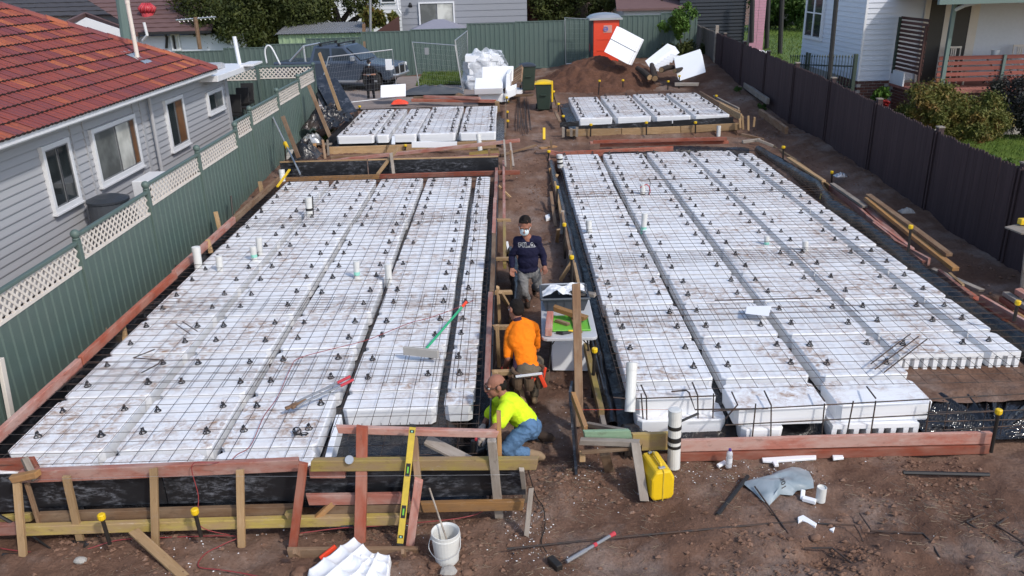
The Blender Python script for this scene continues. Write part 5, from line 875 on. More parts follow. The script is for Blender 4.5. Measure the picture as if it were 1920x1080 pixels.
# ================================================================= RIGHT HOUSE
rh = thing('house', 'white weatherboard house with brick base and red porch on the right', 'house', (11, 25, 1)); HX, HYf, HZ = 10.5, 24.9, 1.94
m = MB(); m.box((HX+.03, HYf+.03, 1.0), (19, 30.0, 6)); m.build('wall', M['wboard'], rh)
wb = MB(); wb.add([(0, 0, 0), (0, 1, 0), (.03, 1, 0), (.03, 0, 0), (.008, 0, .15), (.008, 1, .15)], [(0, 3, 2, 1), (3, 4, 5, 2), (4, 3, 0), (5, 1, 2)]); wme = wb.mesh('weatherboard', M['wboard'])
for i in range(18):
    o = bpy.data.objects.new('weatherboard', wme); link(o, rh, Matrix.Translation((HX+.03, HYf+.02, HZ+i*.148)) @ Matrix.Diagonal((-1, 5.1, 1, 1)))
    o = bpy.data.objects.new('weatherboard', wme); link(o, rh, Matrix.Translation((HX+.03, HYf+.03, HZ+i*.148)) @ Matrix.Rotation(R(-90), 4, 'Z') @ Matrix.Diagonal((1, 8.5, 1, 1)) if False else Matrix(((0, 8.5, 0, HX+.02), (-1, 0, 0, HYf+.03), (0, 0, 1, HZ+i*.148), (0, 0, 0, 1))))
m = MB(); m.box((HX-.012, HYf-.012, HZ), (HX+.05, HYf+.05, 5)); m.build('corner_board', M['white'], rh)
t = MB(); X_ = HX
def winx(y0, y1, z0, z1, n):
    t = MB()
    for a, b, c, d in ((y0-.09, y1+.09, z0-.1, z0), (y0-.09, y0, z0, z1), (y1, y1+.09, z0, z1)): t.box((HX-.06, a, c), (HX+.02, b, d))
    w_ = t.build('window', M['white'], rh, bevel=.006)
    for i in range(n):
        a, b = y0+(y1-y0)*i/n, y0+(y1-y0)*(i+1)/n; t = MB(); t.box((HX-.035, a+.05, z0+.03), (HX-.005, b-.05, z1)); t.build('pane', M['glass'], w_); t = MB(); t.box((HX-.055, a, z0), (HX-.036, a+.05, z1)); t.box((HX-.055, b-.05, z0), (HX-.036, b, z1)); t.box((HX-.055, a+.05, z0+.75), (HX-.04, b-.05, z0+.79)); t.build('sash', M['white'], w_)
winx(28.2, 29.75, 2.93, 4.6, 2)
# brick base, bricks laid one by one where they show
bk = MB(); bk.box((0, 0, 0), (.225, .02, .072)); bkm = bk.mesh('brick', M['brick']); m = MB(); m.box((HX+.02, HYf+.02, .3), (19, 30, HZ-.01)); m.build('base_wall', M['mortar'], rh)
PX0, PY0, PZ = 11.5, 23.0, 1.86
for r_ in range(11):
    z = HZ-.09-r_*.086
    for c in range(5):
        x = HX+.01+c*.24-(r_ % 2)*.0+(.12 if r_ % 2 else 0)
        if x+.225 < PX0: o = bpy.data.objects.new('brick', bkm); link(o, rh, Matrix.Translation((x, HYf+.003, z)))
    for c in range(6):
        y = HYf+.02+c*.24+(.12 if r_ % 2 else 0); o = bpy.data.objects.new('brick', bkm); link(o, rh, Matrix(((0, 1, 0, HX+.003), (1, 0, 0, y), (0, 0, 1, z), (0, 0, 0, 1))))
m = MB(); m.box((PX0+.02, PY0+.02, .3), (19, HYf, PZ-.08)); m.build('porch_base', M['mortar'], rh); m = MB()
for i in range(11):
    m = MB(); y = PY0-.05+i*.178; m.box((PX0-.04, y, PZ-.07), (19, y+.172, PZ+.005*(i % 2))); m.build('deck_board', M['deck'], rh)
for r_ in range(8):
    z = PZ-.16-r_*.086
    for c in range(13):
        x = PX0+.003+c*.24+(.12 if r_ % 2 else 0)
        if c == 0 and r_ % 2: o = bpy.data.objects.new('brick', bkm); link(o, rh, Matrix.Translation((PX0+.003, PY0+.003, z)) @ Matrix.Diagonal((.47, 1, 1, 1)))
        o = bpy.data.objects.new('brick', bkm); link(o, rh, Matrix.Translation((x, PY0+.003, z)))
    for c in range(7):
        y = PY0+.02+c*.24+(.12 if r_ % 2 else 0); o = bpy.data.objects.new('brick', bkm); link(o, rh, Matrix(((0, 1, 0, PX0+.003), (1, 0, 0, y), (0, 0, 1, z), (0, 0, 0, 1))))
# slatted privacy screen at the side of the porch
sx_ = 11.47
m = MB(); m.box((sx_-.03, 24.72, PZ+.3), (sx_+.03, 24.8, 3.75)); m.build('screen_post', M['dkgreen'], rh); m = MB(); m.box((sx_-.03, 23.12, PZ), (sx_+.03, 23.18, 3.6)); m.build('screen_post', M['dkslat'], rh)
for i in range(13): m = MB(); z = PZ+.42+i*.118; m.box((sx_+.031, 23.1, z), (sx_+.05, 24.78, z+.075)); m.build('screen_slat', M['dkslat'], rh)
m = MB(); m.box((sx_-.02, 24.0, PZ+.01), (sx_+.02, 24.85, PZ+.4)); m.build('screen_panel', M['white'], rh)
for a, b, mt in ((12.2, 12.35, 'cream'), (12.35, 12.8, 'black'), (12.8, 13.05, 'cream'), (13.05, 13.55, 'black'), (13.55, 13.8, 'cream')): m = MB(); m.box((a, HYf-.06 if mt == 'cream' else HYf-.045, PZ), (b, HYf-.01, 4.6)); m.build('door_panel' if mt == 'black' else 'door_frame', M[mt], rh)
m = MB(); m.box((13.8, HYf-.03, PZ), (19, HYf-.005, 5)); m.build('porch_wall', M['wboard'], rh)
po = [GY(1765, 2, 23.08).x, 14.35]
for x in (12.12, 13.98, 16.2): m = MB(); m.box((x-.05, PY0+.05, PZ), (x+.05, PY0+.15, 4.4)) if x < 13 else m.box((x-.04, PY0+.45, PZ), (x+.04, PY0+.53, 2.75)); m.build('porch_post', M['green2'], rh)
for i in range(5): m = MB(); z = PZ+.18+i*.15; m.box((12.15, PY0+.5, z), (19, PY0+.53, z+.10)); m.build('rail_board', M['redslat'], rh)
m = MB(); m.box((11.3, 22.3, 4.18), (20, 22.42, 4.34)); m.build('gutter', M['green2'], rh); m = MB(); m.box((11.3, 22.42, 4.30), (20, 25, 4.5)); m.build('porch_roof', M['greyclad'], rh); m = MB(); m.tube([(12.6, 22.45, 4.25), (12.3, 22.9, 4.12), (12.15, 23.08, 4.0)], .05, 8); m.build('downpipe', M['white'], rh)
for lb, x in (('cream slatted chair on the red porch beside the door', 13.05), ('cream slatted chair at the right edge of the porch', 15.0)):
    t = thing('porch_chair', lb, 'chair', (x, 24.3, PZ)); m = MB()
    for q in (-.2, -.06, 0, .06, .2): m.box((x+q-.015, 24.5, PZ+.4), (x+q+.015, 24.53, PZ+1.0))
    m.box((x-.22, 24.5, PZ+1.0), (x+.22, 24.53, PZ+1.05)); m.build('backrest', M['cream'], t); m = MB(); m.box((x-.22, 24.05, PZ+.40), (x+.22, 24.49, PZ+.44)); m.build('seat', M['cream'], t)
    for dx in (-.2, .2):
        for y in (24.08, 24.47): m = MB(); m.box((x+dx-.02, y-.02, PZ), (x+dx+.02, y+.02, PZ+.4)); m.build('leg', M['cream'], t)
t = thing('porch_table', 'small dark folding table on the red porch', 'table', (14.1, 24.2, PZ)); m = MB(); m.box((13.75, 23.95, PZ+.72), (14.65, 24.45, PZ+.75)); m.build('tabletop', M['black'], t)
for a, b in (((13.9, .02), (14.5, .7)), ((14.5, .02), (13.9, .7))): m = MB(); m.tube([(a[0], 24.2, PZ+a[1]), (b[0], 24.2, PZ+b[1])], .018, 6); m.build('leg', M['dark_bar'], t)
m = MB(); m.lathe([(.09, 0), (.11, .2), (.10, .2), (.085, .02)], (14.1, 24.2, PZ+.752), 14, cap=False); m.lathe([(.09, 0), (0, 0)], (14.1, 24.2, PZ+.752), 14, cap=False); m.build('pot', M['white'], label='white pot standing on the porch table', cat='pot')
# iron picket fence
t = thing('picket_fence', 'dark green iron picket fence before the right house', 'fence', (9.6, 23, 1.2)); zt0 = lambda y: 2.86-(y-23.05)*.1
m = MB(); m.box((9.55, 23.0, 1.0), (9.65, 23.1, 2.92)); m.build('post', M['dkgreen'], t, bevel=.01)
for y in (26.6, 26.85): m = MB(); m.box((9.57, y-.03, 1.0), (9.63, y+.03, 2.62)); m.build('post', M['dkgreen'], t)
for z in (.18, .75): m = MB(); m.beam((9.6, 23.1, 2.86-z-.1), (9.6, 28.6, 2.35-z-.1), .03, .04); m.build('rail', M['dkgreen'], t)
for i in range(24):
    y = 23.3+i*.22; z = 2.8-(i*.02); m = MB(); m.tube([(9.6, y, z-.95), (9.6, y, z)], .010, 5); m.lathe([(.012, 0), (.03, .03), (.002, .09)], (9.6, y, z-.01), 6); m.build('picket', M['dkgreen'], t)
def pole(label, top, base, r, m): mb = MB(); mb.tube([base, top], r, 8); mb.build('pole', M[m], label=label, cat='pole')
b_ = GY(1556, 152, 23.0); pole('dark steel pole leaning before the wall of the right house', GY(1571, -30, 23.0), (b_.x, 23.0, 1.0), .065, 'black')
for lb, x, y, xt in (('dark slim pole on the lawn, left one', 1437, 95, 1442), ('dark slim pole on the lawn, right one', 1462, 104, 1468)): b_ = G(x, y, 1.1); pole(lb, GY(xt, -40, b_.y), b_, .12, 'black')
# lawns and path
def lawn(name, label, x0, x1, y0, y1, z, n, seed, hgt_=.07, mat='grass', n1=60):
    mb = MB(); mb.grid(lambda u, v: (x0+(x1-x0)*u, y0+(y1-y0)*v, z(x0+(x1-x0)*u, y0+(y1-y0)*v)), n1, n1); o = mb.build(name, M[mat], smooth=True, label=label, kind='structure')
    V = []; F = []; r_ = random.Random(seed)
    for i in range(n):
        x, y = r_.uniform(x0, x1), r_.uniform(y0, y1); a = r_.uniform(0, 6.28); h = hgt_*r_.uniform(.5, 1.3); b = len(V); zz = z(x, y); w_ = .012*hgt_/.07
        V += [(x-w_*math.cos(a), y-w_*math.sin(a), zz-.01), (x+w_*math.cos(a), y+w_*math.sin(a), zz-.01), (x+h*.5*math.cos(a*3), y+h*.5*math.sin(a*3), zz+h)]; F.append((b, b+1, b+2))
    me = bpy.data.meshes.new('grass'); me.from_pydata(V, [], F); me.materials.append(M[mat]); me.update(); o = bpy.data.objects.new('grass', me); link(o, None, Matrix()); tag(o, 'grass blades of the '+label, 'grass', kind='stuff')
lawn('lawn', 'sunny lawn in front of the right house', 9.0, 18, 12, 22.9, lambda x, y: .55+.05*sst(12, 22, y)+.03*float(vnoise(x, y)), 26000, 1)
lawn('lawn', 'lawn beyond the paling fence beside the carport', 10.5, 26, 31, 62, lambda x, y: 1.2+.05*float(vnoise(x*.6, y*.6)), 22000, 2, .12)
lawn('lawn', 'worn grass strip before the back fence', -3.8, -.6, 34.2, 37.8, lambda x, y: float(hgt(x, y, False))+.09+.03*float(vnoise(x*2, y*2)), 9000, 3, .10)
lawn('lawn', 'patchy grass under the trees behind the left yard', -17, -6, 38.4, 56, lambda x, y: 1.6+.06*float(vnoise(x, y)), 9000, 4, .14)
mb = MB(); mb.box((11.2, 15.4, .5), (16.5, 17.7, .64)); 
o = mb.build('path', M['concrete'], label='pale concrete path beside the right lawn', kind='structure')
mb = MB(); mb.grid(lambda u, v: (-8.3+7.2*u, 29.6+7.5*v, float(hgt(-8.3+7.2*u, 29.6+7.5*v, False))+.06+.02*float(vnoise(u*30, v*30))), 40, 40); mb.build('driveway', paint('gravelly drive', (.27, .225, .205), .95, 0, .4, 3), smooth=True, label='grey gravelly driveway under the parked pickup', kind='structure')
# ================================================================= BUILDINGS BEYOND
def block(name, label, px0, px1, ytop, Y, depth, mat, zb=.9, rows=None, par=None):
    a, b = GY(px0, ytop, Y), GY(px1, ytop, Y); zt = (a.z+b.z)/2; t = thing(name, label, 'building' if name != 'shed' else 'shed', ((a.x+b.x)/2, Y, zb)) if par is None else par
    m = MB(); m.box((a.x, Y+.03, zb), (b.x, Y+depth, zt)); m.build('wall', M[mat], t)
    if rows:
        n = int((zt-zb)/rows); q = MB(); q.add([(0, 0, 0), (1, 0, 0), (1, -.028, 0), (0, -.028, 0), (1, -.006, 1), (0, -.006, 1)], [(0, 1, 2, 3), (3, 2, 4, 5), (0, 3, 5), (1, 4, 2)]); me = q.mesh('weatherboard', M[mat])
        for i in range(n):
            z = zt-(i+1)*rows
            if scr((a.x, Y, z))[1] > 140: break
            o = bpy.data.objects.new('weatherboard', me); link(o, t, Matrix.Translation((a.x, Y+.03, z)) @ Matrix.Diagonal((b.x-a.x, 1, rows, 1)))
    return t, a, b, zt
def wbox(t, x0, y0, x1, y1, Y, mt='glass', n=1, frame_='white'):
    a, b = GY(x0, y0, Y), GY(x1, y1, Y); m = MB(); f_ = .07; z0, z1 = b.z, a.z
    for p, q, r_, s_ in ((a.x-f_, b.x+f_, z1, z1+f_), (a.x-f_, b.x+f_, z0-f_, z0), (a.x-f_, a.x, z0, z1), (b.x, b.x+f_, z0, z1)): m.box((p, Y-.09, r_), (q, Y+.03, s_))
    w_ = m.build('window', M[frame_], t)
    for i in range(n):
        m = MB(); p = a.x+(b.x-a.x)*i/n; q = a.x+(b.x-a.x)*(i+1)/n; m.box((p+.03, Y-.045, z0), (q-.03, Y-.01, z1)); m.build('pane', M[mt if isinstance(mt, str) else mt[i]], w_)
def course_roof(t, p0, p1, p2, p3, n, mat):
    """stepped courses: p0-p1 eave, p3-p2 ridge"""
    p0, p1, p2, p3 = map(Vector, (p0, p1, p2, p3)); nn = (p1-p0).cross(p3-p0).normalized(); nn = nn if nn.z > 0 else -nn
    for i in range(n):
        m = MB(); a, b, c, d = p0.lerp(p3, i/n), p1.lerp(p2, i/n), p1.lerp(p2, (i+1.06)/n), p0.lerp(p3, (i+1.06)/n); k_ = max(4, int((b-a).length/.33)); vs = []
        for j in range(k_+1):
            w_ = .02*(j % 2); u, v = a.lerp(b, j/k_), d.lerp(c, j/k_); vs += [u, u+nn*(.06+w_), v+nn*(.012+w_)]
        m.add(vs, [f_ for j in range(k_) for f_ in ((j*3, j*3+3, j*3+4, j*3+1), (j*3+1, j*3+4, j*3+5, j*3+2))]); m.build('tile_course', M[mat], t)
# brown roofed cottage behind the left yard
Yc = 42.; t = thing('house', 'white weatherboard cottage with brown tiled roof behind the left yard', 'house', (-14, Yc, 1)); a, b = GY(262, 66, Yc), GY(470, 50, Yc); zt = b.z
_t, aa, bb, zz = block('house', '', 235, 458, 66, Yc, 6, 'wboard', .9, .16, par=t); wbox(t, 322, 66, 338, 92, Yc, ('glass', 'blind'), 2)
e0, e1 = GY(262, 68, Yc-.5), GY(372, 46, Yc-.5); ez = (e0.z+e1.z)/2-.1; course_roof(t, (e0.x, Yc-.5, ez), (e1.x+.6, Yc-.5, ez), (e1.x+.2, Yc+3.2, ez+1.7), (GY(160, 28, Yc+3.2).x, Yc+3.2, ez+1.7), 9, 'roof_brown')
m = MB(); gx0 = GY(120, 40, Yc).x; gp = [GY(x, y, Yc-.15) for x, y in ((138, 46), (160, 33), (258, 66), (262, 110), (130, 110))]; m.add(gp+[p+Vector((0, .1, 0)) for p in gp], [(0, 1, 2, 3, 4), (9, 8, 7, 6, 5)]+[(i, i+5, (i+1) % 5+5, (i+1) % 5) for i in range(5)]); m.build('gable', M['white'], t)
p, q, r_ = GY(136, 40, Yc-.2), GY(160, 27, Yc+3.2), GY(258, 64, Yc-.5); m = MB(); m.beam(r_, q, .18, .22); m.beam(q, GY(128, 42, Yc), .16, .2); m.build('barge_board', M['roof_brown'], t); m = MB(); m.beam((e0.x, Yc-.56, ez-.02), (e1.x+.6, Yc-.56, ez-.02), .12, .12); m.build('gutter', M['black'], t); m = MB(); m.tube([GY(270, 42, Yc-.7), GY(276, 66, Yc-.7), GY(268, 76, Yc-.5)], .07, 8); m.build('vent_pipe', M['white'], t); m = MB(); m.tube([GY(308, 62, Yc-.4), GY(313, 70, Yc-.2), GY(312, 90, Yc-.1)], .07, 6); m.build('downpipe', M['black'], t)
c = GY(277, 24, Yc+1.2); v_ = thing('roof_ventilator', 'red whirling ventilator on the brown cottage roof', 'ventilator', c); m = MB(); m.lathe([(.34, -.75), (.31, 0)], c, 14); m.build('base', M['pinkred'], v_)
m = MB()
for i in range(12):
    an = 2*math.pi*i/12; m.tube([c+Vector((.30*math.cos(an), .30*math.sin(an), .02)), c+Vector((.40*math.cos(an+.25), .40*math.sin(an+.25), .22)), c+Vector((.16*math.cos(an+.5), .16*math.sin(an+.5), .44))], .06, 5)
m.ball(c+Vector((0, 0, .20)), (.36, .36, .25), 14, 10); m.build('vanes', M['pinkred'], v_, smooth=True)
t = thing('house', 'long dark tiled roof of the house farthest to the left', 'house', (-20, 47, 1)); p, q = GY(-40, 62, 46), GY(500, 62, 46); course_roof(t, (p.x-6, 46, 3.6), (q.x, 46, 3.6), (q.x-2, 52, 6.6), (p.x-6, 52, 6.6), 14, 'roof_dark'); m = MB(); m.box((p.x-6, 46.3, 1), (q.x, 55, 3.6)); m.build('wall', M['greyclad'], t)
c = GY(320, 3, 47.5); m = MB(); m.lathe([(.28, -.3), (.30, .1), (.1, .3)], c, 12); m.build('roof_vent', M['navyp'], label='blue grey vent on the dark tiled roof', cat='roof vent')
a = GY(238, 62, 33); m = MB(); m.tube([GY(243, 120, 33), GY(224, -20, 33)], .19, 10); m.build('power_pole', M['green2'], label='thick green pole rising behind the red tiled roof', cat='pole')
t = thing('tv_antenna', 'spidery television antenna on a brown post by the big tree', 'antenna', GY(377, 92, 40)); m = MB(); m.tube([GY(375, 92, 40), GY(366, 32, 40)], .10, 8); m.build('mast', M['brown_t'], t); m = MB(); m.tube([GY(330, 38, 40), GY(405, 32, 40)], .04, 5)
for i in range(9): x = 335+i*8; y = 38-i*.75; m.tube([GY(x-3, y-2, 40), GY(x+3, y+4, 40)], .015, 4)
m.build('boom', M['galv'], t)
# white house, grey clad house, sheds, brick wall, gazebo, carport
t, *_ = block('house', 'white boarded house glimpsed between the trees at the back', 600, 752, -30, 54, 6, 'white', 1, .22); wbox(t, 715, -8, 740, 3, 54, 'glass')
t, *_ = block('house', 'grey clad house with sliding window behind the green fence', 748, 987, -40, 43, 7, 'greyclad', 1, .30); wbox(t, 787, 7, 851, 47, 43, ('greyblind', 'blind'), 2); m = MB(); c = GY(769, 6, 42.8); m.tube([c, c+Vector((0, -.1, -.15))], [.06, .12], 8); m.build('wall_light', M['black'], t); m = MB(); m.tube([GY(744, -10, 42.8), GY(746, 16, 42.8), GY(752, 26, 42.8)], .05, 6); m.build('downpipe', M['white'], t)
t, *_ = block('building', 'red brick wall seen right of the grey clad house', 988, 1036, -30, 46, 4, 'brick', 1, None); m = MB(); m.box((GY(992, 34, 45).x, 45, 1), (GY(1036, 34, 45).x, 45.8, GY(1010, 34, 45).z)); m.build('lower_wall', M['brick'], t)
t, a, b, zt = block('shed', 'light green steel garden shed under the big tree', 521, 683, 63, 41, 3, 'greenlt', 1, None)
q = MB(); q.add(*ribbed(0, b.x-a.x, 1., zt-.03, .3, .04)); q.build('panel', M['greenlt'], t, M=Matrix.Translation((a.x, 40.99, 0))); m = MB(); m.add(*ribbed(-.1, b.x-a.x+.2, 0, 2.6, .12, .03)); m.build('roof', M['grey'], t, M=Matrix.Translation((a.x, 40.8, zt+.02)) @ Matrix.Rotation(R(-82), 4, 'X'))
t, a, b, zt = block('shed', 'low white shed with brown roof behind the portable toilet', 1170, 1262, 19, 41, 4, 'white', 1, None); m = MB(); m.add([(a.x-.4, 40.7, zt), (b.x+.6, 40.7, zt), (b.x+.2, 45, zt+1.1), (a.x, 45, zt+1.1), (a.x-.4, 40.7, zt+.1), (b.x+.6, 40.7, zt+.1), (b.x+.2, 45, zt+1.2), (a.x, 45, zt+1.2)], [(0, 1, 2, 3), (4, 7, 6, 5), (0, 4, 5, 1), (1, 5, 6, 2), (3, 2, 6, 7), (0, 3, 7, 4)]); m.build('roof', M['roof_brown'], t)
t = thing('gazebo', 'grey fabric gazebo behind the back fence', 'gazebo', (-2, 39.5, 1)); L_, R_, T_ = GY(758, 62, 39.2), GY(868, 60, 39.2), GY(825, 36, 41); m = MB(); m.add([L_, R_, T_+Vector((.2, 0, 0)), T_-Vector((.3, 0, 0)), (L_.x, 43, L_.z), (R_.x, 43, R_.z), L_-Vector((0, 0, .35)), R_-Vector((0, 0, .35))], [(0, 1, 2, 3), (0, 3, 4), (1, 5, 2), (3, 2, 5, 4), (6, 7, 1, 0)]); m.build('canopy', cloth('lavender canvas', (.26, .26, .31)), t)
for x in (L_.x+.05, R_.x-.05): m = MB(); m.tube([(x, 39.3, 1), (x, 39.3, L_.z)], .03, 6); m.build('leg', M['grey'], t)
m = MB(); p, q, = GY(686, 72, 40), GY(748, 30, 40.5); m.add([p, q, (q.x, q.y, .9), (p.x, p.y, .9), p+Vector((0, .05, 0)), q+Vector((0, .05, 0)), Vector((q.x, q.y+.05, .9)), Vector((p.x, p.y+.05, .9))], [(0, 1, 2, 3), (7, 6, 5, 4), (0, 4, 5, 1)]); m.build('timber_wall', M['dkslat'], label='dark timber wall stepping down beside the grey clad house', cat='wall')
pole('slim grey pole standing before the white house', GY(694, -20, 39.5), GY(695, 70, 39.5), .06, 'grey'); plank('timber_post', GY(682, 45, 38.2), GY(683, 110, 37.9), .14, .1, M['brown_t'], upv=UPY, label='brown timber post standing against the back fence', cat='post')
t = thing('carport', 'dark corrugated carport wall with pink pillar beyond the paling fence', 'carport', (11, 41, 1)); p, q = GY(1335, -20, 41), GY(1402, -20, 41); m = MB(); m.box((GY(1270, 0, 43).x, 41.1, 1), (q.x, 46, 6)); m.build('wall', M['navyp'], t)
for i in range(24): z = 1.1+i*.16; m = MB(); m.box((p.x-1.5, 41, z), (q.x, 41.09, z+.12)); m.build('slat', M['navyp'], t)
p, q = GY(1399, 75, 41.2), GY(1425, 75, 41.2)
for i in range(30):
    for j in range(3):
        w_ = (q.x-p.x)/3; m = MB(); x = p.x+j*w_; m.box((x+.01, 40.6, 1+i*.14), (x+w_-.01, 40.9, 1+i*.14+.125)) if False else None
bk2 = MB(); w_ = (q.x-p.x)/2; bk2.box((.008, 0, .006), (w_-.008, .3, .118)); bm2 = bk2.mesh('brick', paint('pink painted brick', (.52, .26, .34), .7, 0, .15)); m = MB(); m.box((p.x, 40.68, 1), (q.x, 41, 5)); m.build('pillar_core', M['mortar'], t)
for i in range(26):
    for j in range(2): o = bpy.data.objects.new('brick', bm2); link(o, t, Matrix.Translation((p.x+j*w_, 40.66, 1.0+i*.125)))
pole('dark pole standing before the pink pillar', GY(1412, -30, 40), GY(1409, 80, 40), .11, 'black')
# ================================================================= TREES, SHRUBS
def leaf_mass(name, blobs, n, ls, mat, par, seed, gap=.35):
    """leaf sized faces spread through clumps; the clumps leave gaps"""
    r_ = np.random.RandomState(seed); V = []; F = []
    cl = []
    for (cx, cy, cz, rx, ry, rz) in blobs:
        k_ = max(6, int(14*(rx*ry*rz)**.34))
        for i in range(k_):
            d = r_.normal(size=3); d /= np.linalg.norm(d); d *= r_.uniform(.45, 1.0)**.5; cl.append((cx+d[0]*rx, cy+d[1]*ry, cz+d[2]*rz, .34*min(rx, ry, rz)*r_.uniform(.6, 1.3)))
    per = max(1, n//len(cl))
    for (x, y, z, s) in cl:
        for i in range(per):
            d = r_.normal(size=3)*s*.62; p = np.array((x, y, z))+d; a = r_.normal(size=3); a /= np.linalg.norm(a); b = np.cross(a, r_.normal(size=3)); b /= np.linalg.norm(b)+1e-9; L = ls*r_.uniform(.6, 1.4); w_ = L*.42; k = len(V)
            V += [tuple(p-a*L*.5), tuple(p+b*w_*.5), tuple(p+a*L*.5+np.array((0, 0, -.15*L))), tuple(p-b*w_*.5)]; F.append((k, k+1, k+2, k+3))
    me = bpy.data.meshes.new(name); me.from_pydata(V, [], F); me.materials.append(M[mat]); me.update(); o = bpy.data.objects.new(name, me); link(o, par, Matrix()); return o
def tree(label, base, limbs, blobs, n, ls, mat, seed, r0=.2, name='tree', cat='tree'):
    t = thing(name, label, cat, base); m = MB()
    for pts in limbs: k_ = len(pts); m.tube(pts, [r0*(1-.75*i/(k_-1))*(1 if pts is limbs[0] else .6) for i in range(k_)], 7)
    if limbs: m.build('trunk', M['bark'], t, smooth=True)
    leaf_mass('crown', blobs, n, ls, mat, t, seed); return t
def bl(x, y, Y, rx, ry, rz): p = GY(x, y, Y); return (p.x, p.y, p.z, rx, ry, rz)
B = GY(505, 82, 44); tree('big dark spreading tree behind the left yard and green shed', B, [[B, GY(490, 60, 44), GY(470, 35, 44), GY(440, 10, 44)], [GY(500, 75, 44), GY(515, 50, 44), GY(530, 15, 44)]], [bl(400, 15, 43.5, 1.9, 2, 1.3), bl(460, 20, 43, 1.8, 2, 1.5), bl(430, 55, 43, 1.3, 1.5, .8), bl(520, 15, 44, 2, 2, 1.7), bl(500, 50, 43.5, 1.3, 1.6, .9), bl(560, 18, 44, 1.4, 2, 1.3), bl(545, 42, 44, 1.0, 1.5, .6), bl(450, -20, 44, 2.5, 2, 1.5), bl(555, -15, 44, 1.6, 2, 1.2), bl(380, 55, 42.5, .8, .8, .45)], 80000, .17, 'leaf_dark', 3, .25)
B = GY(640, 60, 46); tree('forked tree with bare dark limbs right of the big tree', B, [[B, GY(634, 40, 46), GY(628, 15, 46), GY(612, -15, 46)], [GY(636, 48, 46), GY(655, 20, 46), GY(668, -5, 46)], [GY(640, 55, 46), GY(615, 30, 46), GY(598, 0, 46)], [GY(655, 45, 46), GY(676, 28, 46), GY(690, 0, 46)]], [bl(615, -5, 46, 1.6, 1.6, 1.0), bl(660, -8, 46, 1.5, 1.6, .8), bl(598, 12, 45.5, .8, 1, .7)], 7000, .16, 'leaf_dark', 5, .3)
B = GY(708, 45, 42); tree('small spiky cordyline by the slim grey pole', B, [[B, GY(706, 32, 42)]], [bl(708, 33, 42, .8, .5, .3), bl(698, 30, 42, .4, .4, .3)], 1600, .45, 'leaf_rust', 6, .09, 'shrub', 'shrub')
B = GY(1085, 30, 44); tree('thick trunked dark tree behind the portable toilet', B, [[B, GY(1090, 10, 44), GY(1105, -20, 44)], [GY(1075, 25, 44), GY(1060, 0, 44), GY(1050, -20, 44)]], [bl(1045, 15, 44, 1.2, 1.2, 1.0), bl(1075, 5, 44.5, 1.6, 1.5, .9), bl(1120, -5, 44, 1.8, 1.5, .9), bl(1150, 2, 45, 1.4, 1.5, .7), bl(1030, -5, 45, 1.2, 1, .8)], 24000, .17, 'leaf_dark', 8, .55)
B = GY(1285, 110, 37.2); tree('small bright green tree in the back corner by the grey fence', B, [[B, GY(1275, 75, 37.2), GY(1270, 45, 37.2)]], [bl(1270, 28, 37, .75, .7, .45), bl(1258, 45, 37, .55, .6, .35), bl(1283, 42, 37, .5, .5, .35), bl(1268, 62, 37, .3, .4, .3)], 7000, .14, 'leaf_lime', 9, .06)
B = GY(1300, 110, 37.6); tree('dark shrub under the small tree in the back corner', B, [], [bl(1295, 95, 37.4, .9, .5, .7), bl(1260, 105, 37.2, .6, .5, .5)], 7000, .13, 'leaf_dark', 10, .05, 'shrub', 'shrub')
B = GY(1330, 0, 44); tree('tall dark tree mass behind the carport', B, [[B, GY(1330, -30, 44)]], [bl(1310, 0, 43, 2, 1.5, 1.2), bl(1250, -12, 46, 2, 1.5, 1.2), bl(1200, -16, 48, 2.2, 1.5, 1.2)], 20000, .18, 'leaf_dark', 12, .3)
B = GY(1460, 45, 54); tree('leafy garden trees at the far end of the right lawn', B, [], [bl(1450, 0, 56, 1.8, 1.5, 1.0), bl(1490, -5, 56, 1.9, 1.5, 1.2), bl(1480, 28, 57, 1.5, 1.3, .8), bl(1440, 30, 57, 1.2, 1.3, .7), bl(1505, 20, 55, .9, 1, .9)], 16000, .22, 'leaf_mid', 13, .2)
m = MB(); p, q = G(1425, 47, 1.2), G(1512, 43, 1.2); m.beam((p.x, p.y, 1.35), (q.x, q.y, 1.35), .3, .3); m.build('garden_edge', M['concrete'], label='pale stone edging at the end of the right lawn', cat='garden edge'); m = MB(); m.box((p.x, 60, 1), (q.x+3, 60.3, 4.2)); m.build('garden_wall', M['navyp'], label='dark garden wall behind the leafy trees', cat='wall')
tree('round rust tipped bush over the dark paling fence', (11.4, 19.6, .6), [], [bl(1735, 205, 20, .55, .7, .5), bl(1790, 195, 20, .7, .75, .55), bl(1845, 210, 20, .55, .7, .45), bl(1760, 235, 19.6, .7, .6, .4), bl(1830, 235, 19.6, .6, .6, .4), bl(1872, 222, 20, .3, .5, .32), bl(1710, 222, 20, .35, .5, .35), bl(1800, 215, 19.8, .8, .6, .5)], 70000, .075, 'leaf_rust', 15, .05, 'shrub', 'shrub')
tree('low dark green plant under the rust tipped bush', (10.9, 18.3, .6), [], [(10.9, 18.3, .8, .6, .4, .25), (11.4, 18.2, .72, .4, .4, .2)], 5000, .07, 'leaf_mid', 16, .04, 'shrub', 'shrub')
b_ = GY(1895, 175, 22.3); tree('purple leaved bush at the right edge before the porch', (b_.x, 22.3, .7), [], [(b_.x+.1, 22.3, 1.55, .75, .6, .65), (b_.x+.6, 22.2, 1.9, .6, .6, .6), (b_.x+.2, 22.2, 1.0, .7, .6, .4)], 12000, .09, 'leaf_purple', 17, .05, 'shrub', 'shrub')
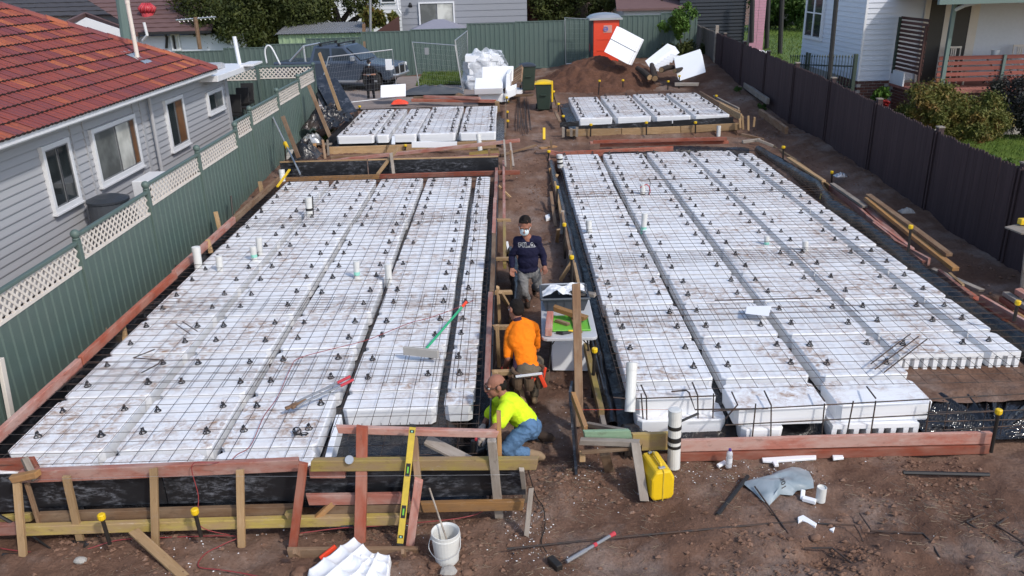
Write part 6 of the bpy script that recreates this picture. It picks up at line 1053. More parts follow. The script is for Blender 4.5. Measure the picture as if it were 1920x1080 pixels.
b_ = GY(1652, 165, 23.9); tree('red flowering plant at the brick corner of the right house', (b_.x, 23.9, 1.0), [], [(b_.x, 23.9, 1.62, .22, .2, .2)], 1200, .16, 'leaf_lime', 18, .04, 'shrub', 'plant'); o = bpy.data.objects['crown'] if False else None
M['redleaf'] = paint('red leaves', (.42, .03, .03), .5, 0, 0); leaf_mass('red_leaves', [(b_.x+.05, 23.8, 1.3, .16, .15, .25)], 500, .16, 'redleaf', None, 19); o = col.objects[-1]; tag(o, 'red leaved plant below the green one at the brick corner', 'plant')
b_ = GY(606, 245, 25.8); tree('green weeds at the foot of the fence by the leaning plank', (b_.x, 25.8, .6), [], [(b_.x, 25.8, .62, .35, .4, .16)], 2200, .09, 'leaf_mid', 20, .04, 'weeds', 'weeds'); tree('low weeds at the foot of the paling fence', (8.45, 30, .9), [], [(8.45, 30.2, .95, .12, .6, .15), (8.5, 27.4, .8, .1, .5, .1)], 1500, .08, 'leaf_mid', 21, .04, 'weeds', 'weeds')
b_ = GY(1418, 75, 40.3); m = MB(); leaf_mass('flowers', [(b_.x+.2, 40.2, 1.25, .3, .2, .2)], 300, .12, 'white', None, 22); o = col.objects[-1]; tag(o, 'pale flowers at the foot of the pink pillar', 'flowers')
# ================================================================= REAR OF THE SITE
mb = MB(); 
def mound(u, v):
    x = .95+5.3*u; y = 31.3+5.0*v; e = max(0, math.sin(u*math.pi))**.75*max(0, math.sin(v*math.pi))**.8; h = float(hgt(x, y, False))
    return (x, y, h-.12+e*(.86+.12*math.sin(u*5.))*(.8+.5*float(fbm(x*1.3, y*1.3, 3)))+.10*float(fbm(x*4, y*4, 4))+.03*float(vnoise(x*17, y*17)))
mb.grid(mound, 110, 90).build('dirt_mound', M['redsoil'], smooth=True, label='red brown mound of dug soil before the portable toilet', cat='dirt mound')
# portable toilet
t = thing('portable_toilet', 'orange portable toilet with charcoal sides at the back fence', 'portable toilet', (4.1, 36.0, 1.2)); x0, x1, y0, y1, z0, z1 = 3.55, 4.73, 35.5, 36.7, 1.2, 3.38
m = MB(); m.box((x0, y0, z0), (x1, y1, z1)); m.build('cabin', M['navyp'], t, bevel=.03); m = MB(); m.box((x0+.08, y0-.04, z0+.1), (x1-.03, y0-.002, z1-.04)); d_ = m.build('door', M['orange'], t, bevel=.015)
for z in (1.6, 2.05, 2.5): m = MB(); m.box((x0+.25, y0-.055, z), (x1-.25, y0-.041, z+.04)); m.build('door_rib', M['orange'], d_)
m = MB(); m.box((x0+.5, y0-.05, 2.78), (x0+.85, y0-.041, 3.08)); m.build('sticker', paint('pale sticker', (.65, .30, .25), .5, 0, 0), d_)
m = MB(); m.tube([((x0+x1)/2+.09*math.cos(a*.785), y0-.056, 2.93+.09*math.sin(a*.785)) for a in range(9)], .02, 5); m.box(((x0+x1)/2-.1, y0-.06, 2.90), ((x0+x1)/2+.1, y0-.05, 2.95)); m.build('emblem', paint('blue emblem', (.15, .18, .45), .5, 0, 0), d_)
m = MB(); m.box((x0+.03, y0-.06, 2.15), (x0+.075, y0-.0, 2.32)); m.build('latch', M['black'], d_); m = MB(); m.box((x0-.02, y0+.5, 2.0), (x0-.002, y0+.65, 2.3)); m.build('side_sign', M['pinkred'], t)
m = MB(); n_ = 8; m.grid(lambda u, v: (x0-.1+(x1-x0+.2)*u, y0-.14+(y1-y0+.24)*v, z1-.02+.20*math.sin(math.pi*min(1, max(0, u)))**.4*math.sin(math.pi*v)**.35), 12, 10); m.box((x0-.1, y0-.14, z1-.09), (x1+.1, y1+.1, z1-.015)); m.build('roof', M['galv'], t, smooth=False)
# wheelie bins
def bin_(label, p, lid, s=1., rz=0, lean=0):
    t = thing('wheelie_bin', label, 'bin', p, rz); Mx = WM[t.name] @ Matrix.Rotation(lean, 4, 'X'); m = MB(); m.add([(-.21, -.25, .04), (.21, -.25, .04), (.21, .2, .04), (-.21, .2, .04), (-.28, -.34, .95), (.28, -.34, .95), (.28, .34, .95), (-.28, .34, .95)], [(3, 2, 1, 0), (0, 1, 5, 4), (1, 2, 6, 5), (2, 3, 7, 6), (3, 0, 4, 7), (4, 5, 6, 7)]); m.build('body', M['dkgreen'], t, M=Mx, bevel=.03)
    m = MB(); m.grid(lambda u, v: (-.30+.6*u, -.37+.74*v, .96+.09*math.sin(math.pi*u)**.5*math.sin(math.pi*v)**.5), 8, 8); m.box((-.30, -.37, .93), (.30, .37, .965)); m.build('lid', M[lid], t, M=Mx); m = MB(); m.tube([(-.22, .36, .92), (-.22, .43, .98), (.22, .43, .98), (.22, .36, .92)], .02, 6); m.build('handle', M['dkgreen'], t, M=Mx)
    for x in (-.26, .26): m = MB(); m.lathe([(.10, -.025), (.10, .025)], (0, 0, 0), 14, Matrix.Rotation(R(90), 3, 'Y')); m.build('wheel', M['black'], t, M=Mx @ Matrix.Translation((x, .25, .10)))
    m = MB(); m.box((-.1, -.36, .55), (.1, -.30, .58)); m.build('grip', M['dkgreen'], t, M=Mx)
bin_('dark green wheelie bin with yellow lid beside the right rear slab', (1.24, 29.0, hz(1.24, 29.)+.02), 'yellow', 1, R(-4)); bin_('dark green wheelie bin with dark lid before the back fence', (.75, 31.6, 1.0), 'navyp', 1, R(5))
m = MB(); m.box((1.5, 28.72, .98), (1.56, 28.8, 1.7)); m.build('yellow_strap', M['yellow'], label='yellow strip hanging at the right side of the yellow lidded bin', cat='strap', bevel=.01)
# pallet leaning by the bins
t = thing('pallet', 'timber pallet leaning behind the foam stack', 'pallet', (.1, 31.2, .95)); Mx = Matrix.Translation((-.45, 30.5, 1.0)) @ Matrix.Rotation(R(-18), 4, 'Z') @ Matrix.Rotation(R(-32), 4, 'Y') @ Matrix.Rotation(R(25), 4, 'X')
for i in range(7): m = MB(); m.box((0, i*.17, 0), (1.15, i*.17+.1, .02)); m.build('slat', M['brown_t'], t, M=Mx)
for x in (.02, .54, 1.05): m = MB(); m.box((x, 0, -.1), (x+.08, 1.13, -.001)); m.build('bearer', M['brown_t'], t, M=Mx)
m = MB(); m.box((-.03, 30.2, .8), (.03, 30.26, 1.35)); m.build('prop', M['yellow'], t)
# stacked foam pods and bundles
def foam_block(label, P_, ex, ey, ez, ribs=0, grp=None, name='foam_stack', cat='foam stack', layers=1, strap=False, mt='foam2'):
    """P_: corner; ex, ey, ez: edge vectors; ribs: waffle ribs across the ex-ey face (top)"""
    P_, ex, ey, ez = map(Vector, (P_, ex, ey, ez)); t = thing(name, label, cat, P_, 0, grp); A = lambda u, v, w_: P_+ex*u+ey*v+ez*w_
    for i in range(layers):
        m = MB(); w0, w1 = i/layers+.012, (i+1)/layers-.012; j = rnd.uniform(-.02, .02)*(layers > 1)
        bev = .02; m.add([A(0+j, 0, w0), A(1+j, 0, w0), A(1+j, 1, w0), A(0+j, 1, w0), A(0+j, 0, w1), A(1+j, 0, w1), A(1+j, 1, w1), A(0+j, 1, w1)], [(3, 2, 1, 0), (4, 5, 6, 7), (0, 1, 5, 4), (1, 2, 6, 5), (2, 3, 7, 6), (3, 0, 4, 7)]); m.build('foam_pod', M[mt], t, bevel=.02)
    if ribs:
        m = MB()
        for i in range(ribs):
            u0, u1 = (i+.12)/ribs, (i+.62)/ribs; d = .045/ez.length; m.add([A(u0, .02, 1.0-.01), A(u1, .02, 1-.01), A(u1, .98, 1-.01), A(u0, .98, 1-.01), A(u0+.1/ribs, .02, 1+d), A(u1-.1/ribs, .02, 1+d), A(u1-.1/ribs, .98, 1+d), A(u0+.1/ribs, .98, 1+d)], [(4, 5, 6, 7), (0, 1, 5, 4), (1, 2, 6, 5), (2, 3, 7, 6), (3, 0, 4, 7)])
        m.build('ribs', M[mt], t)
    if strap:
        m = MB(); k_ = 1.012; m.tube([A(-.005, .5, -.01), A(-.005, .5, k_), A(1.005, .5, k_), A(1.005, .5, -.01), A(-.005, .5, -.01)], .012, 4); m.build('strap', M['navyp'], t)
    return t
c = GY(895, 185, 30.0); c.z = .95
foam_block('lower block of the white foam stack behind the left rear slab', (-1.08, 29.8, .86), (.92, 0, 0), (0, .9, .05), (0, 0, .30)); foam_block('ribbed white foam pod on top of the stack behind the left rear slab', (-1.2, 29.55, 1.18), (1.0, .02, 0), (.02, .95, .26), (0, -.12, .24), 0)
foam_block('tall white foam slab leaning behind the ribbed stack', (-.98, 30.7, 1.1), (1.15, 0, 0), (.05, .25, .85), (0, -.22, .08), 0); foam_block('white foam slab standing right of the ribbed stack', (-.12, 29.75, .9), (.14, .0, .02), (.1, .9, .1), (.06, .1, .95)); foam_block('small white foam block at the lower right of the stack', (-.05, 29.6, 1.0), (.32, .1, .1), (.05, .4, .1), (0, 0, .28))
foam_block('big strapped bundle of white foam sheets tipped before the toilet', GY(1133, 97, 32.6), GY(1178, 121, 32.2)-GY(1133, 97, 32.6), GY(1157, 49, 33.4)-GY(1133, 97, 32.6), (.20, .42, -.08), 0, None, 'foam_bundle', 'foam bundle', 3, True)
foam_block('narrow ribbed bundle of white foam tilted beside the logs', GY(1209, 114, 32.8), GY(1217, 126, 32.4)-GY(1209, 114, 32.8), GY(1251, 81, 33.4)-GY(1209, 114, 32.8), (.30, -.16, -.12), 0, None, 'foam_bundle', 'foam bundle', 1, False)
o = bpy.data.objects['foam_bundle.001']; m = MB(); A0 = GY(1220, 128, 32.25); dv = GY(1253, 84, 33.2)-GY(1209, 114, 32.8)
for i in range(7): p = A0+dv*(i/7.5+.04); m.beam(p+Vector((-.02, 0, -.02)), p+Vector((.32, -.02, -.10)), .10, .05, (0, -1, 0))
m.build('ribs', M['foam2'], o)
foam_block('boxy ribbed bundle of white foam tilted against the grey fence', GY(1268, 137, 31.8), GY(1319, 120, 31.8)-GY(1268, 137, 31.8), GY(1261, 98, 32.6)-GY(1266, 127, 31.9), (.05, -.30, -.28), 0, None, 'foam_bundle', 'foam bundle', 1, False)
o = bpy.data.objects['foam_bundle.002']; 
foam_block('white foam sheet lying on its edge before the parked pickup', GY(714, 185, 30.2), GY(761, 182, 30.2)-GY(714, 185, 30.2), (0, .25, .42), (0, -.06, .04))
# plastic wrapped pile
t = thing('wrapped_foam', 'heap of foam wrapped in crumpled clear plastic before the fence', 'wrapped foam', (-.9, 33.2, 1)); m = MB(); bx_ = GY(912, 120, 33.2)
for q in range(5): m.box((bx_.x-.75+rnd.uniform(-.1, .1), 32.9, 1.0+q*.25), (bx_.x+.45+rnd.uniform(-.15, .15), 33.9, 1.22+q*.25))
m.build('foam_pods', M['foam2'], t); m = MB()
def wrapf(u, v):
    a = u*2*math.pi; n_ = 1+.32*float(vnoise(u*11+3, v*6))+.2*float(vnoise(u*26, v*15)); h = math.sin(v*1.57); r_ = max(.02, math.cos(v*1.5)**.45)
    return (bx_.x-.05+.95*r_*n_*math.cos(a), 33.4+.75*r_*n_*math.sin(a), .95+1.5*h*(.9+.25*float(vnoise(u*9, v*4+7))))
m.grid(wrapf, 64, 26); m.build('plastic_wrap', M['wrap'], t)
# cut logs at the foot of the mound
for i, (x0, y0, x1, y1, r_, lb) in enumerate(((1218, 145, 1195, 128, .12, 'cut log pointing at the camera by the soil mound, left one'), (1240, 131, 1262, 126, .11, 'cut log with pale end under the narrow foam bundle'), (1228, 147, 1222, 122, .13, 'forked dark stump between the two cut logs'), (1265, 133, 1300, 128, .09, 'thin dark log lying towards the grey fence'))):
    a, b = GY(x0, y0, 31.6), GY(x1, y1, 32.6); t = thing('log', lb, 'log', a); m = MB(); m.tube([a, a.lerp(b, .5)+Vector((0, 0, .03)), b], [r_, r_*.95, r_*.8], 10); m.build('bark', M['bark'], t); m = MB(); m.tube([a, a+(a-b).normalized()*.015], [r_*.86, r_*.86], 10); m.build('cut_end', M['pine'], t)
# temporary fence panels of thin wire mesh
def temp_fence(label, a, b, c, d, Y0, Y1, feet=True):
    """a,b top corners, c,d bottom corners as pixels"""
    A_, B_, C_, D_ = GY(*a, Y0), GY(*b, Y1), GY(*c, Y0), GY(*d, Y1); t = thing('temporary_fence', label, 'fence panel', C_); m = MB(); m.tube([C_, A_, B_, D_, C_], .024, 6); m.build('frame', M['galv'], t); m = MB(); n_ = int((B_-A_).length/.08)
    for i in range(1, n_): u = i/n_; m.tube([A_.lerp(B_, u), C_.lerp(D_, u)], .0016, 3, False)
    for i in range(1, 9): u = i/9; m.tube([A_.lerp(C_, u), B_.lerp(D_, u)], .0016, 3, False)
    m.build('wire_mesh', M['galv'], t)
temp_fence('wire fence panel with pale top rail before the pickup', (616, 107), (735, 93), (592, 199), (746, 182), 29.9, 30.6); temp_fence('wire fence panel leaning left in front of the grass strip', (773, 79), (853, 85), (786, 166), (868, 174), 32.5, 32.0); temp_fence('wire fence panel folded back towards the green fence', (853, 76), (876, 58), (868, 174), (878, 130), 32.0, 36.5); temp_fence('wire fence panel beyond the bins at the green fence', (1059, 33), (1105, 36), (1061, 120), (1106, 116), 37.2, 37.2)
for lb, x, y, Y, s in (('white notice board hung on the wire fence by the pickup', 729, 121, 30.2, .24), ('grey meter box hung on the leaning wire fence', 800, 96, 32.2, .16)):
    c = GY(x, y, Y); m = MB(); m.box((c.x-s*.5, Y-.05, c.z-s*.8), (c.x+s*.5, Y-.01, c.z+s*.8)); m.build('notice_board' if 'notice' in lb else 'meter_box', M['white'] if 'notice' in lb else M['grey'], label=lb, cat='notice board' if 'notice' in lb else 'box', bevel=.01)
def cloth_heap(name, label, cat, x, y, z, rx, ry, h, mt, s):
    c = G(x, y, z); m = MB(); m.grid(lambda u, v: c+Vector(((u-.5)*2*rx*(1+.15*float(vnoise(u*6+s, v*6))), (v-.5)*2*ry, h*max(0, math.sin(u*math.pi))**.5*max(0, math.sin(v*math.pi))**.5*(.7+.7*float(vnoise(u*8+s, v*8)+.5))-.03)), 24, 20); m.build(name, M[mt], smooth=True, label=label, cat=cat)
cloth_heap('barrier_mesh', 'orange plastic barrier heaped beyond the left rear slab', 'barrier', 750, 193, .9, .3, .15, .14, 'orange', 1); cloth_heap('heap', 'small brown heap left of the white foam stack', 'heap', 860, 182, .95, .2, .15, .16, 'brown_t', 5); cloth_heap('tarpaulin', 'dark rolled tarpaulin lying before the grass strip', 'tarpaulin', 812, 174, 1.0, 1.2, .25, .28, 'tubg', 9); cloth_heap('cloth_bundle', 'grey blue bag lying by the peg in the left corner', 'bag', 585, 264, .6, .3, .3, .25, 'galv', 12); cloth_heap('debris_heap', 'pale builder rubble heaped at the fence by the leaning peg', 'rubble', 550, 296, .4, .35, .5, .2, 'concrete', 15)
for lb, x, y in (('pale blue scrap on the bank by the paling fence', 1576, 328), ('grey stones at the foot of the paling fence', 1700, 395)): cloth_heap('scrap', lb, 'scrap', x, y, .55, .14, .1, .08, 'galv' if 'blue' in lb else 'concrete', 20)
# cut board with a yellow box poking in at the right margin
m = MB(); a = GY(1884, 425, 11.5); m.add([a, GY(1935, 414, 11.9), GY(1945, 440, 11.2), GY(1915, 437, 11.2), a+Vector((0, 0, -.02)), GY(1935, 414, 11.9)+Vector((0, 0, -.02)), GY(1945, 440, 11.2)+Vector((0, 0, -.02)), GY(1915, 437, 11.2)+Vector((0, 0, -.02))], [(3, 2, 1, 0), (4, 5, 6, 7), (0, 1, 5, 4), (1, 2, 6, 5), (2, 3, 7, 6), (3, 0, 4, 7)])
tp_ = thing('work_trestle', 'grey trestle top reaching in at the right margin', 'trestle', (a.x+.3, 11.6, .1)); m.build('top', M['grey_t'], tp_); m = MB(); m.tube([GY(1930, 425, 11.7), (GY(1945, 425, 11.7).x, 11.7, .1)], .03, 6); m.build('leg', M['grey_t'], tp_); c = GY(1918, 417, 11.6); m = MB(); m.box((c.x-.06, c.y-.05, c.z-.03), (c.x+.08, c.y+.05, c.z+.06)); m.build('laser_box', M['yellow'], label='small yellow box on the trestle at the right margin', cat='box', bevel=.012)
# ================================================================= PICKUP
t = thing('pickup_truck', 'dark slate blue pickup parked behind the wire fence', 'pickup truck', (-6.4, 34.2, .95), R(-14)); Mx = WM[t.name] @ Matrix.Translation((-.35, 0, 0)); C = .93
def side(poly, y0, y1, name, mat, bev=.03, par=t):
    m = MB(); m.prism(poly, y1-y0, Matrix.Translation((0, y0, 0))); return m.build(name, M[mat], par, M=Mx, bevel=bev)
bodyp = [(-2.6, .52), (-2.62, 1.12), (-.55, 1.14), (1.0, 1.14), (1.35, 1.10), (2.3, 1.0), (2.48, .85), (2.52, .55), (2.35, .42), (2.10, .42), (2.02, .70), (1.75, .86), (1.45, .86), (1.18, .70), (1.08, .40), (-1.1, .40), (-1.2, .70), (-1.45, .86), (-1.75, .86), (-2.02, .70), (-2.1, .45)]
side(bodyp, -C, C, 'body', 'carpaint', .06)
m = MB(); lo = [(-1.0, 1.13), (1.15, 1.13)]; m.add([(-1.05, -.88, 1.12), (1.2, -.88, 1.12), (.42, -.72, 1.74), (-.85, -.72, 1.74), (-1.05, .88, 1.12), (1.2, .88, 1.12), (.42, .72, 1.74), (-.85, .72, 1.74)], [(0, 1, 2, 3), (7, 6, 5, 4), (3, 2, 6, 7), (1, 5, 6, 2), (0, 3, 7, 4)]); m.build('cabin', M['carpaint'], t, M=Mx, bevel=.05)
for pts in (((-.86, 1.18), (-.12, 1.18), (-.16, 1.64), (-.76, 1.64)), ((-.04, 1.18), (.92, 1.18), (.40, 1.64), (-.06, 1.64))):
    for sy in (-1, 1):
        m = MB(); v = [(x, sy*(.885-.16*(z-1.12)/.62+.004), z) for x, z in pts]; w_ = [(x, sy*(abs(y)-.03), z) for x, y, z in v]; m.add(v+w_, [(0, 1, 2, 3), (7, 6, 5, 4), (0, 4, 5, 1), (1, 5, 6, 2), (2, 6, 7, 3), (3, 7, 4, 0)]); m.build('side_window', M['glass'], t, M=Mx)
m = MB(); m.add([(1.14, -.78, 1.19), (1.14, .78, 1.19), (.50, .68, 1.70), (.50, -.68, 1.70)], [(0, 1, 2, 3)]); m.v = [(x+.035, y, z) for x, y, z in m.v]; m.build('windscreen', M['glass'], t, M=Mx)
m = MB(); m.box((2.47, -.5, .62), (2.55, .5, .92)); m.build('grille', M['black'], t, M=Mx, bevel=.02); m = MB(); m.tube([(2.45, -.86, .62), (2.6, -.6, .60), (2.62, 0, .60), (2.6, .6, .60), (2.45, .86, .62)], .05, 8); m.tube([(2.58, -.3, .6), (2.56, -.3, 1.0), (2.56, .3, 1.0), (2.58, .3, .6)], .03, 6); m.build('bull_bar', M['galv'], t, M=Mx)
for sy in (-1, 1):
    m = MB(); m.box((2.28, sy*.72-.14, .80), (2.47, sy*.72+.14, .97)); m.build('headlight', M['white'], t, M=Mx, bevel=.03); m = MB(); m.box((.85, sy*1.02-.1, 1.18), (.98, sy*1.02+.08, 1.36)); m.build('mirror', M['galv'], t, M=Mx, bevel=.02); m = MB(); m.box((-1.0, sy*1.0-.09, .36), (1.0, sy*1.0+.09, .43)); m.build('side_step', M['galv'], t, M=Mx, bevel=.01)
    m = MB(); m.box((-.3, sy*.945-.01, 1.0), (-.12, sy*.945+.01, 1.04)); m.build('door_handle', M['galv'], t, M=Mx)
    for x in (-1.62, 1.6):
        W_ = Mx @ Matrix.Translation((x, sy*.80, .40)) @ Matrix.Rotation(R(90), 4, 'X'); m = MB(); m.lathe([(.25, -.13), (.38, -.12), (.40, -.06), (.40, .06), (.38, .12), (.25, .13)], (0, 0, 0), 20); wl = m.build('wheel', M['tyre'], t, M=W_, smooth=False); m = MB()
        m.lathe([(.25, .0), (.25, .11*(1 if sy < 0 else -1))], (0, 0, 0), 16)
        for k_ in range(5): an = k_*1.2566; m.box((.0, -.04, -.135), (.25, .04, .135), Matrix.Rotation(an, 4, 'Z'))
        m.build('rim', M['galv'], wl, M=W_)
m = MB(); m.tube([(-1.25, -.75, 1.1), (-1.3, -.72, 1.72), (-1.3, .72, 1.72), (-1.25, .75, 1.1)], .045, 8); m.tube([(-1.3, -.72, 1.7), (-1.95, -.74, 1.14)], .045, 8); m.build('sports_bar', M['galv'], t, M=Mx)
for x in (-.55, .25): m = MB(); m.box((x-.05, -.8, 1.80), (x+.05, .8, 1.84)); m.box((x-.05, -.74, 1.73), (x+.05, -.68, 1.80)); m.box((x-.05, .68, 1.73), (x+.05, .74, 1.80)); m.build('roof_bar', M['black'], t, M=Mx)
# ================================================================= WORK TABLE IN THE AISLE
tz = .74; NW, NE, SE, SW = [Vector((G(x, y, tz).x, G(x, y, tz).y, tz)) for x, y in ((1008, 520), (1100, 518), (1121, 634), (1008, 640))]
t = thing('folding_table', 'pale grey folding table set up in the aisle', 'table', (.75, 10.6, 0)); NE.x = 1.12; NW.x = .42; SW.x = .36; SE.x = 1.10; SW.y = SE.y = 9.72; NW.y = NE.y = 11.75
m = MB(); ol = []
for c, s1, s2 in ((SW, (1, 0), (0, 1)), (SE, (-1, 0), (0, 1)), (NE, (-1, 0), (0, -1)), (NW, (1, 0), (0, -1))):
    r_ = .07; p = [c+Vector((s1[0]*r_, s1[1]*r_, 0)), c+Vector((s1[0]*.02, s2[1]*.02, 0)), c+Vector((s2[0]*r_, s2[1]*r_, 0))]; ol += p if c in (SE, NW) else p[::-1]
n_ = len(ol); m.add(ol+[p-Vector((0, 0, .045)) for p in ol], [tuple(range(n_)), tuple(range(2*n_-1, n_-1, -1))]+[(i, i+n_, (i+1) % n_+n_, (i+1) % n_) for i in range(n_)]); m.build('tabletop', M['galv'] if False else paint('grey plastic tabletop', (.50, .51, .53), .5, 0, .15, 5), t, bevel=.01)
for y in (10.05, 11.4):
    for x0, x1 in ((.50, .46), (1.0, 1.05)): m = MB(); m.tube([(x0, y+.1, .69), (x0, y+.02, .5), (x1-.02 if x0 < .7 else x1, y-.12, .02)], .014, 8); m.build('leg', M['dark_bar'], t)
    m = MB(); m.tube([(.5, y+.06, .45), (.75, y+.3, .68)], .009, 6); m.tube([(1.0, y+.06, .45), (.75, y+.3, .68)], .009, 6); m.tube([(.75, y+.3, .68), (.75, y+.3, .7)], .014, 6); m.build('brace', M['dark_bar'], t)
m = MB(); m.add([(.52, 10.25, 0), (1.02, 10.2, 0), (1.05, 10.3, .52), (.5, 10.35, .52), (.55, 10.75, 0), (1.05, 10.75, 0), (1.05, 10.8, .5), (.5, 10.85, .5)], [(0, 1, 2, 3), (7, 6, 5, 4), (0, 3, 7, 4), (1, 5, 6, 2), (3, 2, 6, 7)]); m.build('foam_block', M['foam2'], label='white foam block standing under the folding table', cat='foam block', bevel=.02)
t = thing('storage_tub', 'dark grey plastic tub of papers standing on the table', 'tub', (.72, 10.8, tz)); m = MB(); h = .21; z0 = tz+.002
for a, b, c, d in (((.46, 10.63), (1.0, 10.63), (1.06, 10.57), (.40, 10.57)), ((1.0, 11.02), (.46, 11.02), (.40, 11.08), (1.06, 11.08)), ((.46, 11.02), (.46, 10.63), (.40, 10.57), (.40, 11.08)), ((1.0, 10.63), (1.0, 11.02), (1.06, 11.08), (1.06, 10.57))): m.add([(*a, z0), (*b, z0), (*c, z0+h), (*d, z0+h)], [(0, 1, 2, 3)])
m.add([(.46, 10.63, z0+.01), (1.0, 10.63, z0+.01), (1.0, 11.4, z0+.01), (.46, 11.4, z0+.01)], [(0, 1, 2, 3)]); o = m.build('body', M['tubg'], t); md = o.modifiers.new('thick', 'SOLIDIFY'); md.thickness = .012; m = MB(); m.tube([(.39, 10.56, z0+h), (1.07, 10.56, z0+h), (1.07, 11.09, z0+h), (.39, 11.09, z0+h), (.39, 10.56, z0+h)], .018, 6); m.build('rim', M['tubg'], t)
for i in range(5): m = MB(); x = .50+i*.115; m.beam((x, 10.615, z0+.02), (x-.004+i*.002, 10.575, z0+.19), .02, .012, UPY); m.build('rib', M['tubg'], t)
for lb, x, y, zz, a in (('white crumpled paper bag in the grey tub', .62, 10.82, .2, .3), ('white papers leaning at the back of the tub', .86, 10.9, .18, -.2)):
    m = MB(); m.grid(lambda u, v: (x+(u-.5)*.42, y+(v-.5)*.28, tz+zz+.08*math.sin(u*3.1)+.07*float(vnoise(u*5+x*9, v*5))), 10, 8); m.build('paper', M['white'], label=lb, cat='paper')
m = MB(); m.beam(GY(1072, 585, 10.35), GY(1086, 611, 10.15), .3, .02, (0, 0, 1)) if False else m.box((.52, 9.92, tz+.002), (1.02, 10.40, tz+.012)); tr = m.build('lime_tray', M['tray'], label='lime green tray lying on the folding table', cat='tray', bevel=.004)
m = MB(); m.tube([(.52, 9.92, tz+.02), (1.02, 9.92, tz+.02), (1.02, 10.40, tz+.02), (.52, 10.40, tz+.02), (.52, 9.92, tz+.02)], .014, 6); m.build('rim', M['tray'], tr)
plank('timber', (.45, 9.76, tz+.07), (.50, 10.28, tz+.10), .09, .12, M['pink'], label='short pink timber offcut standing on the table edge', cat='timber'); plank('timber', (.56, 10.38, tz+.16), (.98, 10.14, tz+.09), .09, .07, M['amber'], label='brown timber offcut lying across the lime tray', cat='timber'); plank('timber', (.58, 10.22, tz+.04), (.74, 10.08, tz+.035), .05, .04, M['brown_t'], label='small dark offcut lying on the lime tray', cat='timber'); plank('timber', (.82, 10.45, tz+.05), (.86, 9.82, tz+.03), .09, .02, M['yellow_t'], label='yellowish offcut lying on the lime tray', cat='timber')
plank('timber', GY(1010, 540, 11.2), GY(1116, 553, 10.75), .10, .05, M['grey_t'], label='grey weathered board laid over the storage tub', cat='timber'); 
t = thing('multi_tool', 'black and yellow hand tool lying at the table edge', 'tool', (.66, 10.0, tz)); m = MB(); m.tube([(.56, 9.86, tz+.02), (.64, 9.82, tz+.03), (.76, 9.86, tz+.02)], [.02, .025, .012], 8); m.build('body', M['black'], t); m = MB(); m.tube([(.72, 9.88, tz+.03), (.80, 9.90, tz+.02)], .014, 8); m.build('tip', M['yellow'], t)
# ================================================================= PEOPLE
def caps(parts, name, voxel, mat, parent, smooth=6, label=None):
    """limbs given as tapered capsules and ellipsoids, fused into one continuous surface"""
    mb = MB()
    for c in parts:
        if c[0] == 'e':
            _, p, r, rot = c; mb.ball(p, r, 18, 12, rot)
        else:
            p0, r0, p1, r1 = c; p0, p1 = Vector(p0), Vector(p1); d = (p1-p0); L = d.length; d = d/L if L > 1e-6 else Vector((0, 0, 1)); pts = []; rr = []
            for k_ in range(5): a = math.pi/2*(1-k_/5); pts.append(p0-d*r0*math.sin(a)); rr.append(max(r0*math.cos(a), .001))
            for k_ in range(6): pts.append(p0.lerp(p1, k_/5)); rr.append(r0+(r1-r0)*k_/5)
            for k_ in range(1, 6): a = math.pi/2*k_/5; pts.append(p1+d*r1*math.sin(a)); rr.append(max(r1*math.cos(a), .001))
            mb.tube(pts, rr, 14)
    me = mb.mesh(name, mat, True); o = bpy.data.objects.new(name, me); link(o, parent, Matrix()); KIDS.setdefault(parent.name, []).append(o)
    r_ = o.modifiers.new('fuse', 'REMESH'); r_.mode = 'VOXEL'; r_.voxel_size = voxel; r_.use_smooth_shade = True
    s = o.modifiers.new('soft', 'SMOOTH'); s.iterations = smooth; s.factor = .5
    dg = bpy.context.evaluated_depsgraph_get(); me2 = bpy.data.meshes.new_from_object(o.evaluated_get(dg)); o.modifiers.clear(); o.data = me2; me2.polygons.foreach_set('use_smooth', [True]*len(me2.polygons)); me2.materials.clear(); me2.materials.append(mat)
    return o
def wrinkle(o, amp, sc_=9, sub=None):
    me = o.data; n_ = len(me.vertices); co = np.empty(n_*3); me.vertices.foreach_get('co', co); co = co.reshape(-1, 3); nr = np.empty(n_*3); me.vertices.foreach_get('normal', nr); nr = nr.reshape(-1, 3)
    d = fbm(co[:, 0]*sc_+co[:, 1]*sc_*.7, co[:, 2]*sc_*1.2+co[:, 1]*sc_*.4, 3); d = -np.abs(d)*2+.3; co = co+nr*(d*amp)[:, None]; me.vertices.foreach_set('co', co.ravel()); me.update()
def hand(elbow, wrist, curl=.5, s=1., bend=(0, 0, -1), thumb=1):
    """palm, four unequal bent fingers and a side thumb, as capsules"""
    e, w_ = Vector(elbow), Vector(wrist); d = (w_-e).normalized(); b = Vector(bend); b = (b-d*b.dot(d)).normalized(); sd = d.cross(b)*thumb; out = []; k_ = w_+d*.085*s
    out.append((w_, .026*s, w_+d*.05*s+sd*.012*s, .032*s)); 
    for j in (-.028, -.009, .010, .028): out.append((w_+d*.02*s+sd*j*.6*s, .017*s, k_+sd*j*s, .014*s))
    for j, l in ((-.030, .058), (-.010, .072), (.010, .078), (.030, .068)):
        p = k_+sd*j*s; a = curl*.8; q = p+(d*math.cos(a)+b*math.sin(a))*l*.5*s; r_ = q+(d*math.cos(a*2.2)+b*math.sin(a*2.2))*l*.45*s; out += [(p, .0105*s, q, .0095*s), (q, .0095*s, r_, .0075*s)]
    p = w_+d*.025*s+sd*.03*s; q = p+(d*.6+sd*.75+b*.3).normalized()*.045*s; r_ = q+(d*.9+b*.5).normalized()*.035*s; out += [(p, .014*s, q, .012*s), (q, .012*s, r_, .009*s)]
    return out
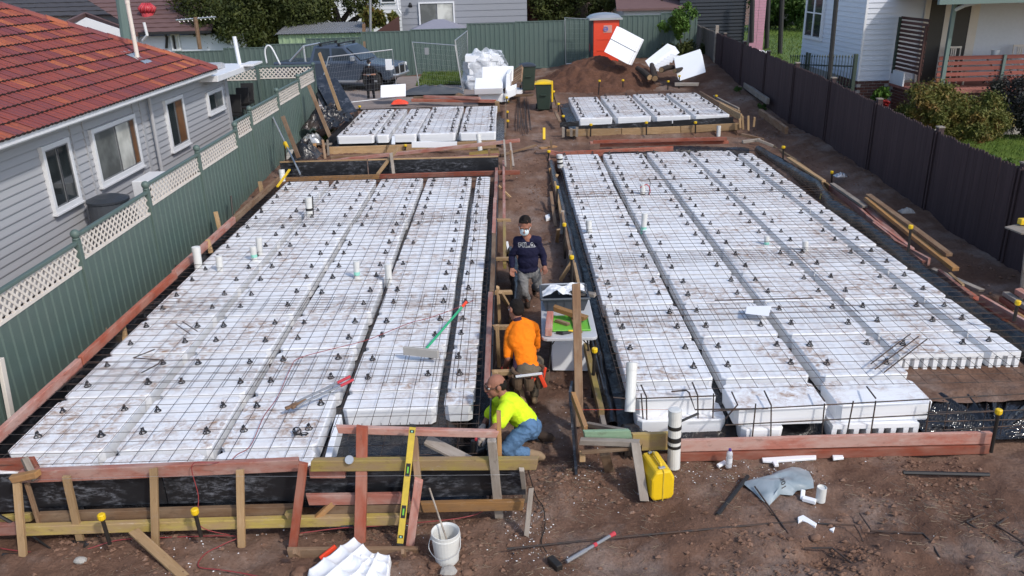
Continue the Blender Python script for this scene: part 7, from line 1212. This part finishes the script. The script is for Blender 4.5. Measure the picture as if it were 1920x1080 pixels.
def headparts(c, look, upd, s=1.):
    """skull, jaw, nose, ears, brow; c: centre of the head, look: facing direction"""
    c = Vector(c); f_ = Vector(look).normalized(); u = Vector(upd); u = (u-f_*u.dot(f_)).normalized(); l = u.cross(f_); rot = Matrix((l, f_, u)).transposed()
    A = lambda x, y, z: c+(l*x+f_*y+u*z)*s
    return A, rot, [('e', A(0, -.012, .022), (.076*s, .096*s, .095*s), rot), ('e', A(0, .028, -.045), (.058*s, .062*s, .072*s), rot), (A(0, .094, .0), .011*s, A(0, .108, -.028), .016*s), (A(-.045, .078, .028), .013*s, A(.045, .078, .028), .013*s), (A(0, .082, -.062), .016*s, A(0, .080, -.064), .016*s), (A(0, .075, -.095), .022*s, A(0, .06, -.1), .022*s), ('e', A(.080, -.012, -.005), (.012*s, .024*s, .034*s), rot), ('e', A(-.080, -.012, -.005), (.012*s, .024*s, .034*s), rot)]
def face(A, par, s=1., skin='skin', hairm='hair', hairline=.03, bald=False, beard=False):
    for sx in (-.032, .032):
        m = MB(); m.ball(A(sx, .080, .006), .0115*s, 8, 6); e_ = m.build('eye', M['white'], par, smooth=True); m = MB(); m.ball(A(sx, .0885, .005), .0058*s, 6, 5); m.build('iris', M['hair'], e_, smooth=True); m = MB(); m.tube([A(sx-.02, .088, .026), A(sx, .093, .031), A(sx+.02, .088, .027)], .0045*s, 5); m.build('eyebrow', M[hairm], par)
    m = MB(); m.tube([A(-.024, .091, -.062), A(0, .098, -.060), A(.024, .091, -.062)], .006*s, 6); m.build('mouth', M['redleaf'] if False else M[skin+'_lip'], par)
M['skin_lip'] = cloth('lips', (.28, .10, .085), .5); M['skin2_lip'] = cloth('tanned lips', (.24, .08, .07), .5)
def hair_on(A, rot, par, voxel, kind, s=1.):
    if kind == 'full': P_ = [('e', A(0, -.036, .046), (.083*s, .090*s, .084*s), rot), ('e', A(0, -.060, -.01), (.076*s, .052*s, .075*s), rot), (A(-.045, .045, .100), .016*s, A(.045, .045, .100), .016*s), (A(.0, .02, .112), .026*s, A(.0, -.04, .118), .03*s)]
    elif kind == 'crop': P_ = [('e', A(0, -.020, .034), (.0805*s, .0965*s, .088*s), rot), ('e', A(0, -.05, -.015), (.074*s, .056*s, .065*s), rot)]
    else: P_ = [('e', A(0, -.058, -.005), (.080*s, .055*s, .062*s), rot), ('e', A(.062, -.02, .01), (.020*s, .05*s, .038*s), rot), ('e', A(-.062, -.02, .01), (.020*s, .05*s, .038*s), rot), (A(-.05, -.085, .03), .02*s, A(.05, -.085, .03), .02*s)]
    o = caps(P_, 'hair', voxel, M['hair'], par, 2); wrinkle(o, .006, 60); return o
V3 = Vector
# --- man in the navy sweatshirt, standing in the aisle and looking down
def man_navy():
    Y = 12.5; t = thing('person', 'person in navy sweatshirt and face mask standing in the aisle', 'person', (.19, Y, 0)); g0 = hz(.2, 12.5)
    j = lambda x, y, Yd=Y: GY(x, y, Yd)
    hc = j(984, 423, 12.42); A, rot, hp = headparts(hc, (-.12, -1, -.50), (0, -.4, 1), 1.2)
    neck0 = j(988, 446, 12.52); pel = j(991, 507, 12.56); shL, shR = j(1010, 450, 12.52), j(968, 451, 12.52)   # in the picture: right / left
    elL, elR = j(1018, 479, 12.60), j(960, 480, 12.58); wrL, wrR = j(1021, 499, 12.48), j(960, 502, 12.48)
    kneeR, ankR = j(983, 548, 12.44), j(990, 588, 12.55); kneeL, ankL = j(1010, 540, 12.62), j(1002, 560, 12.98); hipR, hipL = j(980, 510, 12.56), j(1003, 510, 12.56)
    ankR.z = g0+.07; ankL.z = g0+.12; sk = hp+[(hc+V3((.0, .05, -.08)), .056, neck0+V3((0, .02, -.02)), .062), (neck0, .08, pel, .11), (shL, .045, elL, .038), (elL, .036, wrL, .026), (shR, .045, elR, .038), (elR, .036, wrR, .026), (neck0, .05, shL, .045), (neck0, .05, shR, .045), (pel, .1, hipL, .07), (pel, .1, hipR, .07), (hipR, .07, kneeR, .05), (kneeR, .05, ankR, .035), (hipL, .07, kneeL, .05), (kneeL, .05, ankL, .035)]
    sk += hand(elL, wrL, .5, 1.08, (-.2, -.6, 0), 1)+hand(elR, wrR, .5, 1.08, (.2, -.6, 0), -1)
    caps(sk, 'body', .0075, M['skin2'], t, 3); face(A, t, 1.2, 'skin2'); hair_on(A, rot, t, .009, 'full', 1.2)
    o = caps([('e', A(0, .068, -.052), (.072, .057, .068), rot), ('e', A(0, .082, -.03), (.05, .04, .048), rot)], 'face_mask', .006, M['mask'], t, 2); 
    for sx in (-1, 1): m = MB(); m.tube([A(sx*.055, .075, -.03), A(sx*.082, .0, -.005)], .003, 4); m.build('mask_loop', M['white'], t)
    ch = neck0.lerp(pel, .38); wa = neck0.lerp(pel, .95)
    sw = [('e', ch+V3((0, .0, .0)), (.185, .125, .20), None), ('e', neck0.lerp(pel, .68), (.178, .128, .20), None), ('e', wa, (.178, .125, .09), None), (neck0+V3((0, 0, -.02)), .075, neck0+V3((0, .0, -.08)), .10), (shL+V3((-.03, 0, -.02)), .074, elL, .062), (elL, .066, wrL.lerp(elL, .12), .045), (shR+V3((.03, 0, -.02)), .074, elR, .062), (elR, .066, wrR.lerp(elR, .12), .045), (neck0+V3((0, 0, -.03)), .075, shL+V3((-.02, 0, 0)), .075), (neck0+V3((0, 0, -.03)), .075, shR+V3((.02, 0, 0)), .075)]
    sh = caps(sw, 'sweatshirt', .011, M['navy'], t, 8); wrinkle(sh, .013, 9)
    for a, b in ((wrL, elL), (wrR, elR)): m = MB(); m.tube([a.lerp(b, .05), a.lerp(b, .22)], [.040, .047], 14); m.build('cuff', M['navy'], t, smooth=True)
    tr = caps([('e', pel+V3((0, 0, -.02)), (.168, .118, .12), None), (hipR, .098, kneeR, .070), (kneeR, .072, ankR+V3((0, 0, .05)), .056), (hipL, .098, kneeL, .070), (kneeL, .072, ankL+V3((0, 0, .05)), .056)], 'trousers', .011, M['greyt'], t, 6); wrinkle(tr, .016, 11)
    for a, k_ in ((ankR, 0), (ankL, 1)): caps([(a+V3((0, .03, -.03)), .042, a+V3((.0, -.12, -.045)), .036), (a, .045, a+V3((0, 0, -.03)), .045)], 'shoe', .009, M['darkboot'], t, 3)
    # outlined chest lettering
    bpy.context.view_layer.update(); S = .0105; rows = [[(-13, 3.2), (-13.2, 0), (-11, 0), (-10.8, 2.2), (-8, 2.4), (-8.2, 4.4), (-11, 4.2), (-11.4, 5), (-8.4, 5.6), (-8.4, 7.4), (-12, 7.2), (-13.2, 5.6), (-13, 3.2)], [(-7, 0), (-5, 0), (-5, 7.6), (-7, 7.6), (-7, 0)], [(-3.8, 0), (2.2, 0), (2.2, 1.9), (-1.8, 1.9), (-1.8, 7.6), (-3.8, 7.6), (-3.8, 0)], [(3, 0), (6.4, 7.4), (8.4, 7.4), (12.4, 0), (3, 0)], [(6, 1.9), (7.4, 4.9), (9, 1.9), (6, 1.9)]]
    rows[0] = [(-13.4, 0), (-13.4, 7.2), (-8, 7.2), (-8, 5.2), (-11.4, 5.0), (-11.4, 3.6), (-8.8, 3.6), (-8.8, 2.0), (-11.4, 1.9), (-11.4, 0), (-13.4, 0)]
    m = MB(); w_ = .42
    for pl in rows:
        for a, b in zip(pl, pl[1:]):
            a, b = Vector(a), Vector(b); d = (b-a).normalized()*w_*.5; n_ = V3((-d.y, d.x)); k_ = max(2, int((b-a).length/1.5))
            for q in range(k_): u, v = (a-d).lerp(b+d, q/k_), (a-d).lerp(b+d, (q+1)/k_); m.add([((u-n_).x*S, (u-n_).y*S, 0), ((v-n_).x*S, (v-n_).y*S, 0), ((v+n_).x*S, (v+n_).y*S, 0), ((u+n_).x*S, (u+n_).y*S, 0)], [(0, 1, 2, 3)])
    me = m.mesh('lettering', M['white']); c = GY(989, 463, 12.3); project(me, sh, c+V3((0, 0, -.035)), (1, 0, -.01), (0, -.1, 1), .005, (0, -1, .1)); o = bpy.data.objects.new('lettering', me); link(o, t, Matrix())
man_navy()
# --- man in the orange shirt, kneeling with his back to us
def man_orange():
    t = thing('person', 'person in bright orange work shirt crouching with back turned', 'person', (.1, 9.3, 0)); j = GY
    hc = j(967, 580, 9.74); A, rot, hp = headparts(hc, (-.55, .7, -.35), (0, .35, 1), 1.15)
    nk = j(972, 602, 9.66); pel = j(991, 697, 9.12); shR, shL = j(1000, 614, 9.66), j(957, 626, 9.58); elL = j(953, 672, 9.36); wrL = j(946, 693, 9.50); elR = j(1006, 655, 9.85); wrR = j(985, 672, 10.1)
    hipL, hipR = j(977, 702, 9.14), j(1002, 699, 9.16); knL = V3((-.02, 9.62, .12)); anL = V3((.03, 9.12, .10)); knR = V3((.30, 9.62, .46)); anR = V3((.24, 9.34, .09))
    sk = hp+[(hc+V3((.01, -.03, -.07)), .060, nk, .06), (nk, .06, pel, .075), (nk, .05, shL, .05), (nk, .05, shR, .05), (shL, .052, elL, .043), (elL, .043, wrL, .030), (shR, .052, elR, .043), (elR, .043, wrR, .03), (pel, .075, hipL, .07), (pel, .075, hipR, .07), (hipL, .07, knL, .055), (knL, .055, anL, .04), (hipR, .08, knR, .055), (knR, .055, anR, .04)]+hand(elL, wrL, .9, 1.05, (.6, .2, -.6), 1)+hand(elR, wrR, .9, 1.05, (-.6, .2, -.6), -1)
    caps(sk, 'body', .0075, M['skin2'], t, 3); face(A, t, 1.15, 'skin2'); hair_on(A, rot, t, .009, 'crop', 1.15)
    sp = nk.lerp(pel, .42); d = (nk-pel).normalized(); sd = (shR-shL).normalized(); rotT = Matrix((sd, d.cross(sd), d)).transposed()
    sw = [('e', nk.lerp(pel, .34), (.190, .125, .20), rotT), ('e', nk.lerp(pel, .68), (.158, .118, .22), rotT), ('e', nk.lerp(pel, .93), (.152, .12, .10), rotT), (nk, .07, shL.lerp(nk, .15), .080), (nk, .07, shR.lerp(nk, .15), .080), (nk+d*.01, .06, nk-d*.1, .11), (shL, .080, shL.lerp(elL, .85), .074), (shR, .080, shR.lerp(elR, .78), .070)]
    sh = caps(sw, 'work_shirt', .011, M['hivis_o'], t, 8); wrinkle(sh, .013, 9)
    caps([(nk+d*.02, .066, nk-d*.005, .075)], 'collar', .009, M['purple'], t, 3)
    caps([(j(967, 642, 9.44), .032, j(967, 690, 9.16), .04)], 'side_panel', .010, M['purple'], t, 4)
    tr = caps([('e', pel+V3((0, 0, -.02)), (.18, .15, .15), None), (hipL, .105, knL, .078), (knL, .078, anL, .062), (hipR, .105, knR, .078), (knR, .078, anR+V3((0, 0, .05)), .062)], 'trousers', .011, M['khaki'], t, 6); wrinkle(tr, .018, 11)
    caps([(anL, .05, anL+V3((0, -.16, -.045)), .04), (anL+V3((0, .02, -.05)), .045, anL+V3((.0, -.1, -.06)), .045)], 'boot', .01, M['boot'], t, 3); caps([(anR, .052, anR+V3((0, .12, -.05)), .042), (anR+V3((0, -.04, -.045)), .042, anR+V3((0, .05, -.045)), .042)], 'boot', .01, M['boot'], t, 3)
    # tool belt with pouches
    bt = pel+V3((0, 0, .02)); n_ = 18; m = MB(); m.tube([bt+V3((.20*math.cos(k_*2*math.pi/n_), .165*math.sin(k_*2*math.pi/n_), .01*math.cos(k_*.7))) for k_ in range(n_+1)], .03, 8, False); blt = m.build('tool_belt', M['leather'], t, smooth=True)
    for x, y, r_ in ((-.14, -.15, .075), (.0, -.19, .07), (.13, -.15, .06), (.21, -.02, .06)): m = MB(); m.lathe([(r_*.7, -.17), (r_*.95, -.1), (r_, .0), (r_*.82, .0), (r_*.75, -.08)], bt+V3((x, y, -.0)), 12, cap=False); m.build('pouch', M['leather'], blt)
    for x, y, c_, l in ((.02, -.2, 'orange', .10), (.05, -.19, 'orange', .08), (.18, -.14, 'orange', .26), (.14, -.16, 'grey', .16), (-.12, -.16, 'grey', .14)): m = MB(); p = bt+V3((x, y, -.06)); m.tube([p, p+V3((.02, 0, l*.5)), p+V3((.03, 0, l*.62))], [.014, .018, .016], 7); m.build('hand_tool', M[c_], blt)
    m = MB(); m.beam(j(967, 706, 8.86), j(1016, 700, 8.86), .02, .022); m.build('ruler', M['white'], blt); m = MB(); m.beam(j(1012, 702, 8.9), j(1023, 726, 8.9), .05, .03, UPY); m.build('holster', M['orange'], blt, bevel=.01)
    tt = thing('cordless_tool', 'small red orange tool in the crouching man\'s left hand', 'tool', wrL); m = MB(); p = j(946, 695, 9.5); m.beam(p+V3((-.05, 0, 0)), p+V3((.06, 0, .01)), .09, .10); m.build('body', M['orange'], tt, bevel=.03); m = MB(); m.tube([p, p+V3((.03, 0, -.12))], .025, 8); m.build('grip', M['black'], tt)
man_orange()
# --- man in the lime shirt, kneeling and reaching into the formwork
def man_lime():
    t = thing('person', 'person in lime yellow shirt and jeans kneeling at the front formwork', 'person', (.05, 8.1, 0)); j = GY
    hc = j(929, 723, 8.20); A, rot, hp = headparts(hc, (-1, -.35, -.12), (-.15, 0, 1), 1.14)
    nk = j(948, 746, 8.2); pel = j(990, 796, 8.12); shN, shF = j(951, 765, 7.98), j(937, 757, 8.42); elN = j(930, 801, 7.74); wrN = j(911, 815, 7.72); elF = j(915, 785, 8.36); wrF = j(907, 799, 8.22)
    hipN, hipF = j(990, 800, 8.0), j(992, 797, 8.26); knN = j(949, 842, 7.92); anN = j(992, 850, 7.98); knF = j(975, 806, 8.5); anF = j(1012, 832, 8.38)
    for p in (anN, anF): p.z = max(p.z, .10)
    knN.z = max(knN.z, .11)
    sk = hp+[(hc+V3((.04, .0, -.06)), .058, nk, .065), (nk, .08, pel, .12), (nk, .055, shN, .052), (nk, .055, shF, .052), (shN, .056, elN, .047), (elN, .047, wrN, .033), (shF, .056, elF, .047), (elF, .047, wrF, .033), (pel, .11, hipN, .085), (pel, .11, hipF, .085), (hipN, .085, knN, .06), (knN, .06, anN, .045), (hipF, .085, knF, .06), (knF, .06, anF, .045)]
    hN, hF = hand(elN, wrN, .8, 1.12, (.2, .3, -.9), 1), hand(elF, wrF, .8, 1.12, (.3, -.2, -.9), -1)
    caps(sk+hN+hF, 'body', .0075, M['skin2'], t, 3); face(A, t, 1.14, 'skin2'); hair_on(A, rot, t, .008, 'bald', 1.14)
    for h_ in (hN, hF): caps([(a, r0+.005, b, r1+.005) for a, r0, b, r1 in h_], 'work_glove', .0065, M['glove'], t, 2)
    m = MB()
    for sx in (-.033, .033): m.tube([A(sx+.024*math.cos(a*.785), .100, .004+.018*math.sin(a*.785)) for a in range(9)], .003, 4, False)
    m.tube([A(-.010, .104, .006), A(.010, .104, .006)], .003, 4)
    for sx in (-1, 1): m.tube([A(sx*.056, .100, .008), A(sx*.080, .0, .012)], .003, 4)
    m.build('spectacles', M['black'], t)
    d = (nk-pel).normalized(); sd = (shF-shN).normalized(); rotT = Matrix((sd, d.cross(sd), d)).transposed()
    sw = [('e', nk.lerp(pel, .36), (.215, .140, .22), rotT), ('e', nk.lerp(pel, .66), (.20, .150, .22), rotT), ('e', nk.lerp(pel, .88), (.185, .145, .13), rotT), (nk, .085, shN.lerp(nk, .15), .09), (nk, .085, shF.lerp(nk, .15), .09), (shN, .098, shN.lerp(elN, .70), .088), (shF, .098, shF.lerp(elF, .70), .088)]
    sh = caps(sw, 'work_shirt', .011, M['hivis_y'], t, 8); wrinkle(sh, .015, 9); caps([(nk+d*.03, .068, nk-d*.01, .080)], 'collar', .009, M['navy'], t, 3)
    tr = caps([('e', pel+V3((0, 0, -.03)), (.16, .17, .15), None), (hipN, .112, knN, .085), (knN, .085, anN.lerp(knN, .15), .066), (hipF, .112, knF, .085), (knF, .085, anF.lerp(knF, .15), .066)], 'jeans', .011, M['jeans'], t, 6); wrinkle(tr, .018, 11)
    for a, k_, mt in ((anN, knN, 'boot'), (anF, knF, 'darkboot')): dd = (a-k_).normalized(); caps([(a, .055, a+V3((.12, .0, -.03)), .048), (a+V3((.04, 0, -.05)), .045, a+V3((.15, 0, -.055)), .04)], 'boot', .01, M[mt], t, 3)
man_lime()
# --- person in black by the wire fence, both hands on a controller
def person_far():
    Y = 31.5; g0 = hz(-5.0, Y); x0 = GY(697, 188, Y).x; t = thing('person', 'person in black clothes and cap standing by the wire fence', 'person', (x0, Y, g0)); hgt_ = GY(700, 112, Y).z-g0; s = hgt_/1.72
    B_ = lambda x, y, z: V3((x0+x*s, Y+y*s, g0+z*s)); hc = B_(.01, -.03, 1.60); A, rot, hp = headparts(hc, (0, -1, -.4), (0, 0, 1), s)
    pts = dict(nk=B_(0, 0, 1.44), pel=B_(0, 0, .96), sl=B_(.17, 0, 1.38), sr=B_(-.17, 0, 1.38), el=B_(.24, -.03, 1.12), er=B_(-.24, -.03, 1.12), wl=B_(.07, -.26, 1.14), wr=B_(-.07, -.26, 1.14), hl=B_(.09, 0, .92), hr=B_(-.09, 0, .92), kl=B_(.10, -.02, .5), kr=B_(-.11, -.02, .5), al=B_(.12, 0, .08), ar=B_(-.13, 0, .08))
    q = pts; sk = hp+[(hc+V3((0, .02, -.06*s)), .05*s, q['nk'], .055*s), (q['nk'], .07*s, q['pel'], .1*s), (q['sl'], .045*s, q['el'], .037*s), (q['el'], .037*s, q['wl'], .026*s), (q['sr'], .045*s, q['er'], .037*s), (q['er'], .037*s, q['wr'], .026*s), (q['nk'], .05*s, q['sl'], .045*s), (q['nk'], .05*s, q['sr'], .045*s), (q['pel'], .1*s, q['hl'], .07*s), (q['pel'], .1*s, q['hr'], .07*s), (q['hl'], .07*s, q['kl'], .05*s), (q['kl'], .05*s, q['al'], .035*s), (q['hr'], .07*s, q['kr'], .05*s), (q['kr'], .05*s, q['ar'], .035*s)]+hand(q['el'], q['wl'], .8, s, (0, 0, -1), -1)+hand(q['er'], q['wr'], .8, s, (0, 0, -1), 1)
    caps(sk, 'body', .009, M['skin'], t, 3); face(A, t, s); hair_on(A, rot, t, .011, 'full', s); caps([('e', A(0, .068, -.05), (.06*s, .05*s, .06*s), rot)], 'face_mask', .008, M['mask'], t, 2); caps([('e', A(0, -.005, .07), (.088*s, .105*s, .065*s), rot), ('e', A(0, .12, .05), (.06*s, .06*s, .012*s), rot)], 'cap', .011, M['blackc'], t, 2)
    caps([('e', q['nk'].lerp(q['pel'], .4), (.18*s, .12*s, .2*s), None), ('e', q['nk'].lerp(q['pel'], .8), (.16*s, .12*s, .2*s), None), (q['sl'], .075*s, q['sl'].lerp(q['el'], .75), .062*s), (q['sr'], .075*s, q['sr'].lerp(q['er'], .75), .062*s), (q['nk'], .07*s, q['sl'], .07*s), (q['nk'], .07*s, q['sr'], .07*s)], 'shirt', .013, M['blackc'], t, 5)
    caps([('e', q['pel'], (.16*s, .115*s, .12*s), None), (q['hl'], .09*s, q['kl'], .065*s), (q['kl'], .065*s, q['al'], .05*s), (q['hr'], .09*s, q['kr'], .065*s), (q['kr'], .065*s, q['ar'], .05*s)], 'trousers', .013, M['blackc'], t, 5)
    for k_ in ('al', 'ar'): caps([(q[k_]+V3((0, .03, -.03)), .04*s, q[k_]+V3((0, -.12*s, -.04)), .036*s)], 'shoe', .01, M['white'], t, 2)
    tt = thing('controller', 'dark drone controller in the hands of the person in black', 'controller', B_(0, -.3, 1.13)); m = MB(); m.box(tuple(B_(-.09, -.36, 1.12)), tuple(B_(.09, -.28, 1.17))); m.build('body', M['grey'], tt, bevel=.015); m = MB(); m.box(tuple(B_(-.07, -.34, 1.171)), tuple(B_(.07, -.33, 1.25))); m.build('screen', M['black'], tt)
person_far()
bpy.context.view_layer.update()
